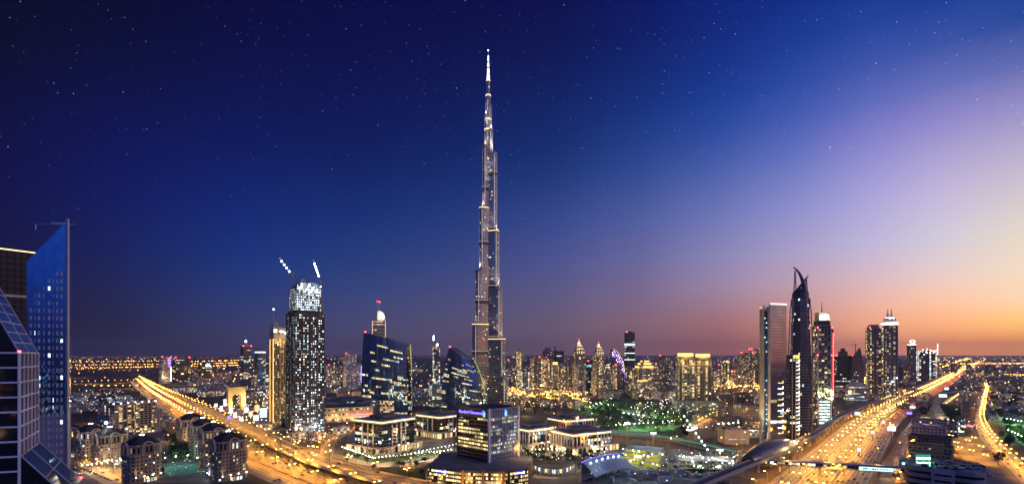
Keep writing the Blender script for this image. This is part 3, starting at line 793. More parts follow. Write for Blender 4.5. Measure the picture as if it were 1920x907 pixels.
for k in range(3):
    for i in range(90): dot(-1500 + i*34 + rf.random()*8, -330 - i*9 - k*26, 11, 1.6, 0 if k else 1, 2.4)
tag(far.build('distant_city_lights', ['sodium_far', 'white_far', 'cold_far']), 'countless small orange and white city lights spread to the horizon', 'city lights', kind='stuff')

# ------------------------------------------------------------------ buildings: common box tower
STY = {  # cell width, floor height, pane shares, recess, lit share, pattern, hues
 'res':   dict(cw=4.2, fh=3.5, fu=.5,  fv=.5,  lit=.26, mode='random', hues=(2,2,3,4)),
 'bal':   dict(cw=5.5, fh=3.4, fu=.78, fv=.62, lit=.24, mode='column', hues=(2,2,3)),
 'off':   dict(cw=3.2, fh=3.9, fu=.86, fv=.72, lit=.10, mode='strip',  hues=(2,3,4,5)),
 'strip': dict(cw=6.0, fh=3.9, fu=.96, fv=.5,  lit=.16, mode='strip',  hues=(3,4,4)),
 'raw':   dict(cw=4.6, fh=3.9, fu=.82, fv=.74, lit=.42, mode='column', hues=(4,4,2)),
}
def tower(name, label, px0, px1, ytop, Y, th=25, asp=1.0, style='res', c=(.3,.26,.21), cat='tower', group=None, slabs=True, piers=None,
          pent=True, red=0, foot=None, zbase=0, taper=1, recess=None, podium=None, glass='glass', cap=None, roofmat='roof', litmat='cool', **ov):
    w = (px1 - px0) / FOC * Y; t = abs(R(th))
    a = w / (math.cos(t) + asp * math.sin(t)); d = asp * a
    pm = (px0 + px1) / 2; X = xat(pm, Y); h = zat(ytop, Y)
    root = thing(name, label, cat, (X, Y, 0), face_to(pm, Y, th), group)
    root['_a'] = a; root['_d'] = d; root['_h'] = h
    k = dict(STY[style]); k.update(ov)
    if Y > 1300: k['fh'] = k['fh'] * max(1, Y / 1500); k['cw'] = k['cw'] * max(1, Y / 1500)
    if recess is None: recess = .35 if Y < 900 else 0
    mats = ['wall', glass, 'warm', 'yellow', litmat, 'teal', roofmat]
    f = foot or rect(a, d)
    b = MB(); sink = [] if Y < 760 else None
    grid_prism(b, f, zbase, h, capmat=6, rec=recess, sink=sink, **k)
    b.build('facade', mats, root, c)
    if sink: window_parts(sink, root, 60)
    if slabs and style in ('res', 'bal', 'raw'):
        s = MB(); nf = max(1, int(round((h - zbase) / k['fh']))); st = 1 if Y < 1000 else 2
        for i in range(st, nf, st): s.prism(grow(f, .55 if style != 'bal' else 1.0), zbase + i*(h-zbase)/nf - .18, zbase + i*(h-zbase)/nf + .2)
        s.build('floor_slab_bands', 'wall', root, tuple(v * 1.15 for v in c))
    if piers:
        s = MB()
        for x in np.linspace(-a/2, a/2, piers + 1):
            for y in (-d/2 - .3, d/2 + .3): s.box(x, y, zbase, h + 1, max(.9, a*.035), 1.4)
        np2 = max(1, int(piers * asp))
        for y in np.linspace(-d/2, d/2, np2 + 1):
            for x in (-a/2 - .3, a/2 + .3): s.box(x, y + .01, zbase, h + .9, 1.4, max(.9, d*.035))
        s.build('facade_piers', 'wall', root, tuple(v * 1.1 for v in c))
    p = MB()
    for sx, sy, ww, dd in ((0,-d/2,a+.6,.6),(0,d/2,a+.6,.6),(-a/2,0,.6,d-.6),(a/2,0,.6,d-.6)): p.box(sx, sy, h - .2, h + 1.6, ww, dd)
    if foot is None: p.build('parapet', 'wall', root, c)
    if pent:
        q = MB(); q.box(a*.05, 0, h + .02, h + max(3.5, .03*h), a*.5, d*.5); q.box(-a*.2, d*.1, h + .03, h + 2.6, a*.2, d*.22)
        q.build('plant_room', 'wall', root, tuple(v * .8 for v in c))
    for i in range(red):
        beacon(root, (-a/2 + .5) if i % 2 == 0 else (a/2 - .5), (-d/2 + .5) if i < 2 else (d/2 - .5), h + 1.5, Y=Y)
    if podium:
        q = MB(); pf = rect(a * podium[0], d * podium[0]); grid_prism(q, pf, 0, podium[1], cw=5, fh=4.5, fu=.7, fv=.6, lit=.5, hues=(2,3), capmat=6)
        q.build('podium', mats, root, c)
    return root, a, d, h
def crown_steps(root, a, d, h, steps, c, mat='wall', name='crown', lit=None):
    """stacked setbacks: (scale, height)"""
    b = MB(); z = h
    for s, hh in steps:
        b.prism(rect(a*s, d*s), z - .05, z + hh, 0); z += hh
    b.build(name, mat, root, c)
    if lit:
        k = MB(); zz = h
        for s, hh in steps:
            for y in (-d*s/2 - .25, d*s/2 + .25): k.box(0, y, zz + hh*.15, zz + hh*.7, a*s*.6, .3)
            for x in (-a*s/2 - .25, a*s/2 + .25): k.box(x, 0, zz + hh*.15, zz + hh*.7, .3, d*s*.6)
            zz += hh
        k.build('crown_light', lit, root)
    return z
def strips(root, specs, mat, name='light_strip'):
    for (x, y, z0, z1, w, d_) in specs:
        b = MB(); b.box(0, 0, 0, z1 - z0, w, d_); b.build(name, mat, root, loc=(x, y, z0))
def mast(root, x, y, z0, z1, r=.5, top=None, name='mast', mat='steel'):
    b = MB(); b.tube((x, y, z0), (x, y, z1), r, r * .3, 6); b.build(name, mat, root)
    if top:
        k = MB(); k.ball((x, y, z1 + .4), max(.8, r * 1.6), 8, 5); k.build('mast_light', top, root)

# ------------------------------------------------------------------ the tall spire: three winged plan with spiralling setbacks
Yb = 1200.0; mb_px = Yb / FOC
bx = xat(915.5, Yb)
burj = thing('skyscraper', 'very tall silver skyscraper with stepped wings tapering to a lit spire', 'skyscraper', (bx, Yb, 0), face_to(915.5, Yb, 0))
def stadium(L, r, ang, n=9):
    """wing from the core outwards with a rounded nose"""
    pts = [(-2, -r*1.05), (L - r, -r)] + [(L - r + r*math.sin(math.pi*k/n), -r*math.cos(math.pi*k/n)) for k in range(1, n)] + [(L - r, r), (-2, r*1.05)]
    c, s = math.cos(ang), math.sin(ang)
    return [(x*c - y*s, x*s + y*c) for x, y in pts]
bcol = (.25, .225, .205)
def burj_wing(ang, tiers, phase):
    z0 = 0
    for i, (ext, ztop) in enumerate(tiers):
        r = max(3.2, 11.5 - i * 1.15)
        L = ext
        f = stadium(L, r, ang)
        b = MB()
        n = len(f)
        fh = 4.2
        grid_prism(b, f[:], z0, ztop, cw=3.4, fh=fh, fu=.72, fv=.62, lit=.045, hues=(2,2,3,4), capmat=0)
        b.build('wing_tier', ['wall', 'bronze', 'warm', 'yellow', 'cool', 'teal'], burj, bcol)
        s = MB(); nf = int((ztop - z0) / fh)
        for k in range(1, nf + 1): s.prism(stadium(L + .7, r + .7, ang), z0 + k*fh - .45, z0 + k*fh + .15)
        s.build('floor_fin_bands', 'metal', burj, (.44, .4, .36))
        # glazed plant floors: a darker ring with warm light
        q = MB(); q.prism(stadium(L + .9, r + .9, ang), ztop - 5.5, ztop - .6, 0); q.build('plant_floor_ring', 'metal', burj, (.3,.22,.17))
        k_ = MB(); k_.prism(stadium(L + .4, r + .5, ang), ztop, ztop + 1.3, 0); k_.build('terrace_parapet', 'cornice' if i in (1, 3) else 'metal', burj, (.5,.5,.5))
        # uplights on the terrace, washing the set back wall above
        if i < len(tiers) - 1:
            c, s_ = math.cos(ang), math.sin(ang); d0 = (L + tiers[i+1][0]) / 2
            light('SPOT', (c*(L - 1), s_*(L - 1), ztop + 2), 70000 if i < 2 else 190000, (1,.8,.66), burj, 1.0, 95, .7, aim=(-c*.22, -s_*.22, 1))
        # slim light line up the nose
        for sd in (-1, 1):
            aa = ang; px_ = (L - r*.35) ; py_ = sd * (r*.82 + .75)
            st_ = MB(); st_.box(0, 0, 0, ztop - z0 - 8, .35, .35)
            st_.build('edge_light', emit_edge, burj, loc=(px_*math.cos(aa) - py_*math.sin(aa), px_*math.sin(aa) + py_*math.cos(aa), z0 + 4))
        z0 = ztop
emit_edge = emit('edge_light', (1,.82,.72), 1.5)
zz = lambda y: zat(y, Yb)
s60 = math.sin(R(62))
def ext(px_off): return px_off * mb_px / s60 - 3.5
MECH = [118, 236, 372, 500]
def burj_rings(ang, tiers, power):
    for z in (MECH if ang > 0 else [m_ + 34 for m_ in MECH]):
        i = next((k for k, (e_, zt_) in enumerate(tiers) if zt_ > z + 12), None)
        if i is None: continue
        L = tiers[i][0]; r = max(3.2, 11.5 - i * 1.15)
        q = MB(); q.prism(stadium(L + 1.0, r + 1.0, ang), z, z + 8); q.build('plant_floor_ring', 'metal', burj, (.1,.08,.075))
        q = MB(); q.prism(stadium(L + 1.3, r + 1.3, ang), z + 8.02, z + 9.4); q.build('ring_light', ring_e, burj)
        for sd in (-1, 1):
            c, s = math.cos(ang), math.sin(ang); u, v = L - r*.4, sd*(r + 13)
            light('SPOT', (u*c - v*s, u*s + v*c, z + 9), power, (1,.86,.74), burj, 1.0, 80, .9, aim=(sd*s*.22 - c*.05, -sd*c*.22 - s*.05, 1))
ring_e = emit('ring_light', (1,.8,.62), .4)
T_R = [(ext(38.5), zz(707)), (ext(33.5), zz(636)), (ext(27.5), zz(543)), (ext(21.8), zz(435)), (ext(18), zz(290)), (11, zz(244)), (8, zz(199))]
T_L = [(ext(34.5), zz(680)), (ext(31.5), zz(609)), (ext(25.5), zz(509)), (ext(18.5), zz(392)), (ext(10.5) + 3, zz(276)), (8, zz(215)), (6, zz(185))]
burj_rings(R(-28), T_R, 60000); burj_rings(R(208), T_L, 30000)
burj_wing(R(-28), [(ext(38.5), zz(707)), (ext(33.5), zz(636)), (ext(27.5), zz(543)), (ext(21.8), zz(435)), (ext(18), zz(290)), (11, zz(244)), (8, zz(199))], 0)
burj_wing(R(208), [(ext(34.5), zz(680)), (ext(31.5), zz(609)), (ext(25.5), zz(509)), (ext(18.5), zz(392)), (ext(10.5) + 3, zz(276)), (8, zz(215)), (6, zz(185))], 1)
burj_wing(R(90), [(44, zz(660)), (36, zz(575)), (30, zz(470)), (22, zz(350)), (15, zz(262))], 0)
b = MB()
core = [(9.0, 0, zz(300)), (7.6, zz(300), zz(225)), (6.0, zz(225), zz(180)), (4.4, zz(180), zz(152))]
for r, a0, a1 in core:
    hexa = [(r*math.cos(R(60*k+30)), r*math.sin(R(60*k+30))) for k in range(6)]
    grid_prism(b, hexa, a0, a1, cw=4, fh=4.2, fu=.7, fv=.6, lit=.06, hues=(2,3,4))
b.build('core', ['wall', 'bronze', 'warm', 'yellow', 'cool', 'teal'], burj, (.42,.4,.39))
s = MB()
for r, a0, a1 in core:
    hexa = [((r+.5)*math.cos(R(60*k+30)), (r+.5)*math.sin(R(60*k+30))) for k in range(6)]
    zc = max(a0, zz(300))
    while zc + 4.2 < a1: zc += 4.2; s.prism(hexa, zc - .3, zc + .2)
s.build('core_fin_bands', 'metal', burj, (.6,.58,.56))
b = MB(); b.lathe(0, 0, [(3.6, zz(152)), (3.2, zz(150)), (2.4, zz(140)), (2.2, zz(128)), (1.3, zz(118)), (1.1, zz(104)), (.5, zz(100)), (.35, zz(96))], 12)
b.build('spire', 'steel', burj)
sp_e = emit('spire_light', (.98,.92,1), 2.2)
for (y0, y1, r) in ((151,141,3.3),(139,129,2.6),(126,119,2.2),(116,105,1.5)):
    b = MB(); b.lathe(0, 0, [(r+.12, zz(y0)), (r*.93+.12, zz(y1))], 12, cap=False); b.build('spire_light_band', sp_e, burj)
for y_, r_ in ((152, 4.6), (180, 6.2), (225, 7.9), (244, 9), (300, 9.3)):
    b = MB(); b.lathe(0, 0, [(r_, zz(y_) - 1), (r_ + .4, zz(y_)), (r_, zz(y_) + 1.4)], 12, cap=False); b.build('terrace_light', 'cornice', burj)
b = MB(); b.ball((0,0,zz(95)), 1.5, 8, 5); b.build('mast_light', 'whitelight', burj)
for k in range(5):
    z_ = zz((500, 400, 290, 230, 190)[k]); a_ = R((-90, -90, -90, -60, -120)[k]); d_ = (30, 26, 20, 16, 14)[k]
    light('SPOT', (d_*math.cos(a_), d_*math.sin(a_), z_ - 60), 90000, (1,.84,.74), burj, 1, 60, .8, aim=(-math.cos(a_)*.3, -math.sin(a_)*.3, 1))
b = MB()
for k in range(3):
    a_ = R((-28, 208, 90)[k]); b.prism(stadium(62, 24, a_), 0, 9 + k * .3, 0)
b.build('podium', 'wall', burj, (.3,.27,.22))

# ------------------------------------------------------------------ left edge: gridded glass pyramid block, slanted tower, black tower
def crystal():
    Yc = 122.0
    root = thing('glass_building', 'glass building with white gridded facade, sloping roof and slanted glass skirt at far left', 'building', (0, 0, 0))
    p = lambda px, py, Y: (xat(px, Y), Y, zat(py, Y))
    # plan corners: C the near right corner, B right end of the side face
    C = np.array([xat(36, Yc), Yc]); Bk = np.array([xat(71, Yc + 17), Yc + 17]); A = np.array([xat(-60, Yc - 3), Yc - 3]); D = A + (Bk - C) * 1.0
    ze = zat(661, Yc); zr = zat(578, Yc)
    m = MB(); foot = [tuple(A), tuple(C), tuple(Bk), tuple(D)]
    def wallgrid(p0, p1, z0, z1, cw, fh, name):
        b = MB(); grid_wall(b, p0, p1, z0, z1, cw, fh, fu=.965, fv=.955, rec=.12, lit=0, gl=1)
        b.build(name, ['wall', 'navyg', 'warm', 'yellow', 'cool', 'teal'], root, (.5, .53, .58))
        L = np.linalg.norm(p1 - p0); t = (p1 - p0) / L; nr = np.array([t[1], -t[0]]); f = MB()
        n = int(round(L / cw))
        for i in range(n + 1):
            q = p0 + t * (L * i / n) + nr * .12; f.box(q[0], q[1], z0, z1, .34, .34, math.atan2(t[1], t[0]))
        nv = int(round((z1 - z0) / fh))
        for j in range(nv + 1):
            q = (p0 + p1) / 2 + nr * .1; f.box(q[0], q[1], z0 + j*(z1-z0)/nv - .2, z0 + j*(z1-z0)/nv + .2, L, .26, math.atan2(t[1], t[0]))
        f.build('facade_grid', 'wall', root, (.72, .78, .86))
    M['navyg'] = M['glass']
    wallgrid(A, C, 20, ze, 4.1, 3.55, 'front_glazing')
    wallgrid(C, Bk, 20, ze, 4.2, 3.55, 'side_glazing')
    # roof rising to the left: ridge off the frame
    b = MB(); lift = zr - ze
    A3 = (*A, ze + lift*1.9); D3 = (*D, ze + lift*1.9); C3 = (*C, ze); B3 = (*Bk, ze)
    b.quads([[C3, B3, D3, A3]], 0); b.quads([[(*A, ze), (*C, ze), A3, A3], [(*Bk, ze), (*D, ze), D3, D3]], 1)
    b.build('sloping_roof', ['bronze', 'glass'], root)
    f = MB()
    for k in range(9):
        t = k / 8; pa = np.array(C3) * (1-t) + np.array(A3) * t; pb = np.array(B3) * (1-t) + np.array(D3) * t
        f.tube(pa, pb, .14, n=4)
    for k in range(3):
        t = k / 2; pa = np.array(C3) * (1-t) + np.array(B3) * t; pb = np.array(A3) * (1-t) + np.array(D3) * t
        f.tube(pa, pb, .16, n=4)
    f.build('roof_ribs', 'metal', root, (.5,.52,.58))
    # skirt flaring out at the foot of the side face
    s0, s1 = zat(862, Yc), zat(829, Yc + 17)
    out = np.array([(Bk - C)[1], -(Bk - C)[0]]); out /= np.linalg.norm(out)
    q = [(*(C + out*.3), s0 + 1), (*(Bk + out*.3), s1), (*(Bk + out*9), s1 - 11), (*(C + out*9), s0 - 10.5)]
    b = MB(); b.quads([[q[3], q[2], q[1], q[0]]], 0)
    b.quads([[q[0], q[3], (q[3][0], q[3][1], 0), (q[0][0], q[0][1], 0)], [q[2], q[1], (q[1][0], q[1][1], 0), (q[2][0], q[2][1], 0)], [q[3], q[2], (q[2][0], q[2][1], 0), (q[3][0], q[3][1], 0)]], 1)
    b.build('slanted_skirt', ['glass', 'glass'], root)
    f = MB(); q = [np.array(v) for v in q]
    for t in (0, .5, 1):
        f.tube(q[0]*(1-t) + q[1]*t, q[3]*(1-t) + q[2]*t, .16, n=4); f.tube(q[0]*(1-t) + q[3]*t, q[1]*(1-t) + q[2]*t, .16, n=4)
    f.build('skirt_ribs', 'metal', root, (.5,.55,.62))
    # back and the left hand skirt
    b = MB(); b.prism(foot, 0, 20, 0); b.prism([tuple(p_ * .999 + np.array([0, .2])) for p_ in (D, Bk)] + [tuple(Bk * 1.06), tuple(D * 1.06)], 0, ze, 0)
    b.build('rear_block', 'wall', root, (.12,.13,.16))
    for v in ((C[0], C[1], ze + .3), tuple(q[2] + np.array([0,0,.3])), tuple(q[3] + np.array([0,0,.3]))):
        k = MB(); k.ball(v, .33, 8, 5); k.build('aviation_light', 'red', root)
    k = MB(); k.box(xat(107, 142), 142, zat(900, 142) - 6, zat(884, 142), .9, .9); k.build('neon_sign', 'purple', root)
crystal()

def slanted():
    Ys = 255.0
    root = thing('glass_tower', 'tall blue mirrored tower with a diagonal sliced top at left', 'tower', (0, 0, 0))
    A = np.array([xat(50, Ys), Ys]); B_ = np.array([xat(126, Ys + 6), Ys + 6]); E = np.array([xat(133, Ys + 30), Ys + 30]); F = A + (E - B_)
    zt, zl = zat(408, Ys), zat(490, Ys)
    zmid = zat(778, Ys)
    L = np.linalg.norm(B_ - A); t = (B_ - A) / L; nr = np.array([t[1], -t[0]])
    b = MB(); nu_ = 11
    for k in range(nu_):                       # single panes, each a hair out of true
        u0, u1 = k/nu_, (k+1)/nu_; z = zmid
        while True:
            t0, t1 = zl + (zt-zl)*u0, zl + (zt-zl)*u1
            if z >= t1 - .05: break
            z2 = z + 3.75; P = lambda u, zq: np.array([*(A + t*(u*L) + nr*rng.uniform(-.012,.012)), zq])
            q = [P(u0, min(z, t0)), P(u1, z), P(u1, min(z2, t1)), P(u0, min(z2, t0))]
            b.quads([q], 0, rng.uniform(.87, 1.1)); z = z2
    b.poly([(*B_, zmid), (*E, zmid), (*E, zt), (*B_, zt)], 1)
    b.poly([(*E, zmid), (*F, zmid), (*F, zl), (*E, zt)], 1)
    b.poly([(*F, zmid), (*A, zmid), (*A, zl), (*F, zl)], 1)
    b.poly([(*A, zl), (*B_, zt), (*E, zt), (*F, zl)], 2)
    b.build('glass_shaft', ['pane', 'deepglass', 'roof'], root)
    b = MB(); b.prism([tuple(A - nr*-.25), tuple(B_ + nr*.25), tuple(E), tuple(F)], 0, zmid, 0); b.build('stone_base', 'wall', root, (.24,.24,.27))
    # bright window panes in the sheer glass, growing wider towards the base
    nfl = 42; panes = 0
    cols = [(.10,.055),(.2,.02),(.3,.06),(.42,.03),(.55,.06),(.65,.02),(.75,.05),(.86,.06)]
    g1 = MB(); g2 = MB()
    for i in range(nfl):
        z = 8 + i * 3.75
        for u, w in cols:
            zt_here = zl + (zt - zl) * u
            if z > zt_here - 22 or (z > zl - 4 and rng.random() < .7): continue
            ww = w * L * .5
            pa = A + t * (u*L - ww) + nr * (.06 if z > zmid else .32); pb = A + t * (u*L + ww) + nr * (.06 if z > zmid else .32)
            if rng.random() < (.05 if z < zl else .02): continue
            k = g2 if rng.random() < .07 else g1
            k.quads([[(*pa, z), (*pb, z), (*pb, z + 2), (*pa, z + 2)]], 0, .4 + rng.random())
    g1.build('clear_panes', principled('pale_pane', (.42,.45,.52), .35, 0, .5), root)['kind'] = 'stuff'
    o = g2.build('lit_panes', 'cool', root); o['kind'] = 'stuff'
    f = MB()
    for i in range(60):
        z = zmid + i * 3.75
        if z > zt - 4: break
        u0 = 0 if z < zl else (z - zl) / (zt - zl)
        pa = A + t * (u0 * L) + nr*.02; pb = B_ + nr*.02
        f.quads([[(*pa, z), (*pb, z), (*pb, z + .22), (*pa, z + .22)]])
    f.build('floor_joint_lines', 'deepglass', root)
    b = MB(); q = B_ + nr * .3; b.box(q[0] + .2, q[1], 0, zt + 1, 1.2, 1.2); b.build('corner_fin', 'metal', root, (.28,.3,.42))
    # the paler rear half behind the slice
    b = MB(); z1 = zat(472, Ys + 20)
    b.prism([tuple(F + t*.5), tuple(F + t*7.5), tuple(F + t*7.5 + np.array([0, 8])), tuple(F + t*.5 + np.array([0, 8]))], 0, [z1]*4); b.build('rear_shaft', 'wall', root, (.5,.55,.6))
    # window washing gantry on the peak
    b = MB(); pk = (*((B_ + E)/2), zt); b.tube(pk, (pk[0], pk[1], zt + 2), .3); b.tube((pk[0] + 3, pk[1], zt + 1.2), (pk[0] - 16, pk[1] - 2, zt + .9), .26, n=5)
    b.tube((pk[0] - 16, pk[1] - 2, zt + 1), (pk[0] - 16, pk[1] - 2, zt - 2), .2, n=5); b.box(pk[0] - 5, pk[1] - 1, zt + .8, zt + 2, 7, .5); b.build('roof_gantry', 'steel', root)
slanted()

def blacktower():
    Yt = 330.0
    root, a, d, h = tower('dark_tower', 'black tower with a gold lit roof edge behind the slanted blue tower', -40, 49, 474, Yt, 12, .9, 'off', (.016,.016,.02), lit=.015, slabs=False, pent=False, glass='dark')
    k = MB()
    for x in np.linspace(-a/2, a/2, 30): k.box(x, -d/2 - .5, h + .5, h + 1.2, 1.1, .3)
    for y in np.linspace(-d/2, d/2, 26): k.box(a/2 + .5, y, h + .5, h + 1.2, .3, 1.1)
    k.build('roof_edge_lights', 'cornice', root)
    z = zat(556, Yt); b = MB(); b.prism(rect(a + .8, d + .8), z - .8, z + .8); b.build('floor_band', 'metal', root, (.3,.32,.33))
    for i in range(9):
        b = MB(); b.box(0, 0, 0, 1.0, .5, .5); b.build('wall_light', 'cornice', root, loc=(a/2 + .2, -d/2 + .6, z - 4 - i * 9))
blacktower()

# ------------------------------------------------------------------ domed residences
def residence(px, pyroof, Y, wpx, th, label, proto={}):
    h_e = zat(pyroof, Y)             # eaves height
    w = wpx / FOC * Y / (math.cos(R(abs(th))) + .8 * math.sin(R(abs(th))))
    root = thing('domed_residence', label, 'apartment block', (xat(px, Y), Y, 0), face_to(px, Y, th), 'domed residences')
    c = (.29,.225,.16); d = w * .8
    hb = h_e - 9
    f = [(-w/2+3,-d/2),(w/2-3,-d/2),(w/2,-d/2+3),(w/2,d/2-3),(w/2-3,d/2),(-w/2+3,d/2),(-w/2,d/2-3),(-w/2,-d/2+3)]
    b = MB(); sink = []
    grid_prism(b, f, 0, hb, cw=3.2, fh=3.3, fu=.42, fv=.5, rec=.4, lit=.17, hues=(2,2,3,4), sink=sink, capmat=0)
    b.build('facade', FM, root, c)
    window_parts(sink, root, 45)
    s = MB()
    for z in (4.5, hb - 7, hb): s.prism(grow(f, .7), z - .3, z + .5)
    s.build('string_course', 'wall', root, (.38,.31,.24))
    # balcony stacks: curved trays in front of the middle and the left flank
    for (bx_, by_, nx, ny) in ((0, -d/2, 0, -1), (-w/2, 0, -1, 0), (w/2, 0, 1, 0)):
        k = MB()
        for i in range(1, int(hb / 3.3) - 1):
            z = i * 3.3
            pts = [(bx_ - ny*x_*0 + (x_ if ny else nx*(2.0*math.sqrt(max(0,1-(x_/3.4)**2)))), by_ + (ny*(2.0*math.sqrt(max(0,1-(x_/3.4)**2))) if ny else x_)) for x_ in np.linspace(-3.4, 3.4, 9)]
            if ny < 0: pts = pts
            else: pts = pts[::-1] if nx < 0 else pts
            k.prism(pts, z - .2, z + .9)
        k.build('balcony_stack', 'wall', root, (.33,.26,.2))
    # recessed top storey, arches and the dark hipped dome
    t = MB(); f2 = [(x*.86, y*.86) for x, y in f]
    grid_prism(t, f2, hb, h_e, cw=3.5, fh=8.5, fu=.5, fv=.6, rec=.3, lit=.18, hues=(2,3,4)); t.build('top_storey', FM, root, c)
    r = MB(); f3 = [(x*1.0, y*1.0) for x, y in f]
    r.prism(f3, h_e, h_e + .9, 1); r.prism([(x*.97, y*.97) for x, y in f], h_e + .9, h_e + 4.4, 0, taper=.72); r.prism([(x*.7, y*.7) for x, y in f], h_e + 4.4, h_e + 7.4, 0, taper=.45); r.prism([(x*.315, y*.315) for x, y in f], h_e + 7.4, h_e + 8.6, 0, taper=.4)
    r.build('dome_roof', ['tile', 'wall'], root, (.45,.4,.33))
    for (ax, ay, rot) in ((0, -d/2 - .5, 0), (-w/2 - .5, 0, R(90)), (w/2 + .5, 0, R(90))):
        k = MB(); ra = 5.4; zc = h_e - 1.6; n = 12
        def ring(a, rr): return (rr*math.cos(a), zc + rr*math.sin(a))
        for i in range(n):
            a0, a1 = math.pi*i/n, math.pi*(i+1)/n
            sec = [ring(a0, ra), ring(a1, ra), ring(a1, ra-1.1), ring(a0, ra-1.1)]
            co, si = math.cos(rot), math.sin(rot)
            fr = [(ax + u*co + .6*si, ay + u*si - .6*co, z) for u, z in sec]; bk = [(ax + u*co - 1.6*si, ay + u*si + 1.6*co, z) for u, z in sec]
            k.quads([[fr[3], fr[2], fr[1], fr[0]], [fr[0], fr[1], bk[1], bk[0]], [bk[3], bk[2], fr[2], fr[3]], bk])
        for sx in (-ra + .4, ra - .4):
            co, si = math.cos(rot), math.sin(rot); k.box(ax + sx*co, ay + sx*si, hb, zc, .8, 2.2, rot)
        k.build('roof_arch', 'wall', root, (.44,.36,.28))
    m_ = MB(); m_.tube((0,0,h_e+8.4), (0,0,h_e+14), .18, n=5); m_.build('finial', 'steel', root)
    for k_ in range(4):
        q = MB(); q.ball((0,0,0), .42, 8, 5); q.build('roof_lamp', 'coolight', root, loc=(1.8*math.cos(k_*1.57), 1.8*math.sin(k_*1.57), h_e + 9))
    # wall washers at the foot
    for x in np.linspace(-w*.4, w*.4, 4):
        q = MB(); q.box(0,0,0,.5,.6,.3); q.build('wall_washer', 'globe', root, loc=(x, -d/2 - 1.2, 5))
        light('SPOT', (x, -d/2 - 2.2, 4.5), 3800, WARM, root, .3, 70, .8, aim=(0, .12, 1))
    light('SPOT', (-w/2 - 2.4, 0, 4.5), 1500, WARM, root, .3, 70, .8, aim=(.12, 0, 1))
    # low entrance block
    e = MB(); grid_prism(e, rect(9, 5, 0, -d/2 - 4.4), 0, 4.6, cw=3, fh=4.6, fu=.7, fv=.7, lit=.9, hues=(2,4)); e.build('entrance_block', FM, root, c)
    return root
residence(266, 832, 486, 66, 26, 'domed residence nearest the blue slanted tower, with lit finial and warm washed base')
residence(206, 815, 560, 58, 26, 'domed residence with a blazing white roof lamp, left of the nearest one')
residence(170, 808, 590, 52, 26, 'half hidden domed residence behind the one with the blazing roof lamp')
residence(128, 806, 600, 50, 26, 'domed residence mostly hidden behind the blue slanted tower')
residence(428, 825, 492, 68, 26, 'domed residence beside the left highway, nearest to the roadway')
residence(400, 806, 545, 54, 26, 'domed residence second from the highway, behind the nearest to the roadway')
residence(380, 797, 590, 50, 26, 'domed residence third from the highway with only its dark dome showing')
residence(358, 786, 640, 50, 26, 'domed residence farthest up the highway with a round arch')
sl = thing('roof_floodlight', 'blazing white floodlight on a mast above a dark dome', 'floodlight', (xat(199, 555), 555, 0))
b = MB(); b.tube((0,0,zat(806,555)), (0,0,zat(794,555)), .2); b.build('pole', 'steel', sl)
b = MB(); b.ball((0,0,zat(792,555)), 1.5, 10, 6); b.build('lamp', 'coolight', sl)
light('POINT', (0, -2, zat(792,555) + 1.5), 14000, COLD, sl, 1)

# stepped hotel block behind the residences
root, a, d, h = tower('apartment_block', 'broad stepped apartment block with violet roof lamps behind the domed residences', 206, 284, 757, 770, 26, .5, 'bal', (.34,.29,.25), lit=.3, podium=(1.1, 12), cat='apartment block')
for sx in (-1, 1):
    b = MB(); grid_prism(b, rect(a*.2, d*1.25, sx*a*.53, 0), 0, h - 9, cw=3.6, fh=3.4, fu=.5, fv=.5, lit=.15, hues=(2,3)); b.build('side_wing', FM, root, (.36,.31,.27))
b = MB(); grid_prism(b, rect(a*.1, d*.3, 0, -d*.55), 0, h + 3, cw=3, fh=3.4, fu=.7, fv=.6, lit=.6, hues=(2,)); b.build('stair_tower', FM, root, (.36,.31,.27))
for x in np.linspace(-a*.5, a*.5, 7):
    k = MB(); k.ball((0,0,0), 1.1, 8, 5); k.build('roof_lamp', 'pinkwhite', root, loc=(x, -d*.45, h + 3.2))

# ------------------------------------------------------------------ golden hotel, tower under construction, cranes
root, a, d, h = tower('hotel_tower', 'sand coloured hotel tower washed gold by column lights, crest sign and tall mast on top', 506, 540, 636, 842, 18, .9, 'res', (.42,.32,.17), lit=.42, hues=(2,2,3), pent=False, cw=3, podium=None)
b = MB(); grid_prism(b, rect(a*.96, d*.96), h + .1, h + 20, cw=6, fh=20, fu=.3, fv=.3, lit=0, capmat=0); b.build('sign_storey', FM, root, (.45,.37,.26))
b = MB(); b.prism(rect(a*.34, d*.5, -a*.22), h + 20, h + 29, taper=.55); b.build('roof_pavilion', 'wall', root, (.5,.42,.32))
for k, (x, w_) in enumerate(((-9, 5), (-1.5, 1.2), (.8, 1.2), (3, 1.2), (6, 3), (10, 3))):
    b = MB(); b.box(0, 0, 0, 3.2 if k else 5, w_ * .8, .4); b.build('sign_letter', 'whitelight', root, loc=(x, -d*.48 - .5, h + 11 - (k > 3) * 2))
mast(root, -a*.4, -d*.2, h, zat(581, 842), .7, 'coolight')
strips(root, [(-a/2 - .4, -d/2 - .4, 6, h, .8, .8), (-a/2 - .4, d*.2, 6, h, .6, .6)], 'gold')
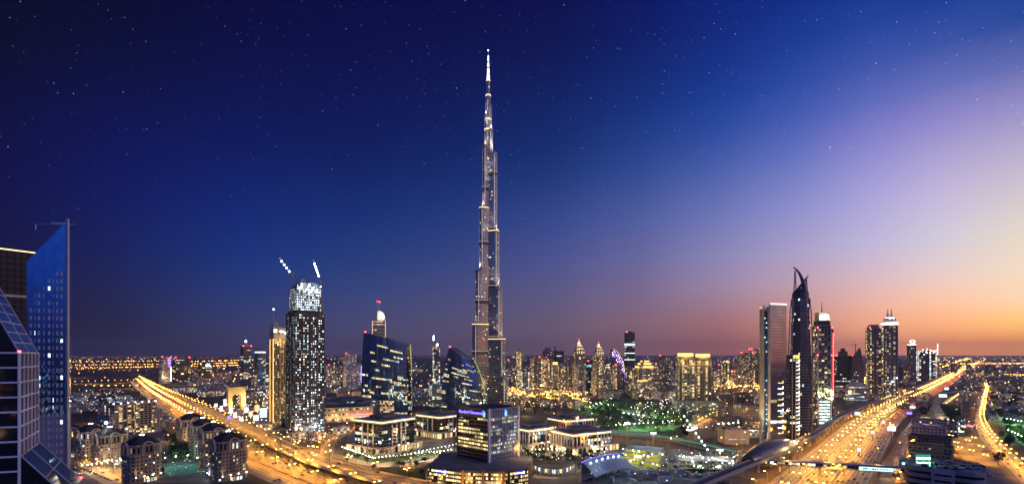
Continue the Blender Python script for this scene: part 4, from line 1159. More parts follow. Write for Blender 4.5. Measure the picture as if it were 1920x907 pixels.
for x in (-a*.05, a*.12, a*.29, a*.46):
    b = MB(); b.box(0, 0, 0, h - 34, 1.5, 1.2); b.build('pilaster', 'wall', root, (.55,.42,.2), loc=(x, -d/2 - 1, 22))
    light('SPOT', (x, -d/2 - 3, 24), 60000, (1,.6,.16), root, .4, 40, .7, aim=(0, .03, 1)); light('SPOT', (x, -d/2 - 3, h - 14), 16000, (1,.6,.16), root, .4, 50, .7, aim=(0, .05, -1))
    for z in (24, h - 13):
        k = MB(); k.box(0,0,0,1.2,1.0,.5); k.build('uplight', 'gold', root, loc=(x, -d/2 - 2.4, z))
light('SPOT', (0, -d/2 - 16, h - 8), 26000, (1,.7,.35), root, 1, 100, .8, aim=(0, 1, .6))
light('SPOT', (-a/2 - 10, -d/2 - 6, 12), 60000, (1,.6,.16), root, 1, 70, .8, aim=(.2, .15, 1))
b = MB(); b.box(a*.12, -d/2 - 1.2, 0, 15, 6, 1); b.build('portal', 'glass', root)

Yk = 790.0
root, a, d, h = tower('unfinished_tower', 'concrete tower under construction with cold work lights on every floor and two cranes', 540, 605, 590, Yk, 20, .85, 'raw', (.085,.072,.065), cat='tower under construction', lit=.5, mode='random', hues=(4,4,4,4,5,2), pent=False, fu=.5, fv=.5, cw=2.9, fh=3.9, piers=4, litmat='worklit')
kw = dict(STY['raw']); kw.update(cw=2.9, fu=.6, fv=.55, lit=.8, mode='random', hues=(4,))
zt_ = zat(543, Yk); b = MB(); sink = []
grid_prism(b, rect(a*.86, d*.86), h + 5, zt_, rec=.3, **kw); b.build('upper_storeys', ['wall','glass','warm','yellow','worklit','teal'], root, (.2,.18,.17))
s = MB()
for z in np.arange(h + 5, zt_ + 1, 3.9): s.prism(rect(a*.86 + 1.4, d*.86 + 1.4), z - .2, z + .25)
s.build('floor_slab_bands', 'wall', root, (.3,.27,.25))
b = MB(); b.prism(rect(a*.93, d*.93), h - .5, h + 5.2); b.build('plant_floor', 'wall', root, (.06,.055,.05))
b = MB(); b.prism(rect(a*.78, d*.78), zt_, zt_ + 4); b.prism(rect(a*.6, d*.6, 2), zt_ + 4, zt_ + 10); b.prism(rect(a*.2, d*.3, -5), zt_ + 10, zt_ + 15); b.build('core_walls', 'wall', root, (.16,.15,.15))
f = MB()
for x in np.linspace(-a*.4, a*.4, 8): f.box(x, -d*.42, zt_, zt_ + rng.uniform(3, 8), .8, .8)
for x in np.linspace(-a*.38, a*.38, 5): f.tube((x, -d*.4, zt_ + 5), (x + rng.uniform(-2,2), -d*.4 - 3, zt_ + 9), .2)
f.build('formwork', 'metal', root, (.3,.3,.3))
for i in range(14):
    k = MB(); k.box(0,0,0,1.4,1.8,.5); k.build('work_light', 'coolight', root, loc=(rng.uniform(-a*.4,a*.4), -d*.45 - .5, zt_ + rng.uniform(-7, 6)))
for x in (-a*.3, 0, a*.3): light('POINT', (x, -d*.46 - 6, zt_ + 3), 9000, COLD, root, .6)
for x, z in ((-a*.5, 5), (a*.15, 5)):
    k = MB(); k.ball((0,0,0), 1.5, 8, 5); k.build('work_light', 'coolight' if x > 0 else 'globe', root, loc=(x, -d/2 - 5, z + 5)); light('POINT', (x, -d/2 - 8, z + 6), 15000, COLD if x > 0 else WARM, root, .6)
b = MB()
for x in (-a/2 - 1.6, a/2 + 1.6): b.box(x, -d*.2, 0, h + 20, 1.8, 1.8)
b.build('hoist_mast', 'metal', root, (.2,.16,.12))
hoist_o = root

def luffing_crane(px, Y, zb, zm, tip, label, base=(0,0), n=5):
    """tower mast, slewing cab, raised lattice jib with lamps, counter jib"""
    X = xat(px, Y); root = thing('luffing_crane', label, 'crane', (X, Y, zb), 0, 'luffing cranes on the unfinished tower')
    H = zm - zb; m_ = MB()
    for sx in (-.9, .9):
        for sy in (-.9, .9): m_.tube((sx, sy, 0), (sx, sy, H), .16, n=4)
    z = 0; k = 0
    while z + 2.4 < H:
        s = 1 if k % 2 else -1
        for q in ((-.9,-.9,.9,-.9),(.9,-.9,.9,.9),(.9,.9,-.9,.9),(-.9,.9,-.9,-.9)):
            m_.tube((q[0], q[1], z if s > 0 else z + 2.4), (q[2], q[3], z + 2.4 if s > 0 else z), .09, n=4)
        z += 2.4; k += 1
    m_.build('mast', 'metal', root, (.35,.2,.08))
    c = MB(); c.box(0, 0, H, H + 2.4, 3, 3); c.build('operator_cab', 'metal', root, (.4,.25,.1))
    tp = np.array([xat(tip[0], Y) - X, 0, zat(tip[1], Y) - zb]); st = np.array([0, 0, H + 2])
    j = MB(); dirv = tp - st; L = np.linalg.norm(dirv); u = dirv / L; pr = np.array([-u[2], 0, u[0]])
    for (o1, oy) in ((0, -.7), (0, .7), (1.3, 0)): j.tube(st + pr*o1 + np.array([0,oy,0]), tp + pr*o1*.3 + np.array([0,oy*.5,0]), .13, n=4)
    for i in range(int(L / 2.2)):
        p = st + u*(i*2.2); q = p + u*1.1 + pr*1.2; j.tube(p + np.array([0,-.7,0]), q, .07, n=3); j.tube(p + np.array([0,.7,0]), q, .07, n=3)
    j.build('jib', 'metal', root, (.38,.22,.1))
    q = MB(); sgn = -1 if tp[0] > 0 else 1
    q.tube((0,0,H+2), (sgn*7, 0, H + 1.2), .5, n=4); q.box(sgn*6, 0, H - .8, H + 1.2, 2.6, 2); q.tube((0,0,H+2), (sgn*2, 0, H + 9), .25, n=4); q.tube((sgn*2,0,H+9), tuple(tp*.98 + st*.02), .06, n=3)
    q.build('counter_jib', 'metal', root, (.25,.18,.12))
    for i in range(n):
        t = .22 + .62 * i / (n - 1); p = st + (tp - st) * t
        k = MB(); k.ball((0,0,0), 1.15, 8, 5); k.build('jib_lamp', 'cranelight', root, loc=tuple(p + np.array([0,-1.2,0])))
    k = MB(); k.ball((0,0,0), .35, 6, 4); k.build('aviation_light', 'red', root, loc=tuple(tp + np.array([0,0,.6])))
    return root
luffing_crane(548, 770, zat(600, 770), zat(518, 770), (525, 485), 'luffing crane with lamps on its jib leaning left at the unfinished tower top', n=4)
luffing_crane(601, 775, zat(600, 775), zat(527, 775), (588, 489), 'luffing crane with lamps on its steep jib at the right edge of the unfinished tower', n=5)

# towers left of it
root, a, d, h = tower('slim_tower', 'slim dark tower with a white beacon crown at left of the golden hotel', 452, 470, 650, 1750, 20, 1, 'off', (.2,.2,.23), lit=.2, red=2)
crown_steps(root, a, d, h, [(.6, 8), (.3, 8)], (.3,.3,.33)); k = MB(); k.ball((0,0,h+19), 3.2, 8, 5); k.build('crown_beacon', 'coolight', root)
root, a, d, h = tower('slim_tower', 'slim navy glass tower with a pale blue band near the top', 479, 497, 656, 1800, 25, 1, 'off', (.08,.1,.14), lit=.1, glass='deepglass', cw=3)
b = MB(); b.prism(rect(a+.8, d+.8), h-10, h-5); b.build('light_band', 'cool', root)
root, a, d, h = tower('slim_tower', 'narrow white lit tower edge just left of the golden hotel', 497, 505, 672, 1500, 10, 1, 'off', (.3,.3,.3), lit=.3)
root, a, d, h = tower('office_tower', 'tower with violet lit crown at the far end of the left highway', 300, 319, 670, 2150, 25, .8, 'res', (.3,.26,.24), lit=.22, red=2)
for z in (2, 9, 16, 24, 33): strips(root, [(a*.3, -d/2 - .5, h - z - 4, h - z, a*.35, .6)], 'purple')
strips(root, [(a/2 - 1, -d/2 - .5, 8, h - 40, 2.2, .6)], 'pinkwhite')
root, a, d, h = tower('office_tower', 'dark slab tower beside the violet crowned one', 327, 353, 671, 2250, 15, .7, 'off', (.1,.1,.13), lit=.12, red=2)
root, a, d, h = tower('office_block', 'lower dark office block with a white roof sign by the far left junction', 374, 396, 683, 2300, 20, .8, 'off', (.12,.12,.14), lit=.28)
strips(root, [(a*.1, -d/2 - .6, h - 6, h - 1, a*.4, .6)], 'coolight', 'roof_sign')
root, a, d, h = tower('residential_tower', 'pale framed tower with red corner light between the cranes tower and sail tower', 644, 668, 664, 1900, 20, .8, 'res', (.45,.42,.38), lit=.3, red=1, piers=1)
root, a, d, h = tower('residential_tower', 'dim low tower with red beacon right of the unfinished tower', 612, 633, 685, 1950, 20, .8, 'res', (.22,.18,.17), lit=.35, red=1)
root, a, d, h = tower('slim_tower', 'thin tower with violet lights left of the slanted sail tower', 671, 682, 682, 2000, 20, 1, 'res', (.22,.2,.3), lit=.3)
strips(root, [(0, -d/2 - .6, 10, h - 6, a*.3, .6)], 'purple')
mast(thing('light_mast', 'tall floodlight mast right of the unfinished tower', 'mast', (xat(606,900),900,0)), 0, 0, 0, zat(683,900), .6, 'whitelight')

# Address style tower behind the sail
Ya = 1450.0
root, a, d, h = tower('crescent_tower', 'pale lit tower with a curved crescent top and twin masts behind the sail tower', 699, 722, 602, Ya, 0, .7, 'strip', (.5,.46,.42), lit=.35, hues=(2,3,4), pent=False)
b = MB()
zc = zat(602, Ya); n = 12
pr = [(a*.5*math.cos(i/n*math.pi/2)**.7 if i < n else 0, zc + (zat(583, Ya) - zc) * math.sin(i/n*math.pi/2)) for i in range(n + 1)]
front = [(-a*.12, zc)] + [(max(x, -a*.12), z) for x, z in pr] + [(-a*.12, pr[-1][1])]
for y, flip in ((-d*.3, 0), (d*.3, 1)):
    pts = [(x, y, z) for x, z in front]; b.poly(pts if not flip else pts[::-1], 0)
for i in range(len(front) - 1):
    (x0, z0), (x1, z1) = front[i], front[i+1]
    b.quads([[(x0,-d*.3,z0),(x0,d*.3,z0),(x1,d*.3,z1),(x1,-d*.3,z1)]], 0)
b.build('crescent_crown', 'wall', root, (.75,.66,.58))
for k in range(5): strips(root, [(a*.12, -d*.3 - .4, zc + 4 + k*4.5, zc + 6 + k*4.5, a*.45 - k*2.4, .5)], 'cornice')
light('SPOT', (a*.2, -d, zc - 4), 120000, (1,.8,.7), root, 1, 90, .8, aim=(0, .5, 1))
mast(root, -a*.1, 0, zc, zat(565, Ya), .9, 'red'); mast(root, a*.06, 0, zc, zat(566, Ya), .9, 'red')
strips(root, [(-a*.5 - .3, -d/2 - .3, 20, h, .8, .8), (a*.5 + .3, -d/2 - .3, 20, h, .8, .8)], 'cornice')

# ------------------------------------------------------------------ two sail shaped glass towers
def sail(px0, px1, pxl, ytl, ytr, ybase, Y, label, lean, beacon_on=True, rim='rim_green', thg=-16, glow=None):
    """curved glass blade: convex left edge, sloping top, pale lit end face at right"""
    X = xat((px0 + px1) / 2, Y); root = thing('sail_tower', label, 'office tower', (X, Y, 0), face_to((px0+px1)/2, Y, thg))
    w = (px1 - px0) / FOC * Y / math.cos(R(thg)); zl, zr = zat(ytl, Y), zat(ytr, Y)
    dp = w * .36; nfl = 38; nx = 26; b = MB(); mull = MB(); sl_ = MB()
    def xl(t): return -w/2 + lean[0] * w * t ** 2.2 + lean[2] * w * (t - t*t)     # left edge
    def xr(t): return w/2 - lean[1] * w * t ** 2.4
    def bow(u): return -dp * .5 * math.sin(math.pi * min(1, max(0, u))) * .55
    def ztop(u): return zl + (zr - zl) * (u ** 1.15)
    def pt(u, t):
        return np.array([xl(t) + (xr(t) - xl(t)) * u, -dp/2 + bow(u), ztop(u) * t])
    litm = lit_pattern(nfl, nx, .13, 'strip', rng)
    for i in range(nfl):
        for k in range(nx):
            t0, t1, u0, u1 = i/nfl, (i+1)/nfl, k/nx, (k+1)/nx
            q = [pt(u0,t0), pt(u1,t0), pt(u1,t1), pt(u0,t1)]
            lowglow = glow and t0 < .16 and u0 < .7 and rng.random() < .75
            if (litm[i, k] and t0 < .9) or lowglow: b.quads([q], rng.choice((2,3,3,4)) if not lowglow else 2, .15 + .7*rng.random())
            else: b.quads([q], 1)
        if i: 
            for k in range(nx):
                p0, p1 = pt(k/nx, i/nfl), pt((k+1)/nx, i/nfl); o = np.array([0,-.22,0])
                sl_.quads([[p0+o-np.array([0,0,.25]), p1+o-np.array([0,0,.25]), p1+o+np.array([0,0,.25]), p0+o+np.array([0,0,.25])]])
    for k in range(nx + 1):
        for i in range(0, nfl, 3):
            p0, p1 = pt(k/nx, i/nfl), pt(k/nx, min(nfl, i+3)/nfl); o = np.array([0,-.5,0]); s = np.array([.22,0,0])
            mull.quads([[p0-s+o, p0+s+o, p1+s+o, p1-s+o], [p0-s, p0-s+o, p1-s+o, p1-s], [p0+s+o, p0+s, p1+s, p1+s+o]])
    # right end face (bulging lens), back and top
    end = MB(); ne = 10
    def pe(v, t):
        p = pt(1, t); return np.array([p[0] + w*.06*math.sin(math.pi*v)*(1 - t**3), p[1] + dp*1.1*v, p[2]])
    for i in range(nfl):
        for k in range(ne):
            t0, t1, v0, v1 = i/nfl, (i+1)/nfl, k/ne, (k+1)/ne
            end.quads([[pe(v0,t0), pe(v1,t0), pe(v1,t1), pe(v0,t1)]], rng.choice((3,4,2)) if rng.random() < (.22 if t0 < .6 else .04) else 1, .5 * rng.random() + .1)
    back = MB()
    for i in range(nfl):
        t0, t1 = i/nfl, (i+1)/nfl; o = lambda u, t: pt(u, t) * np.array([1,0,1]) + np.array([0, dp*.62, 0])
        back.quads([[o(1,t0), o(0,t0), o(0,t1), o(1,t1)], [o(0,t0), pt(0,t0), pt(0,t1), o(0,t1)]])
    for k in range(nx):
        u0, u1 = k/nx, (k+1)/nx
        back.quads([[pt(u0,1), pt(u1,1), o(u1,1), o(u0,1)]])
    b.build('front_glazing', ['dark', 'deepglass', 'warm', 'yellow', 'cool', 'teal'], root)
    mull.build('mullions', 'metal', root, (.05,.06,.09)); sl_.build('spandrel_bands', 'metal', root, (.05,.06,.1))
    end.build('end_glazing', ['dark', 'glass', 'warm', 'yellow', 'cool', 'teal'], root); back.build('rear_shell', 'metal', root, (.12,.13,.16))
    e = MB()
    for i in range(nfl):
        t0, t1 = i/nfl, (i+1)/nfl; p0, p1 = pe(.98, t0), pe(.98, t1); s = np.array([w*.011,0,0]); o_ = np.array([.4,-.3,0])
        e.quads([[p0-s+o_, p0+s+o_, p1+s+o_, p1-s+o_]])
    e.build('lit_edge', M[rim], root)
    r = MB()
    for k in range(nx):
        p0, p1 = pt(k/nx,1), pt((k+1)/nx,1); r.tube(p0 + np.array([0,-.3,.3]), p1 + np.array([0,-.3,.3]), .45, n=4)
    r.build('roof_rim', 'steel', root)
    if beacon_on: p = pt(.03, 1); beacon(root, p[0], p[1] + 2, p[2], 1.5, Y)
    return root
M['rim_green'] = emit('lime_edge_light', (.8,.95,.2), .65)
sail(685, 766, 690, 624, 645, 775, 1040, 'larger sail shaped dark glass tower with a lime lit edge, left of the spire', (.04, .03, -.06), glow=True)
sail(833, 905, 846, 651, 675, 770, 1060, 'smaller sail shaped dark glass tower leaning right with a rounded lit end', (.2, .30, -.04), thg=-20)

# slim construction tower between the sails and the low white block before it
root, a, d, h = tower('slim_tower', 'thin unfinished tower with a string of crane lamps between the two sail towers', 811, 825, 648, 1500, 20, 1, 'raw', (.14,.13,.15), lit=.3, red=0, pent=False)
cr = luffing_crane(813, 1490, h, zat(641,1490), (813, 628), 'distant crane with lamps on the thin tower between the sail towers', n=4)
b = MB(); b.ball((0,-d/2,h+3), 3, 8, 5); b.build('work_light', 'globe', root)
tower('office_block', 'pale ribbed block with cold lit floors below the thin unfinished tower', 804, 832, 722, 1180, 20, .8, 'strip', (.5,.52,.5), lit=.5, cat='office block', hues=(4,5,3))
tower('slim_tower', 'broad dark silhouette block behind the thin unfinished tower', 768, 804, 690, 2300, 10, .6, 'res', (.14,.12,.15), lit=.03)

# ------------------------------------------------------------------ square office blocks with lit cornices
def office_block(px0, px1, ytop, Y, th, asp, label, style='glass', pods=True, c=(.36,.33,.3), name='office_block'):
    w = (px1 - px0) / FOC * Y; t = R(abs(th)); a = w / (math.cos(t) + asp*math.sin(t)); d = a * asp
    pm = (px0+px1)/2; root = thing(name, label, 'office block', (xat(pm,Y), Y, 0), face_to(pm, Y, th)); h = zat(ytop, Y)
    zb = 9
    sink = []; b = MB()
    if style == 'glass':
        grid_prism(b, rect(a, d), zb, h - 3.5, cw=2.9, fh=4, fu=.94, fv=.82, rec=.12, lit=.13, mode='strip', hues=(4,3,3,5), sink=sink, capmat=1)
        b.build('facade', ['dark', 'glass', 'warm', 'yellow', 'cool', 'teal'], root)
    else:
        grid_prism(b, rect(a, d), zb, h - 3.5, cw=5.2, fh=4, fu=.8, fv=.86, rec=.3, lit=.2, mode='strip', hues=(3,2,4), sink=sink, capmat=1)
        b.build('facade', ['dark', 'glass', 'warm', 'yellow', 'cool', 'teal'], root)
    window_parts(sink, root, 70)
    # stone frames
    f = MB()
    if style == 'glass':
        for sgn in (-1, 1):
            for x in (-a*.2, -a*.07, a*.07, a*.2):
                f.box(x, sgn*(d/2 + .4), 0, h - 3, 1.3, 1.5)
            for y in (-d*.2, 0, d*.2): f.box(sgn*(a/2 + .4), y, 0, h - 3, 1.5, 1.3)
            for k in range(1, int((h-12)/4)):
                for x in (-a*.135, a*.135): f.box(x, sgn*(d/2 + .35), zb + k*4 - .5, zb + k*4 + .5, a*.13 - 1.5, 1.1)
    else:
        n = int(a / 5.2); m_ = int(d / 5.2)
        for i in range(n + 1):
            x = -a/2 + a*i/n
            if abs(i - n/2) < .8 : continue
            for sgn in (-1, 1): f.box(x, sgn*(d/2 + .5), zb, h - 3.2, 1.5, 1.6)
        for i in range(m_ + 1):
            y = -d/2 + d*i/m_
            for sgn in (-1, 1): f.box(sgn*(a/2 + .5), y, zb, h - 3.2, 1.6, 1.5)
    qs = np.concatenate(f.q); ps = f.p; f4 = [MB() for _ in range(4)]
    for k in range(len(ps) // 2):           # one frame per side of the block
        cen = (ps[2*k][0].mean(0)); sd = (0 if cen[1] < 0 else 1) if abs(cen[1])/d > abs(cen[0])/a else (2 if cen[0] < 0 else 3)
        f4[sd].quads(qs[4*k:4*k+4]); f4[sd].p += [ps[2*k], ps[2*k+1]]
    for m4 in f4:
        if m4.q: m4.build('stone_frame', 'wall', root, (.42,.38,.33))
    t_ = MB(); t_.prism(rect(a + 3.6, d + 3.6), h - 3.4, h - 2.2); t_.prism(rect(a + 2.2, d + 2.2), h - .6, h + .8); t_.build('cornice', 'wall', root, c)
    l_ = MB(); l_.prism(rect(a + 1.2, d + 1.2), h - 2.2, h - .6, top=False, bottom=False); l_.build('cornice_light', 'cornice', root)
    r = MB(); r.prism(rect(a*.52, d*.52), h + .8, h + 5); r.prism(rect(a*.16, d*.16, a*.2, d*.18), h + .81, h + 4); r.prism(rect(a*.2, d*.12, -a*.26, -d*.2), h + .82, h + 3.2); r.build('plant_room', 'metal', root, (.08,.09,.11))
    e = MB()
    for x in np.linspace(-a*.45, a*.45, 7): e.tube((x, -d*.46, h + .8), (x, d*.46, h + 3.2), .12, n=3)
    e.build('roof_pergola', 'metal', root, (.1,.1,.11))
    if pods:
        p = MB(); ps = []; grid_prism(p, rect(a + 15, d + 15), 0, zb, cw=5.2, fh=zb, fu=.74, fv=.72, rec=.8, lit=.75, hues=(2,2,3), capmat=0, sink=ps); p.build('podium', FM, root, (.33,.28,.21)); window_parts(ps, root, 50, name='shopfront')
        for x in np.linspace(-a/2 - 6, a/2 + 6, 5):
            light('SPOT', (x, -d/2 - 12, 6), 1500, WARM, root, .3, 120, .8, aim=(0, .8, .3))
        for y in np.linspace(-d/2 - 4, d/2 + 4, 3):
            for sgn in (-1, 1): light('SPOT', (sgn*(a/2 + 12), y, 6), 1500, WARM, root, .3, 120, .8, aim=(-sgn*.8, 0, .3))
    for sx in (-1, 1):
        k = MB(); k.box(0,0,0,1.2,3,.5); k.build('violet_spotlight', 'pinkwhite', root, loc=(sx*a*.14, -d/2 - 1.9, h - 1.9))
        k = MB(); k.box(0,0,0,1.2,2.2,.6); k.build('violet_spotlight', 'pinkwhite', root, loc=(sx*a*.14, -d/2 - 8.4, zb + .3))
    return root, a, d, h
office_block(668, 776, 783, 640, 42, .9, 'square dark glass office block with gold lit cornice, left of the bank tower')
office_block(782, 878, 775, 760, 42, .9, 'square dark glass office block directly behind the bank tower')
root, a, d, h = office_block(962, 1036, 800, 655, 40, .8, 'colonnaded stone office block just right of the bank tower', 'col')
office_block(1034, 1144, 806, 640, 40, .72, 'wide colonnaded stone office block right of the other, nearest the building site', 'col')
root, a, d, h = office_block(1028, 1112, 783, 800, 40, .8, 'colonnaded office block with a white number sign on its roof, behind the others', 'col')
b = MB(); b.box(-a*.12, -d/2 - 1.4, h - 4, h + 5, 9, .6); b.build('number_panel', 'wall', root, (.5,.5,.48))
text_part(root, '2', 7.5, 'whitelight', (-a*.12, -d/2 - 1.9, h + .7), 0, 'number_sign')

# ------------------------------------------------------------------ bank tower on its podium
def bank():
    Y = 520.0; th = 33; w = 106 / FOC * Y; t = R(th); asp = .82
    a = w / (math.cos(t) + asp*math.sin(t)) ; d = a*asp
    # the broad lit face looks left-forward, the finned one right-forward
    th2 = -50
    px = 915; zt = zat(762, Y); zb = 15
    root = thing('bank_tower', 'square bank office tower with blue lettering, lit floors and grey corner piers', 'office tower', (xat(px, Y), Y, 0), face_to(px, Y, 45))
    a = 42; d = 45
    fl = (zt - 8 - zb) / 12
    sink = []; b = MB(); f = rect(a, d)
    # left face (x-) with wide panes, right face (y-) with narrow bays between fins
    for i in range(4):
        p0, p1 = f[i], f[(i+1) % 4]
        wide = i in (1, 3)
        k = dict(cw=4.2, fu=.9, fv=.56, lit=.6, hues=(2,3,3), mode='strip') if wide else dict(cw=2.2, fu=.8, fv=.62, lit=.6, hues=(3,4,3,5), mode='strip')
        grid_wall(b, p0, p1, zb + fl*2, zt - 8, fh=fl, rec=.25, sink=sink, **k)
        k['lit'] = .05
        grid_wall(b, p0, p1, zb, zb + fl*2, fh=fl, rec=.25, sink=sink, **k)
    b.prism(f, zt - 8, zt, 0, top=False)
    b.build('facade', ['brownpanel', 'glass', 'warm', 'yellow', 'cool', 'teal'], root, (.09,.075,.065))
    window_parts(sink, root, 100)
    r = MB(); r.prism(rect(a - 1.4, d - 1.4), zt - .8, zt - .5); r.build('roof', 'roof', root)
    p = MB()
    for sx, sy, ww, dd in ((0,-d/2,a,.7),(0,d/2,a,.7),(-a/2,0,.7,d-.7),(a/2,0,.7,d-.7)): p.box(sx, sy, zt - .9, zt + .7, ww, dd)
    p.build('parapet', 'metal', root, (.16,.16,.17))
    for sd in (-1, 1):
        for x in np.linspace(-a/2, a/2, 20)[1:-1]: fins = MB(); fins.box(0, 0, 0, zt - .4 - zb, .35, .9); fins.build('facade_fin', 'wall', root, (.6,.62,.66), loc=(x, sd*(d/2 + .45), zb))
    for sx in (-1, 1):
        for sy in (-1, 1):
            k = MB(); k.box(0, 0, 0, zt + 1.2 - zb, 1.9, 1.9); k.build('corner_pier', 'wall', root, (.8,.78,.74) if (sx, sy) != (-1, 1) else (.14,.1,.08), loc=(sx*a/2, sy*(d/2), zb))
    text_part(root, 'Standard Chartered', 4.2, 'bluesign', (-a/2 - .7, 3.0, zt - 4), R(-90), 'sign_lettering')
    def logo(loc, rz, s=1.0):
        for k, (c_, pts) in enumerate((('bluesign', [(-1.2,2.4),(.6,1.6),(1.0,.2),(-.6,.9)]), ('greensign', [(1.2,1.2),(1.5,-.8),(.4,-1.4),(-.2,-.2)]), ('bluesign', [(-1.3,.4),(-.3,-.2),(.2,-1.7),(-1.2,-1.2)]), ('greensign', [(-.4,-1.6),(1.3,-1.2),(1.4,-2.3),(-.8,-2.5)]))):
            m_ = MB(); co, si = math.cos(rz), math.sin(rz)
            P3 = lambda u, v, o: (u*s*co + o*si, u*s*si - o*co, v*s)
            fr = [P3(u, v, .15) for u, v in pts]; bk = [P3(u, v, 0) for u, v in pts]
            m_.poly(fr[::-1], 0); m_.poly(fr, 0) if False else None; m_.poly(bk, 0)
            for i in range(4): m_.quads([[fr[i], fr[(i+1)%4], bk[(i+1)%4], bk[i]]])
            m_.build('emblem_ribbon', c_, root, loc=loc)
    logo((-a/2 - .75, -d/2 + 6.5, zt - 4), R(-90), 1.25); logo((a*.02, -d/2 - 1.2, zt - 4.2), 0, 1.35)
    # podium: polygon wrapping round
    pod = thing('podium_building', 'low podium with yellow lit floors and brown piers under the bank tower', 'office building', (xat(900, 500), 500, 0), 0)
    Yp = 500.0; X0 = xat(900, Yp)
    L = lambda px_, Y_: (xat(px_, Y_) - X0, Y_ - Yp)
    foot = [L(801, 474), L(868, 456), L(944, 452), L(992, 466), L(996, 515), L(960, 558), L(830, 540)]
    b = MB(); sk = []
    n = len(foot)
    for i in range(n): grid_wall(b, foot[i], foot[(i+1) % n], 0, zb - 1.2, cw=2.3, fh=3.4, fu=.86, fv=.6, rec=.3, lit=.82 if i < 3 else .2, hues=(3,3,2), sink=sk)
    b.prism(foot, zb - 1.2, zb + .2, 0, capmat=6); b.build('facade', ['brownpanel', 'glass', 'warm', 'yellow', 'cool', 'teal', 'roofgrey'], pod, (.16,.11,.06)); window_parts(sk, pod, 100)
    for i in range(n):
        p0, p1 = np.array(foot[i]), np.array(foot[(i+1) % n]); L_ = np.linalg.norm(p1 - p0); tt = (p1-p0)/L_
        for q in np.linspace(0, 1, max(2, int(L_/14) + 1))[:-1]: k = MB(); k.box(0, 0, 0, zb + .6, 2.2, 1.8, math.atan2(tt[1], tt[0])); c_ = p0 + (p1-p0)*q; k.build('brown_pier', 'wall', pod, (.42,.25,.12), loc=(c_[0], c_[1], 0))
    for i, (fr_, wd) in ((0, (.42, 8)), (2, (.62, 7))):
        p0, p1 = np.array(foot[i]), np.array(foot[i+1]); c_ = p0 + (p1-p0)*fr_; tt = (p1-p0)/np.linalg.norm(p1-p0); nr = np.array([tt[1], -tt[0]]); an = math.atan2(tt[1], tt[0])
        s_ = MB(); s_.box(*(c_ + nr*.9), zb - 4.2, zb - 1.0, wd + 3, .3, an); s_.build('sign_panel', 'blueback', pod)
        text_part(pod, 'Standard Chartered', 1.35, 'whitelight', (*(c_ + nr*1.15 - tt*.6), zb - 2.6), an)
        k = MB(); k.box(*(c_ + nr*1.1 + tt*(wd/2 + .3)), zb - 3.8, zb - 1.4, 1.4, .3, an); k.build('emblem_panel', 'tealsign', pod)
    light('SPOT', (L(870, 444)[0], L(870, 444)[1], 5), 9000, SOD, pod, .5, 150, .8, aim=(0, .8, .25)); light('SPOT', (L(930, 440)[0], L(930, 440)[1], 5), 9000, SOD, pod, .5, 150, .8, aim=(0, .8, .25))
M['brownpanel'] = principled('brown_metal_panel', (.1,.08,.07), .35, .5, objcol=True, noise=(.1,.85,1.1))
M['roofgrey'] = principled('grey_roof', (.1,.11,.12), .8, noise=(.08,.75,1.2))
M['blueback'] = emit('blue_sign_panel', (.08,.08,.75), 1.2)
bank()

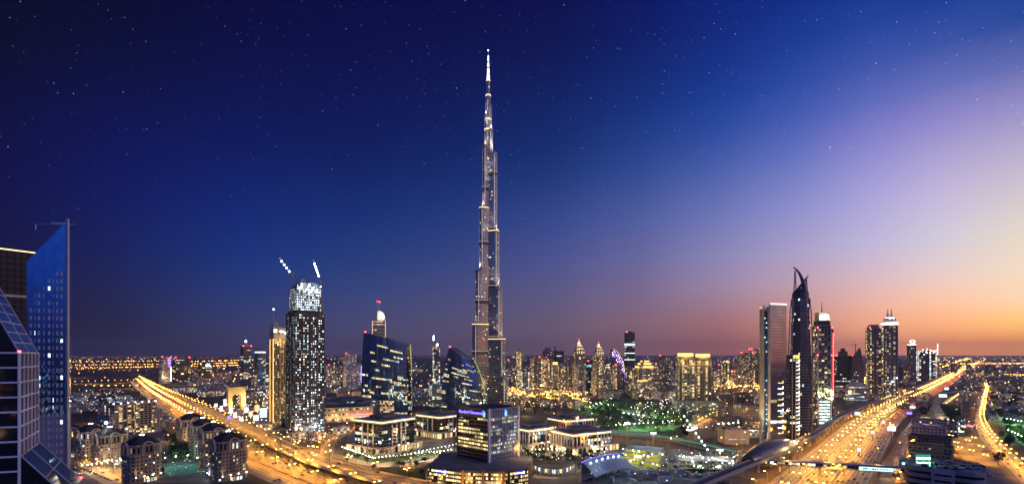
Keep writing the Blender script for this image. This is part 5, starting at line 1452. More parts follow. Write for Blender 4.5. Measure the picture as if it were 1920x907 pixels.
# ------------------------------------------------------------------ residential skyline right of the spire
BE = (.36,.30,.24); BE2 = (.30,.25,.21); GR = (.22,.21,.22); DK = (.1,.1,.13)
ROWK = [ # label, x0, x1, ytop, Y, theta, aspect, style, colour, lit, red, crown
 ('dim slab tower close right of the spire with a blue sign', 950, 964, 676, 1900, 20, .8, 'res', GR, .12, 1, None),
 ('tower with twin heads just right of the spire', 966, 981, 659, 1650, 30, .8, 'bal', BE, .3, 0, [(.7,6),(.4,5)]),
 ('short tower with bright cold lit front right of the spire', 977, 993, 697, 1560, 20, .8, 'raw', GR, .5, 0, None),
 ('brown apartment tower left of the darker wide one', 994, 1008, 673, 1600, 25, .9, 'bal', BE2, .25, 0, [(.5,5)]),
 ('wide brown apartment tower with stepped top', 1006, 1026, 671, 1680, 25, .8, 'bal', BE2, .3, 1, [(.7,5),(.4,5)]),
 ('hazy broad tower behind the brown apartments', 1017, 1037, 659, 2300, 20, .7, 'res', (.2,.17,.19), .08, 0, [(.8,8),(.5,10)]),
 ('apartment tower with sloped head in front of the violet glass tower', 1023, 1037, 676, 1590, 28, .9, 'bal', BE, .3, 1, [(.6,4)]),
 ('violet grey glass tower with a pale top box', 1038, 1057, 658, 2200, 25, .8, 'off', (.14,.13,.2), .04, 0, None),
 ('narrow tower with a golden lit top', 1036, 1046, 684, 1560, 25, 1, 'res', BE, .3, 0, None),
 ('bulky apartment tower below the violet glass tower', 1046, 1063, 687, 1540, 28, .9, 'bal', BE2, .28, 0, [(.7,4)]),
 ('lower apartment tower left of the tall red crowned one', 1062, 1076, 688, 1620, 22, .9, 'bal', BE2, .3, 0, [(.6,4)]),
 ('small dark tower with a blue light band and red beacon', 1100, 1112, 678, 1850, 20, .9, 'off', (.14,.13,.18), .12, 1, None),
 ('mid rise apartment tower with gold lights near the second crown', 1108, 1117, 698, 1600, 25, .9, 'bal', BE, .35, 0, None),
 ('mid rise block with a bright pyramid of lamps', 1132, 1148, 690, 1750, 20, .9, 'res', BE2, .3, 0, [(.6,8),(.3,8)]),
 ('apartment tower before the violet lit curved tower', 1149, 1166, 685, 1540, 25, .9, 'bal', BE, .3, 1, [(.8,4),(.5,4)]),
 ('tall dark slab tower with bright floors near its top', 1171, 1190, 624, 1900, 20, .8, 'off', (.1,.1,.13), .2, 1, None),
 ('dark apartment tower right of the stepped gold block', 1233, 1256, 668, 1650, 22, .7, 'res', (.17,.14,.14), .2, 1, None),
 ('lower dark tower beside the gold topped twins', 1257, 1268, 695, 1620, 20, .9, 'res', GR, .2, 0, None),
 ('grey apartment tower right of the gold topped twins', 1334, 1351, 692, 1700, 22, .9, 'res', GR, .25, 0, None),
 ('grey tower with stepped white lit head', 1351, 1373, 680, 1800, 25, .9, 'bal', GR, .3, 0, [(.7,5),(.4,5)]),
 ('squat grey tower beside the yellow windowed slab', 1374, 1387, 697, 1900, 20, .9, 'res', GR, .25, 1, None),
 ('dark slab tower with columns of yellow windows', 1386, 1411, 663, 1830, 20, .7, 'res', (.13,.12,.13), .38, 2, None),
 ('dark tower with three red beacons behind the yellow windowed slab', 1406, 1424, 656, 1950, 20, .8, 'res', (.15,.12,.14), .25, 3, None),
 ('small far tower left of the crowned pair', 1064, 1073, 676, 2300, 20, .9, 'res', (.2,.17,.18), .15, 0, None),
 ('dim far block in the gap between the crowned towers', 1086, 1100, 683, 2250, 15, .8, 'res', (.2,.17,.18), .2, 0, None),
 ('far block low behind the curved violet tower', 1186, 1200, 680, 2300, 15, .8, 'res', (.19,.16,.17), .2, 0, None),
 ('far low tower near the horizon left of the dark apartments', 1216, 1230, 683, 2350, 15, .8, 'res', (.19,.16,.17), .2, 2, None),
 ('distant grey tower behind the gold topped twins', 1325, 1336, 680, 2300, 15, .8, 'res', (.2,.17,.18), .2, 0, None),
]
roots = {}
for (lab, x0, x1, yt, Y, th, asp, sty, c, lit, red, cr) in ROWK:
    dk = sty == 'off'
    root, a, d, h = tower('apartment_tower' if not dk else 'glass_tower', lab, x0, x1, yt, Y, th, asp, sty, c, lit=lit, red=red, pent=cr is None, cat='tower',
                          podium=(1.3, 16) if Y < 1700 and not dk else None, **({'hues': (3,3,2)} if 'yellow' in lab else {}))
    if cr: crown_steps(root, a, d, h, cr, c, lit='cornice' if 'white lit' in lab or 'pyramid' in lab else None)
    roots[lab] = (root, a, d, h)
root, a, d, h = roots['narrow tower with a golden lit top']; b = MB(); b.prism(rect(a*.9, d*.9), h, h + 9); b.build('lit_lantern', 'gold', root)
root, a, d, h = roots['violet grey glass tower with a pale top box']; b = MB(); b.prism(rect(a*.95, d*.95, 0), h, h + 20); b.build('top_box', 'wall', root, (.5,.44,.5)); mast(root, a*.35, 0, h, h + 28, .6)
root, a, d, h = roots['small dark tower with a blue light band and red beacon']; b = MB(); b.prism(rect(a+1, d+1), h - 18, h - 12); b.build('light_band', 'teal', root)
root, a, d, h = roots['dim slab tower close right of the spire with a blue sign']; strips(root, [(0, -d/2 - .6, h - 34, h - 30, a*.6, .5)], 'coolight', 'roof_sign')
root, a, d, h = roots['tall dark slab tower with bright floors near its top']
for z in (h - 42, h - 47, h - 76, h - 100): b = MB(); b.prism(rect(a + .8, d + .8), z, z + 3, top=False, bottom=False); b.build('lit_floor', 'cool', root)

def crowned(px0, px1, ytop, ysh, Y, label, c):
    root, a, d, h = tower('apartment_tower', label, px0, px1, ysh, Y, 30, .9, 'bal', c, lit=.3, pent=False, podium=(1.3, 16))
    for sx in (-1, 1):
        b = MB(); grid_prism(b, rect(a*.3, d*1.15, sx*a*.46, 0), 0, h - 26, cw=3.8, fh=3.5, fu=.6, fv=.55, lit=.28, hues=(2,2,3)); b.build('side_wing', FM, root, c)
    H = zat(ytop, Y) - h
    z = h
    for s, f_ in ((.86,.28),(.66,.22),(.46,.2)):
        b = MB(); grid_prism(b, rect(a*s, d*s), z, z + H*f_, cw=4, fh=4, fu=.6, fv=.6, lit=.35, hues=(2,3)); b.build('crown_tier', FM, root, c)
        k = MB()
        for x in np.linspace(-a*s/2, a*s/2, 4): k.box(x, -d*s/2 - .5, z + H*f_*.3, z + H*f_*.75, 1.6, .5)
        k.build('crown_lights', 'cornice', root); z += H*f_
    b = MB(); b.prism(rect(a*.3, d*.3), z, z + H*.22, taper=.25); b.build('pinnacle', 'cornice', root)
    mast(root, 0, 0, z + H*.2, z + H*.32, .5, 'red')
crowned(1075, 1096, 637, 664, 1460, 'tall stepped apartment tower with red lit pinnacle, the left of the crowned pair', BE)
crowned(1113, 1132, 642, 665, 1500, 'tall stepped apartment tower with gold pinnacle, the right of the crowned pair', BE2)

# curved tower with violet lights
Yv = 1850.0
X = xat(1158, Yv); root = thing('curved_tower', 'curved dark tower with violet sparkling lights on its sloping edge', 'tower', (X, Yv, 0), face_to(1158, Yv, 8))
w = 25 / FOC * Yv; zl, zr = zat(654, Yv), zat(676, Yv); n = 14
prof = [(-w/2, 0), (w/2, 0)] + [(-w/2 + w*math.sin((1 - i/n)*math.pi/2), zr - 60 + (zl - zr + 60)*math.cos((1 - i/n)*math.pi/2)) for i in range(n + 1)]
b = MB()
for y, fl in ((-12, 0), (12, 1)): pts = [(x, y, z) for x, z in prof]; b.poly(pts if not fl else pts[::-1], 0)
for i in range(len(prof)): (x0, z0), (x1, z1) = prof[i], prof[(i+1) % len(prof)]; b.quads([[(x0,-12,z0),(x0,12,z0),(x1,12,z1),(x1,-12,z1)]], 0)
b.build('curved_shaft', 'metal', root, (.1,.1,.13))
k = MB(); k2 = MB()
for i in range(150):
    t = rng.random(); e = prof[2 + int(t * n)]; f_ = rng.uniform(.0, .3); x, z = e[0] - f_*w*.5, e[1] - 8 - f_*60
    (k if rng.random() < .8 else k2).box(max(-w*.42, x), -12.4, z, z + 3, 2, .5)
k.build('violet_lights', 'purple', root)['kind'] = 'stuff'; k2.build('pink_lights', 'pinkwhite', root)['kind'] = 'stuff'
k = MB()
for i in range(n - 2): (x0, z0), (x1, z1) = prof[3+i], prof[4+i]; k.tube((x0, -12.6, z0), (x1, -12.6, z1), .7, n=4)
k.build('lit_curved_edge', 'cornice', root)
b = MB(); grid_prism(b, rect(w*.9, 1.0, 0, -12.3), 4, zr - 40, cw=5, fh=5, fu=.6, fv=.5, lit=.2, hues=(2,4)); b.build('facade', FM, root, (.12,.12,.15))

# stepped sand coloured block with gold lights (two wings)
root, a, d, h = tower('stepped_apartment_block', 'large stepped sand coloured apartment block with gold lit terraces', 1186, 1234, 690, 1420, 30, .6, 'bal', (.4,.34,.25), lit=.3, pent=False, cat='apartment block', podium=(1.15, 14))
z = crown_steps(root, a, d, h, [(.84, 9), (.62, 8), (.4, 6)], (.4,.34,.25), lit='gold')
b = MB(); grid_prism(b, rect(a*.5, d*1.2, -a*.55, -d*.55), 0, zat(713, 1420), cw=5, fh=3.4, fu=.7, fv=.6, lit=.28, hues=(2,3), capmat=0); b.build('front_wing', FM, root, (.42,.36,.27))
k = MB()
for x in np.linspace(-a*.78, -a*.32, 8): k.box(x, -d*1.16, zat(713,1420) + .5, zat(713,1420) + 4, 2, 1)
for x in np.linspace(-a*.45, a*.45, 9): k.box(x, -d*.46, h + .3, h + 3.4, 2, 1)
k.build('terrace_lights', 'gold', root)
k = MB(); k.box(0,0,0,3,16,8); k.build('entrance_canopy', 'orange', root, loc=(0, -d*.8, 10))

# gold topped twin towers and their podium
for (x0, x1, yt, lab) in ((1268, 1301, 672, 'left of the two twin apartment towers topped with gold light'), (1302, 1332, 673, 'right of the two twin apartment towers topped with gold light')):
    Y = 1120 if x0 < 1300 else 1150
    root, a, d, h = tower('twin_tower', lab, x0, x1, yt, Y, 18, .8, 'bal', (.4,.33,.22), lit=.3, pent=False, hues=(2,2,3), group='gold topped twin towers', piers=4)
    b = MB(); b.prism(rect(a*.8, d*.8), h, h + 5); b.build('crown', 'wall', root, (.5,.38,.2))
    for (x, w_) in ((-a*.24, a*.4), (a*.24, a*.4)):
        k = MB(); k.box(0,0,0,7,w_,d*.7); k.build('crown_light', 'gold', root, loc=(x, -d*.08, h + 5.01))
    for x in (-a*.3, a*.3): light('SPOT', (x, -d/2 - 10, h - 4), 16000, (1,.6,.22), root, 1, 100, .8, aim=(0, .8, -.5))
    light('POINT', (0, -d/2 - 5, h + 8), 9000, (1,.55,.14), root, 1)
root, a, d, h = tower('podium_block', 'pale podium block under the gold topped twins', 1262, 1304, 752, 1080, 18, .8, 'res', (.38,.38,.28), lit=.2, cat='podium', pent=False, slabs=False)

# low rises to the right of the twins
def low(lab, x0, x1, yt, Y, th, asp, c, lit, sty='res', **k):
    return tower('low_block', lab, x0, x1, yt, Y, th, asp, sty, c, cat='building', lit=lit, **k)
low('long sand coloured terrace block along the orange lit road', 1303, 1358, 754, 1010, -32, .35, (.36,.27,.18), .08)
low('sand coloured courtyard block with flat roofs behind the long terrace', 1346, 1382, 741, 1180, -25, .6, (.36,.26,.17), .12)
low('wide sand coloured apartment block left of the stone faced tower', 1378, 1420, 737, 1180, -25, .5, (.36,.26,.17), .15)
low('grey hall with a sloping roof beside the stone faced tower', 1378, 1428, 760, 900, -20, .6, (.26,.23,.22), .03, slabs=False)
low('flat roofed sand coloured block behind the lit grid building', 1362, 1400, 784, 790, -25, .7, (.32,.26,.2), .1)
low('low roof terrace building with lamps beside the footbridge truss', 1398, 1428, 790, 760, -22, .8, (.34,.28,.22), .25)
rb, a, d, h = tower('cube_building', 'beige cube building with a grid of lit windows facing the building site', 1347, 1402, 804, 690, 22, .8, 'res', (.42,.36,.29), cat='building', lit=0, slabs=False, fu=.02, fv=.02)
sk = []; b = MB(); grid_wall(b, (-a*.36, -d/2 - .05), (a*.36, -d/2 - .05), 6, h - 11, cw=6.5, fh=3.2, fu=.86, fv=.62, rec=.02, lit=.98, hues=(3,), sink=sk); b.build('window_frames', FM, rb, (.36,.3,.24)); window_parts(sk, rb, 60)
tr = thing('truss_bridge', 'teal lit truss footbridge between the cube building and the stone faced tower', 'footbridge', (xat(1412, 690), 690, 0), R(-5))
b = MB(); zA, zB = zat(818, 690), zat(806, 690); L = 24
for z in (zA, zB):
    for y in (-2, 2): b.tube((-L/2, y, z), (L/2, y, z), .35, n=4)
for i in range(8):
    x0, x1 = -L/2 + L*i/8, -L/2 + L*(i+1)/8
    for y in (-2, 2): b.tube((x0, y, zA if i % 2 else zB), (x1, y, zB if i % 2 else zA), .25, n=4)
b.build('truss', 'metal', tr, (.55,.58,.56)); b = MB(); b.box(0, 0, zA - .4, zA, L, 4); b.build('deck', 'concrete', tr)
light('POINT', (0, -6, zB), 2200, (.6,1,.95), tr, 1)

# ------------------------------------------------------------------ group right: stone faced tower, horned tower, lattice tower
Y1 = 690.0
root = thing('office_tower', 'stone and glass office tower with two curved pale ribs flaring at the foot', 'office tower', (xat(1449, Y1), Y1, 0), face_to(1449, Y1, 38))
a, d = 24, 22; h = zat(572, Y1); zlow = 0
b = MB(); sink = []
grid_wall(b, (-a/2, -d/2), (a/2, -d/2), 0, h, cw=4.6, fh=3.9, fu=.985, fv=.93, rec=.05, lit=.07, mode='strip', hues=(3,4), sink=sink, gl=1)
b.build('glass_front', ['dark', 'bronze', 'warm', 'yellow', 'cool', 'teal'], root)
window_parts(sink, root, 40)
b = MB(); grid_wall(b, (-a/2, d/2), (-a/2, -d/2), 0, h - 6, cw=3, fh=3.2, fu=.1, fv=.06, rec=.05, lit=0); grid_wall(b, (a/2, -d/2), (a/2, d/2), 0, h - 4, cw=4, fh=3.9, fu=.9, fv=.6, rec=.1, lit=.05); grid_wall(b, (a/2, d/2), (-a/2, d/2), 0, h - 4, cw=4, fh=3.9, fu=.6, fv=.6, rec=0, lit=.1)
b.prism(rect(a - .1, d - .1), h - 6, h - 5.8); b.build('stone_side', FM, root, (.46,.39,.28))
sl_ = MB(); sl_.box(-a/2 - .25, -d*.12, 3, h - 9, .6, 5.4); sl_.build('dark_glass_slot', 'deepglass', root)
for i in range(26):
    z = h - 12 - i*6.4
    if rng.random() < .45: k = MB(); k.box(0,0,0,1.6,.3,2.2); k.build('lit_window', rng.choice(['yellow','cool','cool']), root, loc=(-a/2 - .6, -d*.12 + rng.choice((-1.5,1.5)), z))
for yy in (-d*.12 + 3.6, -d/2 + .6):
    r_ = MB(); n = 24
    for i in range(n):
        t0, t1 = i/n, (i+1)/n
        fx = lambda t: -a/2 - .8 - 5.5 * max(0, (.2 - t) / .2) ** 2
        r_.prism([(fx(t0)-.7, yy-.8), (fx(t0)+.9, yy-.8), (fx(t0)+.9, yy+.8), (fx(t0)-.7, yy+.8)], t0*h, t1*h - .03)
    r_.build('curved_rib', 'wall', root, (.6,.54,.46))
for i in range(10):
    k = MB(); k.box(0,0,0,.7,7.5,.4); k.box(3.5,0,0,3,.6,.4); k.build('lit_balcony', 'whitelight' if i % 3 else 'cornice', root, loc=(a*.12, -d/2 - .5, 14 + i*7.4))
k = MB(); k.box(0, -d/2 - .3, h + .05, h + .9, a, .5); k.box(a/2, 0, h + .06, h + .9, .5, d); k.build('roof_edge_light', 'whitelight', root)
b = MB(); b.prism(rect(a*.5, d*.5), h - 5.7, h - 2); b.box(0, -d/2 + .5, h - 6, h, a, .8); b.build('roof_plant', 'wall', root, (.3,.28,.25))
beacon(root, -a/2 + 1, d/2 - 1, h - 5, .9, Y1)
light('SPOT', (-a/2 - 22, 0, 8), 160000, (1,.72,.4), root, 1, 70, .8, aim=(.35, 0, 1)); light('SPOT', (-a/2 - 8, -d/2 - 10, 3), 5000, (.4,.85,1), root, 1, 100, .8, aim=(.4, .4, 1))

Y2 = 760.0
root = thing('horned_tower', 'tall dark tower with crossing curved horns at its top, beside the stone faced tower', 'tower', (xat(1501, Y2), Y2, 0), face_to(1501, Y2, 20))
w2 = 36 / FOC * Y2; r2 = w2 / 2; h = zat(560, Y2); dkc = (.075,.07,.075)
octo = [(r2*.92*math.cos(R(45*k + 22.5)), r2*.92*math.sin(R(45*k + 22.5))) for k in range(8)]
b = MB()
nseg = 6
for i in range(nseg):
    z0, z1 = h*i/nseg, h*(i+1)/nseg; t = .5*(z0+z1)/h; s = 1.0 - .16*t**2 + .08*math.sin(math.pi*t)
    grid_prism(b, [(x*s, y*s) for x, y in octo], z0, z1, cw=2.6, fh=4, fu=.84, fv=.72, lit=.03, rec=.15, hues=(2,4), capmat=0)
b.build('facade', ['wall', 'greyglass', 'warm', 'yellow', 'cool', 'teal'], root, (.15,.14,.145))
# lattice bulges on the flanks
for ang in (22.5, 157.5, -22.5, 202.5):
    l_ = MB(); n = 22
    for i in range(n):
        t0, t1 = i/n, (i+1)/n
        rr = lambda t: r2*(.96 - .14*t**2) + (1.2 + 1.6*math.sin(math.pi*min(1, t*1.0))) * (1 if t < .93 else .4)
        for s in (-1, 1):
            a0, a1 = R(ang - s*7), R(ang + s*7)
            l_.tube((rr(t0)*math.cos(a0), rr(t0)*math.sin(a0), h*t0), (rr(t1)*math.cos(a1), rr(t1)*math.sin(a1), h*t1), .75, n=4)
        l_.tube((rr(t0)*math.cos(R(ang-8)), rr(t0)*math.sin(R(ang-8)), h*t0), (rr(t0)*math.cos(R(ang+8)), rr(t0)*math.sin(R(ang+8)), h*t0), .4, n=4)
    l_.build('flank_lattice', 'wall', root, (.3,.27,.26))
b = MB(); b.lathe(0, 0, [(r2*.8, h), (r2*.78, h+8), (r2*.6, h+12), (r2*.25, h+15)], 16); b.build('cap', 'metal', root, dkc)
def horn(base, tip, bulge, wd):
    hb = MB(); n = 14; P = []
    for i in range(n + 1):
        t = i/n; x = base[0]*(1-t)**2 + 2*bulge[0]*t*(1-t) + tip[0]*t*t; z = base[1]*(1-t)**2 + 2*bulge[1]*t*(1-t) + tip[1]*t*t
        P.append((x, z, wd*(1 - .8*t)))
    for i in range(n):
        (x0,z0,w0),(x1,z1,w1) = P[i], P[i+1]
        hb.tube((x0, -1, z0), (x1, -1, z1), w0, w1, 8)
    hb.build('horn', 'metal', root, dkc)
zq = lambda y: zat(y, Y2); mx = Y2/FOC
horn((7*mx, zq(556)), (-13*mx, zq(501)), (5*mx, zq(512)), 3.8)
horn((-12*mx, zq(556)), (13*mx, zq(517)), (0, zq(534)), 3.2)
for px_, yt_, wd in ((-9.5, 507, 5), (10, 522, 5)):
    l_ = MB(); z0, z1 = zq(550), zq(yt_); n = 9
    for i in range(n):
        za, zb_ = z0 + (z1-z0)*i/n, z0 + (z1-z0)*(i+1)/n; wa, wb = wd*(1 - .8*i/n)*mx*.5, wd*(1 - .8*(i+1)/n)*mx*.5; cx = px_*mx
        l_.tube((cx-wa,0,za), (cx-wb,0,zb_), .6, n=4); l_.tube((cx+wa,0,za), (cx+wb,0,zb_), .6, n=4)
        l_.tube((cx-wa,0,za), (cx+wb,0,zb_), .4, n=4); l_.tube((cx+wa,0,za), (cx-wb,0,zb_), .4, n=4)
    l_.build('crown_lattice', 'metal', root, (.12,.11,.115))
light('SPOT', (0, -10, h + 4), 6000, (1,.6,.4), root, 1, 120, .8, aim=(0, .6, 1))

root, a, d, h = tower('office_tower', 'lower dark tower with a stack of white lit balconies and yellow rooftop lights', 1476, 1499, 667, 705, 24, .8, 'off', (.12,.11,.11), lit=.05, pent=False)
for i in range(20):
    k = MB(); k.box(0,0,0,.6,4.6,.5); k.box(2,0,.6,2.6,.6,.4); k.build('lit_balcony', 'whitelight' if i % 4 else 'cornice', root, loc=(a*.22, -d/2 - .8, 10 + i*(h-14)/20))
k = MB(); k.box(a*.1, -d/2 - .5, h - 3, h + 1, a*.55, .6); k.build('rooftop_light', 'gold', root)
for x in (-a*.3, a*.02): b = MB(); b.box(x, -d/2 - .6, 0, h, 1.1, 1.1); b.build('stone_pier', 'wall', root, (.45,.4,.33))

Y3 = 860.0
root, a, d, h = tower('lattice_tower', 'white braced lattice tower with a lit emblem box and antenna, green work lights halfway', 1527, 1555, 612, Y3, 25, .9, 'raw', (.28,.24,.22), lit=.24, hues=(2,2,3), pent=False, cw=5)
b = MB()
for (x0, y0, x1, y1) in ((-a/2,-d/2-.8,a/2,-d/2-.8), (-a/2-.8,d/2,-a/2-.8,-d/2), (a/2+.8,-d/2,a/2+.8,d/2)):
    z = 62
    while z + 15 < h:
        b.tube((x0,y0,z), (x1,y1,z+15), .5, n=4); b.tube((x1,y1,z), (x0,y0,z+15), .5, n=4); b.tube((x0,y0,z), (x1,y1,z), .45, n=4); z += 15
    for xx, yy in ((x0,y0),(x1,y1)): b.box(xx, yy, 0, h, 1.3, 1.3)
b.build('bracing', 'metal', root, (.6,.56,.54))
b = MB(); b.prism(rect(a*.94, d*.94), h + .02, zat(604,Y3)); grid_prism(b, rect(a*.96, d*.96), h + 4, zat(602, Y3), cw=3, fh=4, lit=.03); b.build('dark_band', FM, root, (.08,.08,.1))
zt = zat(602, Y3); zu = zat(586, Y3); b = MB(); b.prism(rect(a*.84, d*.84), zt, zu); b.build('emblem_box', 'wall', root, (.5,.42,.36))
for cx_, r_ in ((-2.6, 2.2), (3.6, 2.8)):
    k = MB()
    for i in range(12):
        a0, a1 = i*math.pi/6, (i+1)*math.pi/6
        if cx_ < 0 and i in (1,2): continue
        k.tube((cx_ + r_*math.cos(a0), -d*.42 - .6, zu - 6 + r_*math.sin(a0)), (cx_ + r_*math.cos(a1), -d*.42 - .6, zu - 6 + r_*math.sin(a1)), .5, n=4)
    k.build('lit_emblem', 'whitelight', root)
for x in (-a*.3, 0, a*.3): light('SPOT', (x, -d*.42 - 7, zt - 1), 14000, (1,.85,.65), root, .6, 80, .8, aim=(0, .8, 1))
mast(root, 0, 0, zu, zat(566, Y3), .9, None, 'antenna', 'dark')
for i in range(26):
    k = MB(); k.ball((0,0,0), rng.uniform(.6,1.2), 6, 4); k.build('work_light', rng.choice(['lime','lime','greenlamp','globe']), root, loc=(rng.uniform(-a*.6,a*.6), -d/2 - 1.5 - rng.random()*2, rng.uniform(44, 62)))
for x in (-a*.4, a*.4): light('POINT', (x, -d/2 - 6, 55), 6000, (.8,1,.2), root, 1)
sk = MB()
for x in np.linspace(-a*.36, a*.36, 7):
    for z in np.arange(4, 40, 5):
        k = MB(); k.box(0,0,0,2.2,1.8,.4); k.build('lit_panel', 'tealsign' if (x + z) % 3 < 2 else 'whitelight', root, loc=(x, -d/2 - .9, z))
for z in (h - 4, h - 50): 
    for sx in (-1, 1): beacon(root, sx*(a/2 + 1.4), -d/2 - 1.4, z, 1.2, Y3)
light('POINT', (0, -d/2 - 8, 20), 5000, (.7,1,.9), root, 1)
root, a, d, h = tower('slim_tower', 'dark tower with red edge lights right behind the lattice tower', 1554, 1562, 618, 940, 20, 1.2, 'res', (.16,.12,.13), lit=.12, red=2)
strips(root, [(a/2 - .5, -d/2 - .5, 40, h - 6, .8, .6)], 'red', 'edge_light')

# towers along the right highway
RT = [
 ('dark broad office tower topped with red beacons right of the lattice tower', 1566, 1602, 668, 1750, 15, .6, 'off', (.12,.11,.13), .16, 4),
 ('tall ribbed tower with gold windows, left of the double spired tower', 1626, 1649, 616, 1400, 22, .9, 'bal', (.24,.19,.18), .32, 2),
 ('dark tower between the ribbed tower and the double spired tower', 1649, 1661, 648, 1440, 20, .9, 'res', (.13,.11,.12), .12, 1),
 ('dim low tower right of the double spired tower', 1681, 1691, 688, 1750, 20, .9, 'off', (.15,.13,.15), .04, 0),
 ('round headed dark tower with a bright ring at its top', 1702, 1716, 647, 2200, 20, .9, 'res', (.18,.16,.17), .06, 2),
 ('wide unfinished tower blazing with white floor lights', 1716, 1752, 658, 2350, 12, .6, 'raw', (.2,.18,.18), .55, 1),
 ('pale office block with green lit windows below the ribbed tower', 1589, 1622, 724, 1330, 15, .6, 'strip', (.4,.42,.38), .55, 0),
]
for (lab, x0, x1, yt, Y, th, asp, sty, c, lit, red) in RT:
    k = dict(hues=(4,4,2)) if 'unfinished' in lab else (dict(hues=(3,4,5)) if 'green' in lab else {})
    root, a, d, h = tower('highway_tower' if Y > 1340 or 'ribbed' in lab else 'office_block', lab, x0, x1, yt, Y, th, asp, sty, c, lit=lit, red=red, piers=3 if 'ribbed' in lab else None, **k)
    if 'ring' in lab:
        b = MB(); b.lathe(0,0,[(a*.5,h),(a*.5,h+6),(a*.36,h+10),(a*.36,h+14)],16); b.build('round_head','wall',root,(.4,.35,.3))
        q = MB(); n=14
        for i in range(n): a0,a1=i*2*math.pi/n,(i+1)*2*math.pi/n; q.tube((a*.36*math.cos(a0),-a*.4,h+16+6*math.sin(a0)),(a*.36*math.cos(a1),-a*.4,h+16+6*math.sin(a1)),.8,n=4)
        q.build('lit_ring','whitelight',root); q = MB(); q.lathe(0,0,[(a*.52,h+1),(a*.52,h+4)],16,cap=False); q.build('light_band','whitelight',root)
    if 'unfinished' in lab:
        q = MB()
        for i in range(26): q.ball((rng.uniform(-a/2,a/2), -d/2-1, h + rng.uniform(-8, 12)), 1.5, 6, 4)
        for i in range(7): q.ball((a/2 + 1, -d/2, h - 12 + i*7), 1.8, 6, 4)
        q.build('work_lights', 'whitelight', root)['kind'] = 'stuff'
    if 'ribbed' in lab: crown_steps(root, a, d, h, [(.9, 6), (.7, 5)], c)
    if 'broad office' in lab:
        b = MB(); b.prism(rect(a*.4, d*.5, -a*.1), h, h + 18); b.prism(rect(a*.2, d*.3, -a*.1), h+18, h+28); b.build('roof_core','wall',root,(.12,.1,.1))
# blade shaped tower with a roof crane
Yb2 = 1700.0; root = thing('blade_tower', 'dark blade shaped tower with a convex edge beside the broad office tower', 'tower', (xat(1607, Yb2), Yb2, 0), face_to(1607, Yb2, 10))
w = 20/FOC*Yb2; n = 12; pr = [(-w*.5,0),(w*.5,0)] + [(w*.5 - w*.3*(i/n)**2.2, zat(652,Yb2)*i/n) for i in range(1, n+1)] + [(-w*.45, zat(672,Yb2))]
b = MB()
for y, fl in ((-14,0),(14,1)): pts=[(x,y,z) for x,z in pr]; b.poly(pts if not fl else pts[::-1],0)
for i in range(len(pr)): (x0,z0),(x1,z1)=pr[i],pr[(i+1)%len(pr)]; b.quads([[(x0,-14,z0),(x0,14,z0),(x1,14,z1),(x1,-14,z1)]],0)
b.build('blade_shaft','metal',root,(.1,.09,.11))
b = MB(); grid_prism(b, rect(w*.5, 1, -w*.2, -14.3), 3, zat(690,Yb2), cw=5, fh=5, fu=.7, fv=.5, lit=.2, hues=(2,3,4)); b.build('facade', FM, root, (.1,.1,.12))
ct = thing('tower_crane', 'far tower crane with a level jib above the blade shaped tower', 'crane', (xat(1604,1720),1720,0))
b = MB(); b.tube((0,0,100),(0,0,zat(644,1720)),1.0,n=4); b.build('mast','dark',ct); b = MB(); b.tube((-22,0,zat(646,1720)),(8,0,zat(646,1720)),.7,n=4); b.build('jib','dark',ct)
# double spired tower
Yd = 1400.0
root, a, d, h = tower('spired_tower', 'tall tower with a white lit collar and two bright spires, by the right highway', 1656, 1680, 608, Yd, 28, .9, 'bal', (.3,.26,.25), lit=.22, pent=False, cat='tower', hues=(2,4,3), piers=3)
b = MB(); b.prism(rect(a+2, d+2), h - 1, h + 4); b.build('lit_collar','whitelight',root)
b = MB(); b.prism(rect(a*.8, d*.8), h+4, h+17); b.build('head','wall',root,(.5,.45,.4))
for x in (-a*.17, a*.17):
    b = MB(); b.lathe(x, 0, [(a*.2, h+17),(a*.13,h+22),(a*.05,h+31),(.4,h+44)], 10); b.build('spire','wall',root,(.8,.74,.66))
    light('SPOT',(x,-d*.4,h+14),90000,(1,.9,.75),root,1,90,.8,aim=(0,.3,1)); q = MB(); q.lathe(x,0,[(a*.21,h+17.2),(a*.21,h+18.6)],10,cap=False); q.build('spire_light_ring','whitelight',root)
for (x, z, s) in ((0, 46, 3), (a*.4, 56, 2.4), (-a*.2, 40, 1.6)): q = MB(); q.ball((0,0,0), s*.6, 8, 5); q.build('floodlight','coolight',root,loc=(x,-d/2-2,z))

# a farther row of towers that only fills the gaps
FT = [(600,640,684),(622,650,690),(690,700,684),(740,782,688),(846,880,690),(962,972,682),(986,996,684),(1003,1012,678),(1030,1040,683),(1068,1080,684),(1094,1104,672),(1104,1112,688),(1122,1140,684),(1138,1148,676),(1164,1174,682),(1196,1206,674),(1206,1218,686),(1222,1236,677),(1246,1262,682),(1328,1340,672),(1344,1356,684),(1364,1376,686),(1376,1390,678),(1400,1412,684),(1420,1432,680),(1560,1570,684),(1614,1626,682),(1690,1700,684),(1752,1766,690),(1782,1794,681),(1812,1820,684),(1846,1856,682),(1866,1884,688)]
for i, (x0, x1, yt) in enumerate(FT):
    tower('far_tower', 'hazy grey tower in the far row that fills gaps in the skyline', x0, x1, yt, 2700 + (i * 137) % 600, 10 + (i * 37) % 30, .8, 'res', (.2 + .02*(i % 4), .19 + .015*(i % 4), .21), lit=.16, red=1 if i % 4 == 0 else 0, cat='tower', group='hazy far towers', pent=i % 2 == 0)

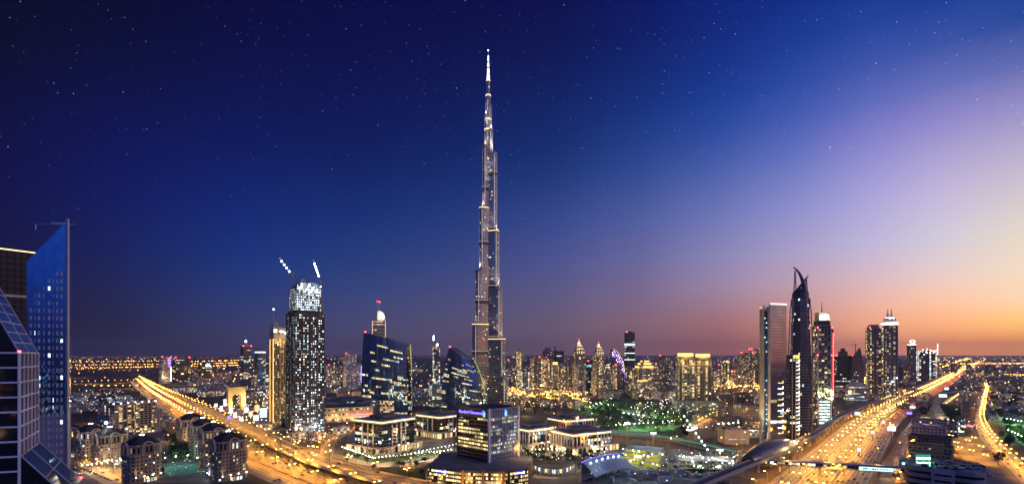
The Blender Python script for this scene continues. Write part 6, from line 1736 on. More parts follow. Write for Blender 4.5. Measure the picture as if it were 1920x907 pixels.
rk = random.Random(21)
for i in range(30):
    x0 = 952 + i * 15.8 + rk.uniform(-4, 4); wd = rk.uniform(8, 15); c = rk.choice((BE, BE2, GR, (.24,.21,.2)))
    tower('apartment_tower', 'brown apartment tower in the crowded middle row of the skyline', x0, x0 + wd, rk.uniform(676, 706), rk.uniform(1750, 2150), rk.uniform(10, 35), .8, rk.choice(('res','bal')), c, lit=rk.uniform(.15, .35), red=int(rk.random() < .2), cat='tower', group='middle row apartment towers')

# ------------------------------------------------------------------ raised railway, station shell, footbridge
ZD = 12.0
PMT = path([(1800,689),(1755,707.5),(1712.6,728),(1675,745),(1640,752.6),(1603,766),(1568,783),(1530,811),(1485,833),(1452,851),(1413,865),(1355,888),(1312,906),(1240,940)], ZD)
b = MB(); strip(b, PMT, -4.6, 4.6, ZD - 1.6, ZD); tag(b.build('railway_deck', 'concrete'), 'long raised railway viaduct running beside the right highway to the station shell', 'viaduct')
vd = bpy.data.objects['railway_deck']
b = MB(); strip(b, PMT, -4.9, -4.5, ZD - 1.9, ZD + 1.4); strip(b, PMT, 4.5, 4.9, ZD - 1.9, ZD + 1.4); b.build('viaduct_parapet', 'wall', vd, (.4,.34,.3))
b = MB(); ribbon(b, PMT, -4.4, 4.4, ZD + .02); b.build('track_bed', principled('track_bed', (.05,.05,.055), .9, noise=(.2,.7,1.2)), vd)
b = MB()
for o in (-2.9,-1.5,1.5,2.9): strip(b, PMT, o-.08, o+.08, ZD+.05, ZD+.22)
b.build('rails', 'steel', vd)
al = arclen(PMT); s = 20; col_n = 0
cb = MB(); cb.lathe(0, 0, [(1.5, 0), (1.3, 7), (1.5, 8.6), (3.8, ZD - 1.65)], 10); cproto = None
while s < al[-1]:
    x, y = np.interp(s, al, PMT[:,0]), np.interp(s, al, PMT[:,1])
    if y > 430 and y < 2500:
        if cproto is None: cproto = cb.build('pillar', 'wall', vd, (.42,.34,.28)); o = cproto
        else: o = cproto.copy(); col.objects.link(o)
        o.location = (x, y, 0)
    s += 34
# station: an oyster shaped shell over the track
Yst = 545.0
st = thing('metro_station', 'bronze oyster shaped station shell straddling the raised railway', 'station', (xat(1437, Yst), Yst, 0))
pa, pb = np.array(gp(1402, 861, ZD)), np.array(gp(1486, 833, ZD)); pc = (pa + pb)/2; L = np.linalg.norm(pb - pa) * .98; tt = (pb-pa)/np.linalg.norm(pb-pa)
st.location = (*pc, 0); st.rotation_euler = (0,0,math.atan2(tt[1], tt[0]))
n, m = 28, 14; sh = MB(); band = MB()
def sp(u, v):                       # u along the track, v across (0..1)
    t = u*2 - 1; wd = 15.5*(1 - .55*abs(t)**2.2); hh = 16*(1 - .42*t*t)
    ang = math.pi*(v*.96 + .02); return np.array([t*L/2*(1 + .06*math.sin(ang)), -wd*math.cos(ang), 5 + (hh + 3)*math.sin(ang)**.8])
for i in range(n):
    for j in range(m):
        sh.quads([[sp(i/n,j/m), sp((i+1)/n,j/m), sp((i+1)/n,(j+1)/m), sp(i/n,(j+1)/m)]], 0)
sh.build('shell_roof', principled('bronze_shell', (.13,.11,.09), .35, .7, noise=(.3,.8,1.15)), st, smooth=True)
for i in range(4, n - 4, 2):
    for v in (.24, .62):
        a0, a1 = sp(i/n, v), sp((i+.9)/n, v + .012); k = MB(); c_ = (a0+a1)/2
        nv = np.array([0, -math.cos(math.pi*v), math.sin(math.pi*v)]) * .15
        k.quads([[a0 + nv, sp((i+.9)/n, v) + nv, a1 + nv, sp(i/n, v+.012) + nv]]); k.build('roof_slit', 'steel', st)
k = MB(); k.box(0, 0, ZD - 3, ZD - .2, L*.8, 17); k.box(0, 0, 0, ZD - 3, L*.5, 7); k.build('concourse', 'wall', st, (.3,.25,.2))
k = MB()
for e in (-1, 1):
    pts = [sp(0 if e < 0 else 1, v/10) * np.array([.985,.96,.96]) for v in range(11)]; k.poly(pts if e > 0 else pts[::-1], 0)
k.build('end_glazing', 'glass', st)
for e in np.linspace(-.42, .42, 9): q = MB(); q.box(0,0,0,1.6,3.4,.3); q.build('lit_glazing', 'warm', st, loc=(e*L, -13.6, ZD - 3.2))
for e in (-.4, 0, .4): light('SPOT', (e*L, -22, 2), 5000, (1,.65,.3), st, 1, 110, .8, aim=(0, .7, .8))
# footbridge over the highway
A_, B_ = np.array(gp(1443, 866, 9)), np.array(gp(1702, 881, 9)); d_ = B_ - A_; Lb = np.linalg.norm(d_); an = math.atan2(d_[1], d_[0])
fbr = thing('footbridge', 'enclosed footbridge crossing the right highway with a pale lit sign on its side', 'footbridge', (*((A_+B_)/2), 0), an)
b = MB(); b.box(0, 0, 7, 7.6, Lb, 5.4); b.build('deck', 'concrete', fbr)
b = MB(); pr = [(-2.7, 11.2), (2.7, 11.2), (1.8, 12.4), (-1.8, 12.4)]
b.quads([[(-Lb/2, pr[i][0], pr[i][1]), (Lb/2, pr[i][0], pr[i][1]), (Lb/2, pr[(i+1)%4][0], pr[(i+1)%4][1]), (-Lb/2, pr[(i+1)%4][0], pr[(i+1)%4][1])] for i in range(4)]); b.build('roof', 'metal', fbr, (.3,.26,.22))
for y in (-2.55, 2.55):
    b = MB(); grid_wall(b, (-Lb/2, y) if y < 0 else (Lb/2, y), (Lb/2, y) if y < 0 else (-Lb/2, y), 7.6, 11.2, 3.4, 3.6, fu=.9, fv=.6, lit=.55, hues=(2,2,4)); b.build('side_glazing', FM, fbr, (.32,.26,.2))
k = MB(); k.box(Lb*.275, -2.95, 7.4, 10.4, Lb*.235, .35); k.build('sign_panel', 'tealsign', fbr)
for i in range(13):      # wording too small to read: dark strokes
    q = MB(); q.box(0,0,0,1.1 + (i % 3)*.25,.9 + (i*7 % 4)*.35,.1); q.build('sign_stroke', principled('sign_ink', (.05,.25,.28), .6) if i == 0 else M['sign_ink'], fbr, loc=(Lb*.275 - Lb*.1 + i*Lb*.2/12.5, -3.19, 8.2))
    if i == 0: M['sign_ink'] = bpy.data.materials['sign_ink']
for t in (-.42, -.12, .06, .3, .46): q = MB(); q.box(Lb*t, 0, 0, 7, 1.6, 3); q.build('pier', 'concrete', fbr)
pav = thing('bridge_pavilion', 'small arched landing pavilion at the right end of the footbridge', 'pavilion', (*gp(1696, 888), 0), an)
b = MB(); n = 12; R_ = 7
pts = [(-R_, 0), (R_, 0)] + [(R_*math.cos(math.pi*i/n), 11 + R_*.9*math.sin(math.pi*i/n)) for i in range(n+1)]
for y, f_ in ((-6,0),(6,1)): q=[(x,y,z) for x,z in pts]; b.poly(q if not f_ else q[::-1],0)
for i in range(len(pts)): (x0,z0),(x1,z1)=pts[i],pts[(i+1)%len(pts)]; b.quads([[(x0,-6,z0),(x0,6,z0),(x1,6,z1),(x1,-6,z1)]],0)
b.build('vaulted_hall','wall',pav,(.42,.36,.32)); k = MB()
for i in range(3): k.poly([( -4.2 + i*3, -6.2, 10.5), (-1.8 + i*3, -6.2, 10.5), (-1.8 + i*3, -6.2, 13.5 if i == 1 else 12.6), (-4.2 + i*3, -6.2, 13.5 if i == 1 else 12.6)])
k.build('fanlight','tealsign',pav)
# gantry signs and hoardings by the highway
def hoarding(px, py, w, h, z0, mat, label, rz=0.2, two=False):
    X, Y = gp(px, py); r_ = thing('roadside_sign', label, 'sign', (X, Y, 0), face_to(px, Y, rz*57))
    b = MB(); b.tube((0,0,0),(0,0,z0),.35,n=6); b.build('post','dark',r_); b = MB(); b.box(0,0.3,z0-.2,z0+h+.2,w+.4,.4); b.build('frame','dark',r_)
    b = MB(); b.box(0,0,z0,z0+h,w,.2); b.build('sign_face',mat,r_)
    if two: b = MB(); b.box(0,0,z0+h+.6,z0+h+3.4,w*.6,.3); b.build('top_panel','gold',r_)
hoarding(1672, 823, 9, 6, 12, 'screen', 'white lit hoarding on a post in the verge with a yellow panel on top', two=True)
hoarding(1711, 772, 9, 4, 8, 'tealsign', 'pale green lit gantry sign at the right edge of the highway'); hoarding(1705, 782, 8, 4, 6, 'bluesign', 'blue lit sign just below the green gantry sign beside the highway')
hoarding(1608, 790, 8, 5, 12, 'tealsign', 'pale lit sign between the railway viaduct and the highway')
hoarding(1768, 752, 16, 7, 11, 'tealsign', 'bright pale blue hoarding above the trees at the highway edge'); hoarding(1775, 737, 10, 7, 11, 'tealsign', 'distant pale blue hoarding beyond the other highway hoarding')
for px_, py_ in ((1615,862),(1640,827),(1660,806)): hoarding(px_-4, py_-5, 3.4, 4, 7, 'cool', 'small oval pale sign on a post on the highway median')
for o in [o for o in bpy.data.objects if o.get('label') == 'small oval pale sign on a post on the highway median']: o['group'] = 'median signs'

# ------------------------------------------------------------------ shops and low blocks beside the right highway
def cy_block(lab, x0, x1, yt, yb, c, lit=.15, th=-4, asp=.6, **k):
    Y = dep(yb); return low(lab, x0, x1, yt, Y, th, asp, tuple(v*.55 for v in c), lit, **k)
LIL = (.3,.25,.26)
Yq = 415.0; zr_ = zat(884, Yq)
root = thing('retail_building', 'banded retail building with rounded corners and a roof crowded with plant', 'building', (xat(1772, 440), 440, 0), face_to(1772, 440, -3))
def rr(w_, d__, r_, n=8):
    pts = []
    for cx_, cy2, a0 in ((w_/2-r_, -d__/2+r_, -90), (w_/2-r_, d__/2-r_, 0), (-w_/2+r_, d__/2-r_, 90), (-w_/2+r_, -d__/2+r_, 180)):
        for i in range(n+1): t = R(a0 + 90*i/n); pts.append((cx_ + r_*math.cos(t), cy2 + r_*math.sin(t)))
    return pts
ww, dd_ = 52, 50; hh = zr_
b = MB(); b.prism(rr(ww-1.5, dd_-1.5, 9), 0, hh-1.4, 0, capmat=0); b.build('ribbon_glazing','glass',root)
for i in range(5):
    z1 = hh - i*5.2; b = MB(); b.prism(rr(ww, dd_, 10), z1-2.9, z1, 0) if i else b.prism(rr(ww, dd_, 10), z1-2.9, z1-.7, 0); b.build('facade_band','wall',root,LIL)
b = MB(); q = rr(ww, dd_, 10); q2 = rr(ww-1.2, dd_-1.2, 9.4)
for i in range(len(q)): j=(i+1)%len(q); b.quads([[(*q[i],hh-.7),(*q[j],hh-.7),(*q[j],hh+.6),(*q[i],hh+.6)],[(*q2[j],hh-.7),(*q2[i],hh-.7),(*q2[i],hh+.6),(*q2[j],hh+.6)],[(*q[i],hh+.6),(*q[j],hh+.6),(*q2[j],hh+.6),(*q2[i],hh+.6)]])
b.build('parapet','wall',root,LIL); b = MB(); b.box(0,-dd_/2-.5,0,hh+.5,15,1.4); b.build('entrance_bay','wall',root,(.4,.33,.37))
for i in range(3): k=MB(); k.box(0,0,0,1.6,11,.4); k.build('bay_window','glass',root,loc=(0,-dd_/2-1.3,hh-5-i*5.2))
for i in range(46):
    w_,d2 = rng.uniform(1.2,4.5), rng.uniform(1.2,4.5); k = MB(); k.box(0,0,0,rng.uniform(.8,2.6),w_,d2); k.box(w_*.3,0,0.2,rng.uniform(1,3),.5,.5)
    k.build('roof_unit','metal',root,rng.choice([(.1,.1,.11),(.2,.19,.2),(.3,.28,.28),(.05,.05,.06)]),loc=(rng.uniform(-14,21),rng.uniform(-20,20),hh-.69))
sg = thing('roof_sign', 'green glowing slanted roof sign with white script above the retail building', 'sign', (xat(1731, 452), 452, 0), face_to(1731, 452, 35))
b = MB(); z0,z1 = zat(872,452), zat(851,452); b.box(0,.5,z0,z1,13,.8); b.build('sign_panel',principled('sign_board',(.05,.3,.2),.6),sg)
k = MB(); k.box(0,.05,z0+.2,z1-.2,12.6,.06); k.build('glow_face',emit('green_face',(.06,.5,.3),.75),sg)
for row in (0,1):                      # script too small to read: loops and strokes
    for i in range(7):
        q = MB(); x = -5.2 + i*1.7; z = z0 + 1.2 + (1-row)*4.2
        q.tube((x-.5,-.15,z+1.4*(i%2)),(x+.6,-.15,z+.5),.26,n=4); q.tube((x+.6,-.15,z+.5),(x+.3,-.15,z+1.9-.4*(i%3)),.26,n=4); q.tube((x+.3,-.15,z+1.9-.4*(i%3)),(x-.4,-.15,z+1.7),.22,n=4); q.build('script_stroke','whitelight',sg)
light('POINT',(0,-6,z0+4),2600,(.15,1,.6),sg,1)
b = MB(); b.box(0,2,0,z0,3,1); b.build('sign_frame','metal',sg,(.2,.2,.2))
cy_block('shop block with a pale yellow parapet of small windows behind the banded retail building',1712,1778,836,858,(.4,.36,.22),.04,roofmat='roof')
cy_block('low dark roofed block just behind the green sign',1714,1776,849,867,(.25,.25,.24),.05)
cy_block('dark flat roofed shop block in the middle of the strip',1712,1776,818,836,(.16,.14,.15),.03)
cy_block('lilac lit showroom block with a pale gable wall',1716,1768,800,820,(.5,.45,.55),.02)
cy_block('white banded block before the tiered pagoda roof',1717,1770,788,806,(.5,.46,.48),.04)
cy_block('small apartment block with balconies at the back of the strip',1768,1793,800,818,(.42,.36,.3),.12)
cy_block('long brown hotel block behind the pagoda roof',1746,1795,760,776,(.26,.2,.16),.12,asp=.4)
cy_block('sand coloured block end beside the brown hotel',1741,1752,759,770,(.45,.36,.24),.1)
light('POINT',(xat(1735,735),735,26),9000,(.7,.55,1),None,1).parent = None
pg = thing('pagoda', 'tiered pagoda style roof with warm lights at its base among dark trees', 'pagoda', (xat(1755,870),870,0)); zb_ = 0
b = MB(); grid_prism(b, rect(26,22), 0, 13, cw=4, fh=6, fu=.6, fv=.6, lit=.9, hues=(3,2)); b.build('hall',FM,pg,(.42,.34,.24))
z = 13
for s in (1.0,.74,.5,.3): r_ = MB(); r_.prism(rect(28*s,24*s), z, z+3.6, taper=.66); r_.prism(rect(17*s,14*s), z+3.6, z+6.2); r_.build('roof_tier','wall',pg,(.34,.31,.27)); z += 6.2
mast(pg,0,0,z,z+6,.4); light('POINT',(0,-15,14),4000,(1,.75,.4),pg,1)
# container yard with coloured signs
for i,(px_,py_,m_,lab) in enumerate(((1795,806,'coolight','small stall with a cold white light front in the yard'),(1808,802,'screen','small stall with a lilac screen in the yard behind the shops'),(1819,801,'red','small stall with a red glowing sign in the yard'),(1801,812,'tealsign','small stall with a pale green sign in the yard'))):
    X,Y = gp(px_,py_); r_ = thing('market_stall',lab,'stall',(X,Y,0),face_to(px_,Y,-15)); b = MB(); b.box(0,0,0,4.5,8,6); b.box(0,-3.6,4.6,4.9,9,1.6); b.build('booth','wall',r_,(.3,.28,.27)); k=MB(); k.box(0,-3.2,2.4,4.2,6,.2); k.build('lit_sign',m_,r_)

# ------------------------------------------------------------------ trees
def make_tree(h, r, seed, palm=False):
    g_ = random.Random(seed); t = MB()
    if not palm:
        t.tube((0,0,0),(.2,.1,h*.45),.32,.2,6)
        for i in range(5): a_ = i*1.26; t.tube((.2,.1,h*.4),(r*.5*math.cos(a_),r*.5*math.sin(a_),h*.7),.14,.06,4)
        root = t.build('tree','trunk'); c = MB()
        for i in range(13):
            ph, zz_, rad = g_.random()*6.28, g_.uniform(.45,.95), g_.random()**.5*r*.7
            cx_, cy2, cz = rad*math.cos(ph), rad*math.sin(ph), h*zz_; cr = r*g_.uniform(.22,.45)
            for j in range(26):
                v = np.array([g_.gauss(0,1),g_.gauss(0,1),g_.gauss(0,.8)]); v /= np.linalg.norm(v)+1e-6; p = np.array([cx_,cy2,cz]) + v*cr*g_.uniform(.5,1.05)
                u = np.array([g_.gauss(0,1),g_.gauss(0,1),g_.gauss(0,1)]); u /= np.linalg.norm(u); w_ = np.cross(u,v); s = g_.uniform(.35,.75)
                c.quads([[p-u*s-w_*s*.6,p+u*s-w_*s*.6,p+u*s+w_*s*.6,p-u*s+w_*s*.6]])
        c.build('crown','foliage',root)
    else:
        t.tube((0,0,0),(.3,0,h*.8),.26,.18,6); root = t.build('palm_tree','trunk'); c = MB()
        for i in range(13):
            a_ = i*2*math.pi/13 + g_.random()*.3; up = g_.uniform(-.1,.8); p0 = np.array([.3,0,h*.8]); d3 = np.array([math.cos(a_),math.sin(a_),0]); sd = np.array([-d3[1],d3[0],0]); pv = None
            for k in range(5):
                tt_ = k/4; p = p0 + d3*tt_*3.2 + np.array([0,0,up*2*tt_ - 2.6*tt_*tt_]); w_ = .55*(1-.7*tt_)
                if pv is not None: c.quads([[pv[0]-sd*pv[1],pv[0]+sd*pv[1],p+sd*w_,p-sd*w_]])
                pv = (p,w_)
        c.build('crown','foliage',root)
    return root
protos = [make_tree(9,4,1), make_tree(11,5,2), make_tree(7,3.4,3)]; palm0 = make_tree(10,3,4,True); used = set()
def plant(px, py, kind, label, group, s=1.0):
    o0 = palm0 if kind == 'palm' else protos[kind]
    if o0.name in used: o = copy_tree(o0)
    else: o = o0; used.add(o0.name)
    X, Y = gp(px, py); o.location = (X, Y, 0); o.rotation_euler = (0,0,rng.random()*6.28); o.scale = (s*rng.uniform(.85,1.15),)*2 + (s*rng.uniform(.85,1.15),)
    tag(o, label, 'palm tree' if kind == 'palm' else 'tree', group)
def grove(x0,x1,y0,y1,n,kinds,label,group,s=1.0):
    for i in range(n): plant(rng.uniform(x0,x1), rng.uniform(y0,y1), rng.choice(kinds), label, group, s)
grove(318,362,830,868,26,[0,1,1],'dark leafy tree in the garden between the domed residences','garden trees between the residences',1.3)
grove(240,330,860,895,12,['palm',2],'small tree or palm beside the sports court of the residences','small trees by the sports court')
grove(1735,1785,770,792,24,[0,1],'dark tree around the pagoda roof','trees around the pagoda',1.25)
grove(1725,1750,772,780,8,[0,1],'dark tree at the highway side of the pagoda','trees by the pagoda side',1.1)
grove(650,845,850,868,46,['palm','palm',2],'palm or small tree on the plaza before the square office blocks','plaza trees before the office blocks')
grove(980,1135,846,866,40,['palm',2,2],'small tree on the plaza before the colonnaded blocks','plaza trees before the colonnades')
grove(1090,1290,752,806,90,[0,1,1,2],'park tree lit by greenish lamps on the lawn','park trees',1.35)
grove(970,1040,752,778,22,[0,1],'dark tree in the gardens at the foot of the spire','trees below the spire',1.2)
grove(1850,1920,735,790,32,[0,1],'dark tree among the villas at far right','trees among the villas',1.4)
grove(1878,1925,782,838,22,[0,1,2],'tree in the green lit park at far right','far right park trees',1.2)
plant(1872,872,1,'single round tree at the edge of the car park behind the shops',None,1.2)
grove(150,290,735,770,24,[0,1],'dark tree among the low houses at far left','trees among the far left houses',1.3)
grove(700,830,874,900,10,[2,'palm'],'small tree on the traffic island by the podium','traffic island trees',.9)

# ------------------------------------------------------------------ plaza and park lamps
def make_post(mat, h):
    b = MB(); b.tube((0,0,0),(0,0,h),.1,n=5); o = b.build('lamp_post','dark'); k = MB(); k.ball((0,0,0),.42,8,5); k.build('globe',mat,o,loc=(0,0,h+.3)); return o
posts = {}
def post(px, py, mat, label, power, color, h=6, scale=1.0, every=1, cnt=[0]):
    key = (mat, h)
    o = copy_tree(posts[key]) if key in posts else posts.setdefault(key, make_post(mat, h))
    for ch in [c for c in o.children if c.type == 'LIGHT']: bpy.data.objects.remove(ch)
    X, Y = gp(px, py); o.location = (X, Y, 0); o.scale = (scale,)*3; tag(o, label, 'lamp post', label + 's')
    cnt[0] += 1
    if power and cnt[0] % every == 0: l = light('POINT', (0, 0, h + 1.6), power*every, color, o, .4)
def postrow(p0, p1, n, *a, **k):
    for i in range(n): t = (i+.5)/n; post(p0[0]+(p1[0]-p0[0])*t + rng.uniform(-.8,.8), p0[1]+(p1[1]-p0[1])*t + rng.uniform(-.6,.6), *a, **k)
postrow((640,846),(700,868),16,'globe','warm globe lamp along the path left of the office plaza',3000,WARM)
postrow((700,868),(850,852),22,'globe','warm globe lamp along the front of the office plaza',3000,WARM)
postrow((775,858),(860,840),12,'coolight','cold white lamp in the lit arcade between the office blocks',1800,COLD,every=2)
postrow((985,852),(1140,850),20,'globe','warm globe lamp on the plaza before the colonnaded blocks',3000,WARM)
postrow((1150,808),(1290,796),16,'greenlamp','greenish park lamp along the near edge of the lawn',11000,GRN,h=9)
postrow((1100,760),(1280,785),16,'greenlamp','greenish park lamp scattered over the lawn below the spire',11000,GRN,h=9)
postrow((1095,775),(1150,752),8,'greenlamp','greenish park lamp at the left edge of the lawn',11000,GRN,h=9)
postrow((1885,792),(1925,800),6,'greenlamp','greenish lamp in the park at far right',14000,GRN,h=8); postrow((1888,815),(1925,832),6,'greenlamp','greenish lamp at the near side of the far right park',14000,GRN,h=8)
postrow((1240,760),(1285,735),9,'globe','warm lamp on the avenue between stepped block and twins',2600,WARM,h=8)
postrow((150,884),(232,872),9,'globe','warm lamp in the forecourt of the left domed residences',2500,WARM); postrow((250,896),(300,880),5,'globe','warm lamp in front of the nearest domed residence',2500,WARM)
postrow((385,900),(450,884),8,'coolight','cold white lamp at the foot of the residence by the highway',1500,COLD,every=2)
for q in ((310,872),(330,869),(352,867),(370,872)): post(*q,'greenlamp','greenish lamp on the sports court',2600,(.3,1,.7),h=8)
postrow((445,785),(530,800),12,'coolight','cold lamp on the forecourt of the golden hotel',1500,COLD,every=2)
postrow((1320,808),(1420,782),10,'globe','warm lamp on the sandy road by the cube building',1500,SOD)

# ------------------------------------------------------------------ building site in the middle foreground
def flood_mast(px, py, h, label, power=22000, n=4):
    X, Y = gp(px, py); r_ = thing('floodlight_mast', label, 'floodlight mast', (X,Y,0), face_to(px,Y,0), 'building site floodlight masts')
    b = MB()
    for sx in (-.6,.6):
        for sy in (-.6,.6): b.tube((sx,sy,0),(sx,sy,h),.12,n=4)
    z=0
    while z < h-1.5: b.tube((-.6,-.6,z),(.6,-.6,z+1.5),.07,n=3); b.tube((.6,-.6,z),(.6,.6,z+1.5),.07,n=3); b.tube((.6,.6,z),(-.6,.6,z+1.5),.07,n=3); z+=1.5
    b.build('lattice_mast','metal',r_,(.5,.36,.08))
    for i in range(n): k=MB(); k.box(0,0,0,1.1,1.2,.5); k.build('floodlight','coolight',r_,loc=((i-(n-1)/2)*1.5,-.9,h))
    light('SPOT',(0,-1.5,h),power,COLD,r_,.5,150,.6,aim=(0,-.5,-1))
for q in ((1176,850,36,'lattice mast with a row of white floodlights left of the yellow lit structure'),(1225,862,30,'lattice mast with blazing floodlights over the yellow lit structure'),(1302,858,34,'lattice mast with floodlights right of the yellow lit structure'),(1196,905,24,'lattice mast with floodlights at the near edge of the building site'),(1292,846,26,'far right lattice mast with floodlights behind the site'),(1350,880,20,'short lattice mast with floodlights beside the railway')):
    flood_mast(*q)
ys = thing('unfinished_building', 'open concrete frame edged with self glowing yellow netting and rows of work lamps', 'unfinished building', (*gp(1208,868),0), face_to(1208,560,-12))
b = MB()
for f_ in range(4):
    z = f_*4.2; b.box(0,0,z+3.7,z+4.1,46-f_*3,26)
    for x in np.linspace(-22+f_*1.5,22-f_*1.5,9):
        for y in (-12,0,12): b.box(x,y,z if f_ else 0,z+3.7,.7,.7)
b.build('concrete_frame','concrete',ys)
for f_ in range(4):
    for sx,xx,wd in ((0,-12+f_*2,20),(1,11,18-f_*3)):
        if rng.random() < .85: k=MB(); k.box(0,0,0,2.4,wd,.2); k.build('glowing_netting',emit('net_glow',(.9,.85,.05),.5) if 'net_glow' not in M else M['net_glow'],ys,loc=(xx,-13.4,f_*4.2+1)); M['net_glow']=bpy.data.materials['net_glow']  # the netting emits a glow that stands for work light falling on it
for i in range(24): k=MB(); k.ball((0,0,0),.5,6,4); k.build('work_lamp',rng.choice(['lime','globe','coolight']),ys,loc=(rng.uniform(-22,22),-14,rng.uniform(2,17)))
for x in (-14,0,14): light('POINT',(x,-19,10),3600,(.95,.95,.2),ys,1)
b = MB()
for x in np.linspace(-22,22,23): b.tube((x,-14.4,0),(x,-14.4,17.5),.09,n=3)
for z in (4,8,12,16): b.tube((-22,-14.4,z),(22,-14.4,z),.09,n=3)
b.build('scaffolding','steel',ys)
ys2 = thing('unfinished_building', 'dark unfinished deck with scattered white work lamps right of the yellow netting', 'unfinished building', (*gp(1320,880),0), face_to(1320,560,12))
b = MB()
for f_ in range(3):
    b.box(0,0,f_*4+3.5,f_*4+3.9,54,26)
    for x in np.linspace(-26,26,10):
        for y in (-12,0,12): b.box(x,y,f_*4,f_*4+3.5,.7,.7)
b.build('concrete_frame','concrete',ys2)
for i in range(44): k=MB(); k.ball((0,0,0),.45,6,4); k.build('work_lamp',rng.choice(['coolight','coolight','globe','greenlamp','lime']),ys2,loc=(rng.uniform(-27,27),rng.uniform(-14,12),rng.uniform(3,16)))
for x in (-16,14): light('POINT',(x,-17,14),5200,(.85,1,.75),ys2,1)
# tower cranes on the site
for i,(px_,py_,ht,jl,lab) in enumerate(((1214,856,48,-30,'yellow tower crane over the site with a white lit jib to the left'),(1340,870,44,26,'tower crane beside the railway with a string of lamps'),(1252,878,30,22,'small crawler crane with a thin inclined boom in the site'))):
    X,Y=gp(px_,py_); r_=thing('site_crane',lab,'crane',(X,Y,0),face_to(px_,Y,0)); b=MB()
    for sx in (-.8,.8):
        for sy in (-.8,.8): b.tube((sx,sy,0),(sx,sy,ht),.13,n=4)
    z=0;k_=0
    while z<ht-2: b.tube((-.8,-.8,z),(.8,-.8,z+2),.08,n=3); b.tube((.8,-.8,z),(.8,.8,z+2),.08,n=3); b.tube((-.8,.8,z),(-.8,-.8,z+2),.08,n=3); z+=2
    b.build('mast','metal',r_,(.55,.38,.06)); j=MB(); tip=(jl,0,ht+(16 if i==2 else 3)); j.tube((0,-.5,ht),tip,.18,n=4); j.tube((0,.5,ht),tip,.18,n=4); j.tube((0,0,ht+1.2),tip,.18,n=4); j.tube((0,0,ht),(-jl*.3,0,ht+1),.3,n=4); j.box(-jl*.3,0,ht-1,ht+1,2,2); j.tube((0,0,ht),(0,0,ht+6),.2,n=4); j.tube((0,0,ht+6),tip,.05,n=3); j.build('jib','metal',r_,(.5,.36,.08))
    for t in np.linspace(.15,.9,5 if i!=2 else 2): k=MB(); k.ball((0,0,0),.55,8,5); k.build('jib_lamp','coolight',r_,loc=(jl*t,-.8,ht+(16 if i==2 else 3)*t-.4))
# string of white lamps climbing from the site to the twins: a long inclined boom
bm = thing('boom_crane', 'long inclined crane boom with a string of white lamps at the right of the site', 'crane', (*gp(1345,872),0))
Y_=gp(1345,872)[1]; p0=np.array([0,0,2.0]); p1=np.array([xat(1281,Y_-10)-xat(1345,Y_),-10,zat(778,Y_-10)])
b=MB(); u=(p1-p0)/np.linalg.norm(p1-p0)
for o_ in ((-.5,0),(.5,0),(0,.8)): b.tube(p0+np.array([o_[0],o_[1],0]),p1+np.array([o_[0]*.3,o_[1]*.3,0]),.11,n=4)
LL=np.linalg.norm(p1-p0)
for i in range(int(LL/2)): q=p0+u*i*2; b.tube(q+np.array([-.5,0,0]),q+u+np.array([.5,0,0]),.06,n=3)
b.build('boom','metal',bm,(.4,.32,.12)); b=MB(); b.box(0,0,.6,3,5,3.4); b.box(0,0,0,.7,6,4); b.build('crawler_base','metal',bm,(.4,.3,.05))
for i in range(9): k=MB(); k.ball((0,0,0),.75,8,5); k.build('boom_lamp','coolight',bm,loc=tuple(p0+(p1-p0)*(.3+.085*i)+np.array([0,-.8,0])))
# glazed canopy hall with a blue lit edge
cn = thing('canopy_hall', 'curved glass canopy hall with a blue lit rim and white lamps at the site edge', 'canopy', (*gp(1124,897),0), 0)
Y_=gp(1124,897)[1]; b=MB(); n,m=18,8; e0=np.array([xat(1090,Y_-8)-xat(1124,Y_),-8.]); e1=np.array([xat(1160,Y_+34)-xat(1124,Y_),34.]); dr=(e1-e0); nr=np.array([dr[1],-dr[0]])/np.linalg.norm(dr)
def cp(u,v): xy=e0+dr*u+nr*(16*v); return np.array([*xy,17-11*v**1.6+2*math.sin(math.pi*u)])
for i in range(n):
    for j in range(m): b.quads([[cp(i/n,j/m),cp(i/n,(j+1)/m),cp((i+1)/n,(j+1)/m),cp((i+1)/n,j/m)]])
b.build('glazed_roof',principled('frosted_glass',(.3,.34,.38),.35,0,.5,noise=(.15,.8,1.1)),cn)
b=MB()
for i in range(0,n+1,2): 
    for j in range(m): b.tube(cp(i/n,j/m)+np.array([0,0,.15]),cp(i/n,(j+1)/m)+np.array([0,0,.15]),.18,n=3)
b.build('roof_ribs','steel',cn); b=MB()
for i in range(n): b.tube(cp(i/n,0)+np.array([0,0,.4]),cp((i+1)/n,0)+np.array([0,0,.4]),.5,n=4)
b.build('lit_rim',emit('violet_rim',(.25,.22,1),1.3),cn); b=MB(); f_=[cp(i/n,0) for i in range(n+1)]
for i in range(n): b.quads([[(*f_[i][:2],0),(*f_[i+1][:2],0),f_[i+1],f_[i]]])
b.build('rear_wall','wall',cn,(.3,.32,.36))
for i in range(6): k=MB(); k.ball((0,0,0),.7,8,5); k.build('roof_lamp','coolight',cn,loc=tuple(cp(.12+.15*i,.35)+np.array([0,0,1.2])))
light('POINT',(0,-14,22),2500,COLD,cn,1)
